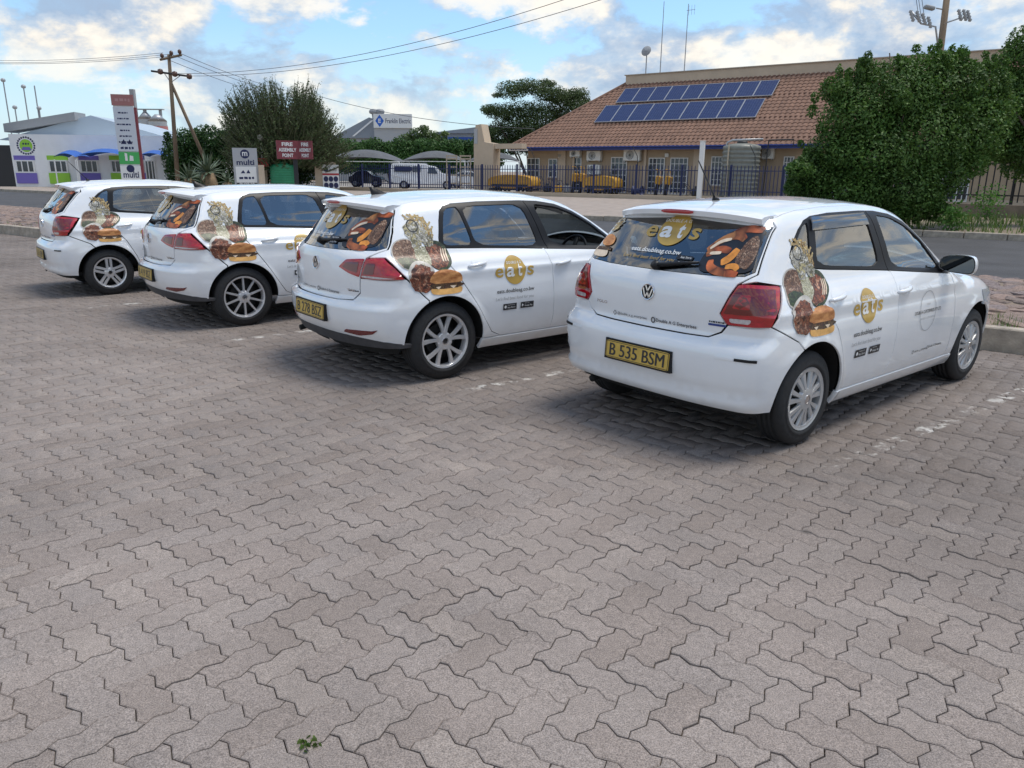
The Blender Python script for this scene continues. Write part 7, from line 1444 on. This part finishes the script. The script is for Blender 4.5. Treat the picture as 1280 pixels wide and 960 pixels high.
LB = leaf_mat('bush_leaves', (.040, .105, .016), (.125, .215, .046)); LD = leaf_mat('hedge_leaves', (.018, .058, .014), (.045, .105, .024)); LA = leaf_mat('acacia_leaves', (.050, .085, .028), (.095, .135, .045)); LG = leaf_mat('grass_blades', (.07, .14, .025), (.17, .24, .06))
def right_bushes():
    # big leafy shrub standing behind the far kerb
    c = on_z(1105, 284, .13); rr = random.Random(21); b = Vector((c.x, c.y, .13))
    def cl(px, py, rx, ry, rz, dy=0.0): q = at_depth(px, py, b.y + dy); return (q.x - b.x, dy, q.z - b.z, rx, ry, rz)
    big = [cl(1110, 125, 1.25, 1.2, 1.05), cl(1070, 150, 1.0, 1.0, .95, -.3), cl(1150, 118, 1.1, 1.1, .85, .2), cl(1195, 118, 1.05, 1.1, .9, .4), cl(1045, 195, .85, .9, .75, -.4), cl(1090, 195, 1.2, 1.2, 1.0, -.5), cl(1150, 180, 1.3, 1.2, 1.1, -.3), cl(1205, 165, 1.1, 1.1, .95, .1), cl(1020, 222, .75, .8, .55, -.4), cl(1008, 235, .6, .7, .45, -.2), cl(1060, 240, 1.0, 1.0, .75, -.5), cl(1120, 235, 1.2, 1.1, .9, -.5), cl(1175, 215, .8, .9, .75, -.2), cl(1080, 258, .9, .9, .45, -.3), cl(1125, 262, .8, .8, .45, -.3), cl(1040, 112, .35, .4, .35, .2), cl(1085, 100, .5, .5, .4), cl(1150, 88, .6, .6, .45), cl(1205, 92, .5, .5, .4, .2), cl(1235, 140, .8, .8, .7, .5), cl(1240, 105, .5, .6, .5, .5), cl(1225, 190, .6, .6, .45, .3)]
    for i in range(44): q = big[rr.randrange(15)]; a = rr.uniform(-.3, 3.4); big.append((q[0] + q[3] * math.cos(a) * 1.0, q[1] + rr.uniform(-.8, .3), q[2] + q[5] * math.sin(a) * .95, rr.uniform(.18, .42), rr.uniform(.2, .4), rr.uniform(.16, .36)))
    for i in range(70): q = big[rr.choice((0, 1, 2, 3, 4, 8, 9, 16, 17, 18, 20))]; a = rr.uniform(.2, 3.0); k_ = rr.uniform(1.1, 1.35); big.append((q[0] + q[3] * math.cos(a) * k_, q[1] + rr.uniform(-.5, .3), q[2] + q[5] * math.sin(a) * k_, rr.uniform(.06, .14), .1, rr.uniform(.08, .22)))
    bush_tree('leafy_shrub', 'big dense green shrub hiding the right part of the tiled building', big, b, 1900, .047, LB, 31, 9, 'shrub')
    c2 = on_z(1350, 284, .13); b2 = Vector((c2.x, c2.y + .6, .13))
    def cl2(px, py, rx, ry, rz, dy=0.0): q = at_depth(px, py, b2.y + dy); return (q.x - b2.x, dy, q.z - b2.z, rx, ry, rz)
    t2 = [cl2(1268, 78, .55, .6, .6), cl2(1285, 55, .6, .6, .55), cl2(1262, 125, .7, .8, .8), cl2(1290, 130, .9, .9, 1.0), cl2(1250, 165, .7, .7, .6), cl2(1290, 190, 1.0, 1.0, .9), cl2(1330, 110, 1.2, 1.1, 1.3), cl2(1340, 60, 1.0, 1, .9), cl2(1268, 185, .5, .5, .3)]
    for i in range(22): q = t2[rr.randrange(9)]; a = rr.uniform(0, 6.28); t2.append((q[0] + q[3] * math.cos(a), q[1] + rr.uniform(-.6, .3), q[2] + q[5] * math.sin(a), rr.uniform(.16, .36), rr.uniform(.2, .35), rr.uniform(.15, .32)))
    bush_tree('leafy_tree', 'taller leafy green tree at the edge of the big shrub', t2, b2, 1900, .047, LB, 37, 6, 'tree', trunk_h=2.2)
right_bushes()
def weeds():
    rs = np.random.default_rng(5); k = 0
    g = MB(); pts = []
    for i in range(900): t_ = rs.uniform(-7, 14); n_ = rs.uniform(24.4, 33); pts.append(RF(t_, n_, .13))
    v = []; f = []
    for p in pts:
        for j in range(7):
            h = rs.uniform(.10, .38); a = rs.random() * 6.28; q = p + Vector((rs.normal(0, .08), rs.normal(0, .08), 0)); dx, dy = math.cos(a), math.sin(a); w = .014; b = len(v); ln = rs.uniform(.2, .7) * h; v += [(q.x - dy * w, q.y + dx * w, q.z), (q.x + dy * w, q.y - dx * w, q.z), (q.x + dx * ln, q.y + dy * ln, q.z + h)]; f.append((b, b + 1, b + 2))
    tag(obj('verge_grass', mkmesh('verge_grass', v, f), LG), 'rough green grass along the far verge under the shrubs', 'grass', None, 'stuff')
    v = []; f = []
    for i in range(330):
        t_ = rs.uniform(-2.2, 8) if i % 3 else rs.uniform(-40, 8); n_ = 8.78 + abs(rs.normal(0, .35)); p = RF(t_, n_, .14)
        for j in range(9):
            h = rs.uniform(.05, .17); a = rs.random() * 6.28; q = p + Vector((rs.normal(0, .05), rs.normal(0, .05), 0)); dx, dy = math.cos(a), math.sin(a); w = .005; b = len(v); ln = rs.uniform(.2, .8) * h; v += [(q.x - dy * w, q.y + dx * w, q.z), (q.x + dy * w, q.y - dx * w, q.z), (q.x + dx * ln, q.y + dy * ln, q.z + h)]; f.append((b, b + 1, b + 2))
    tag(obj('kerb_grass', mkmesh('kerb_grass', v, f), LG), 'short green grass growing along the kerb behind the cars', 'grass', None, 'stuff')
    # single weeds
    for px, py, h, lab in ((1188, 290, .75, 'small upright green weed growing at the far kerb'), (1232, 276, 1.1, 'tall bushy green weed below the dark palisade fence')):
        p = on_z(px, py, .1); rs3 = np.random.default_rng(int(px)); r = empty('weed', p, 0, label=lab, cat='weed'); P = rs3.normal(0, 1, (420, 3)) * [h * .22, h * .22, h * .26] + [0, 0, h * .55]; obj('leaves', leaf_mesh(P, rs3.normal(0, 1, P.shape), .055, rs3, .5), leaf_mat('weed_leaves', (.06, .16, .03), (.13, .26, .05)), r, kind='stuff'); MB().tube([(0, 0, 0), (.03, 0, h * .8)], [.02, .008], 6).build('stem', bark(), r)
    p = on_z(389, 931, .0); grass_tuft('grass_tuft', p, .016, 22, np.random.default_rng(8), LG, spread=.035, label='tiny green grass tuft growing in a joint between pavers', cat='grass tuft')
weeds()
def back_trees():
    Y = 57.5; rr = random.Random(3)
    b = at_depth(300, 236, 62); base = Vector((b.x, 62, 0)); cl = []
    def at(px, py, Yc): q = at_depth(px, py, Yc); return Vector((q.x - base.x, Yc - base.y, q.z - base.z))
    for px, py, rx, rz in ((222, 195, 1.2, 1.5), (235, 180, 1.3, 1.2), (262, 176, 1.5, 1.2), (290, 184, 1.6, 1.1), (325, 190, 1.7, 1.1), (360, 192, 1.7, 1.2), (385, 194, 1.5, 1.1), (228, 215, 1.3, 1.3), (255, 205, 1.7, 1.6), (290, 205, 1.8, 1.6), (330, 205, 1.9, 1.6), (370, 208, 1.8, 1.5), (250, 225, 1.5, 1.0), (400, 200, 1.2, 1.0)):
        q = at(px, py, 62 + rr.uniform(-.6, .6)); cl.append((q.x, q.y, q.z, rx, 1.2, rz))
    for i in range(30): q = cl[rr.randrange(14)]; a = rr.uniform(0, 6.28); cl.append((q[0] + q[3] * math.cos(a), q[1] - .4, q[2] + q[5] * math.sin(a), rr.uniform(.25, .6), .4, rr.uniform(.2, .5)))
    bush_tree('dark_hedge', 'wide dark green clipped hedge behind the utility pole', cl, base, 420, .11, LD, 41, 8, 'hedge')
    # round crowned tree with fine upright twigs
    YT = 58.6; base = Vector((at_depth(357, 236, YT).x, YT, 0)); rs = np.random.default_rng(9); r = empty('twiggy_tree', base, 0, label='round crowned tree with fine upright twigs behind the fire assembly sign', cat='tree')
    def at2(px, py): q = at_depth(px, py, YT); return Vector((q.x - base.x, 0, q.z))
    fz = at2(357, 196).z; top = at2(357, 88).z - fz; hw_ = (at2(446, 160).x - at2(268, 160).x) / 2; fork = Vector((0, 0, fz * .6)); tk = MB(); tk.tube([(0, 0, 0), (.1, 0, fork.z * .6), fork], [.28, .24, .2], 9); foc = Vector((0, 0, fz)); tw = MB(); lp = []; ld = []
    for k in range(30):
        a = 2 * math.pi * k / 30 + rr.uniform(-.1, .1); el = rr.uniform(.05, 1.3); e = foc + Vector((math.cos(a) * math.cos(el) * hw_, math.sin(a) * math.cos(el) * hw_ * .8, math.sin(el) * top)) * rr.uniform(.45, .7); tk.tube([fork, fork.lerp(e, .5) + Vector((0, 0, -.15)), e], [.11, .07, .03], 6)
    tk.build('trunk', bark(), r, True, kind='stuff')
    for k in range(5600):
        a = rr.uniform(0, 6.283); el = math.asin(rr.uniform(-.12, 1.0)); lump = .90 + .10 * math.sin(a * 3 + 1.3) * math.cos(el * 4) + .05 * math.sin(a * 7); u = rr.uniform(.42, 1.0) ** .7 * lump * rr.uniform(.93, 1.06)
        ce = max(.02, math.cos(el)) ** .6; e = Vector((math.cos(a) * ce * hw_, math.sin(a) * ce * hw_ * .8, math.sin(el) * top)) * u + foc; d = ((e - foc).normalized() * .9 + Vector((0, 0, .5)) + Vector((rr.gauss(0, .16), rr.gauss(0, .16), 0))).normalized(); l = rr.uniform(.7, 1.5); p = e - d * l
        tw.tube([p, p.lerp(e, .5) + Vector((rr.gauss(0, .05), rr.gauss(0, .05), 0)), e], [.024, .018, .007], 3, False)
        for j in range(9): s_ = rr.uniform(.0, 1.02); lp.append(p.lerp(e, s_) + Vector((rr.gauss(0, .06), rr.gauss(0, .06), rr.gauss(0, .06)))); ld.append(d)
    tw.build('twigs', mat('green_twigs', (.085, .09, .05), .8, var=.2, scale=3), r, kind='stuff'); obj('crown', leaf_mesh(np.array(lp), np.array(ld), .085, rs, 1.0, .36), leaf_mat('twiggy_leaves', (.050, .085, .028), (.100, .140, .050)), r, kind='stuff')
    # flat topped tree behind the tiled roof
    base = Vector((at_depth(665, 230, 78).x, 78, 0)); cl = []
    def at3(px, py): q = at_depth(px, py, 78); return q.x - base.x, q.z
    for px, py, rx, rz in ((640, 113, 1.6, .9), (662, 108, 1.8, .8), (685, 116, 1.7, .8), (705, 122, 1.5, .8), (722, 120, 1.2, .8), (625, 140, 1.5, .8), (612, 138, .9, .5), (648, 140, 2.0, 1.2), (675, 142, 2.2, 1.3), (705, 140, 1.8, 1.1), (630, 160, 1.6, .9), (660, 160, 2.0, 1.0), (615, 165, .9, .6), (725, 135, 1.2, .8), (640, 172, 1.6, .8), (605, 172, 1.2, .8), (675, 168, 2.0, 1.0), (700, 158, 1.6, .9), (655, 182, 1.8, .9), (620, 185, 1.5, .8)):
        x, z = at3(px, py); cl.append((x, rr.uniform(-1, 1), z, rx, 1.5, rz))
    for i in range(34): q = cl[rr.randrange(20)]; a = rr.uniform(0, 6.28); cl.append((q[0] + q[3] * math.cos(a), q[1], q[2] + q[5] * math.sin(a), rr.uniform(.3, .7), .6, rr.uniform(.18, .4)))
    bush_tree('acacia_tree', 'broad flat topped acacia tree rising behind the tiled roof', cl, base, 400, .085, LA, 43, 9, 'tree', trunk_h=3, shell=.75)
    # hedge beyond the carports and a paler shrub
    base = Vector((at_depth(490, 230, 92).x, 92, 0)); cl = []
    for k in range(17): px = 408 + k * 10; q = at_depth(px, 186 + 3 * math.sin(k * 1.9), 92); cl.append((q.x - base.x, rr.uniform(-.5, .5), q.z, 1.1, 1.0, 1.0)); q2 = at_depth(px, 200, 92); cl.append((q2.x - base.x, 0, q2.z, 1.3, 1.0, 1.6))
    bush_tree('clipped_hedge', 'long mid green hedge row behind the carports', cl, base, 260, .15, leaf_mat('far_hedge_leaves', (.035, .095, .02), (.07, .15, .035)), 47, 6, 'hedge')
    base = Vector((at_depth(528, 230, 97).x, 97, 0)); cl = []
    for px, py, rx in ((508, 174, 1.1), (522, 168, 1.3), (536, 170, 1.3), (550, 175, 1.1), (518, 180, 1.5), (542, 182, 1.5), (530, 160, .6), (556, 167, .5)): q = at_depth(px, py, 97); cl.append((q.x - base.x, 0, q.z, rx, 1.0, rx * .6))
    bush_tree('pale_shrub', 'pale green loose shrub rising above the hedge row', cl, base, 170, .14, leaf_mat('pale_shrub_leaves', (.07, .12, .035), (.13, .19, .06)), 53, 5, 'shrub')
    base = Vector((at_depth(600, 230, 95).x, 95, 0)); cl = []
    for k in range(5): q = at_depth(575 + k * 11, 184, 95); cl.append((q.x - base.x, 0, q.z, 1.2, 1, .9)); q = at_depth(575 + k * 11, 196, 95); cl.append((q.x - base.x, 0, q.z, 1.3, 1, 1.4))
    bush_tree('clipped_hedge', 'short green hedge between the blue fascia warehouse and the entrance pylon', cl, base, 240, .15, MATS['far_hedge_leaves'], 59, 4, 'hedge')
back_trees()
def agaves():
    m = mat('agave_leaf', (.095, .13, .075), .5, var=.25, scale=4); dry = mat('dry_agave_skirt', (.24, .17, .10), .9, var=.3, scale=8)
    for i, (px, py, Y, R_, n, zc, lab) in enumerate(((262, 222, 49, 1.55, 46, 1.3, 'tall spiky agave plant with a dry skirt beside the entrance sign'), (238, 222, 50, 1.25, 38, .9, 'spiky agave plant at the foot of the utility pole'), (285, 226, 48, .95, 34, .75, 'small spiky agave plant in front of the dark hedge'), (255, 232, 48.5, .8, 28, .5, 'low spiky agave plant in front of the tall one'))):
        p = at_depth(px, 236, Y); r = empty('agave', (p.x, Y, .05), 0, label=lab, cat='agave'); rr = random.Random(60 + i)
        for k in range(n):
            a = rr.uniform(0, 6.28); el = rr.uniform(-.25, 1.45); L_ = R_ * rr.uniform(.75, 1.05); d = Vector((math.cos(a) * math.cos(el), math.sin(a) * math.cos(el), math.sin(el))); sd = Vector((-math.sin(a), math.cos(a), 0)); w = .065 * R_; c = Vector((0, 0, zc)); tip = c + d * L_ + Vector((0, 0, -.12 * L_ * math.cos(el))); mid = c + d * L_ * .45; up = sd.cross(d) * .03
            MB().add([c - sd * w * .5, c + sd * w * .5, mid + sd * w, mid - up, mid - sd * w, tip, c - up], [(0, 6, 3, 4), (6, 1, 2, 3), (4, 3, 5), (3, 2, 5)]).build('leaf', m, r)
        MB().lathe([(.26 * R_, 0), (.34 * R_, zc * .5), (.24 * R_, zc), (.05, zc + .1)], 14).build('dry_skirt', dry, r, True)
agaves()
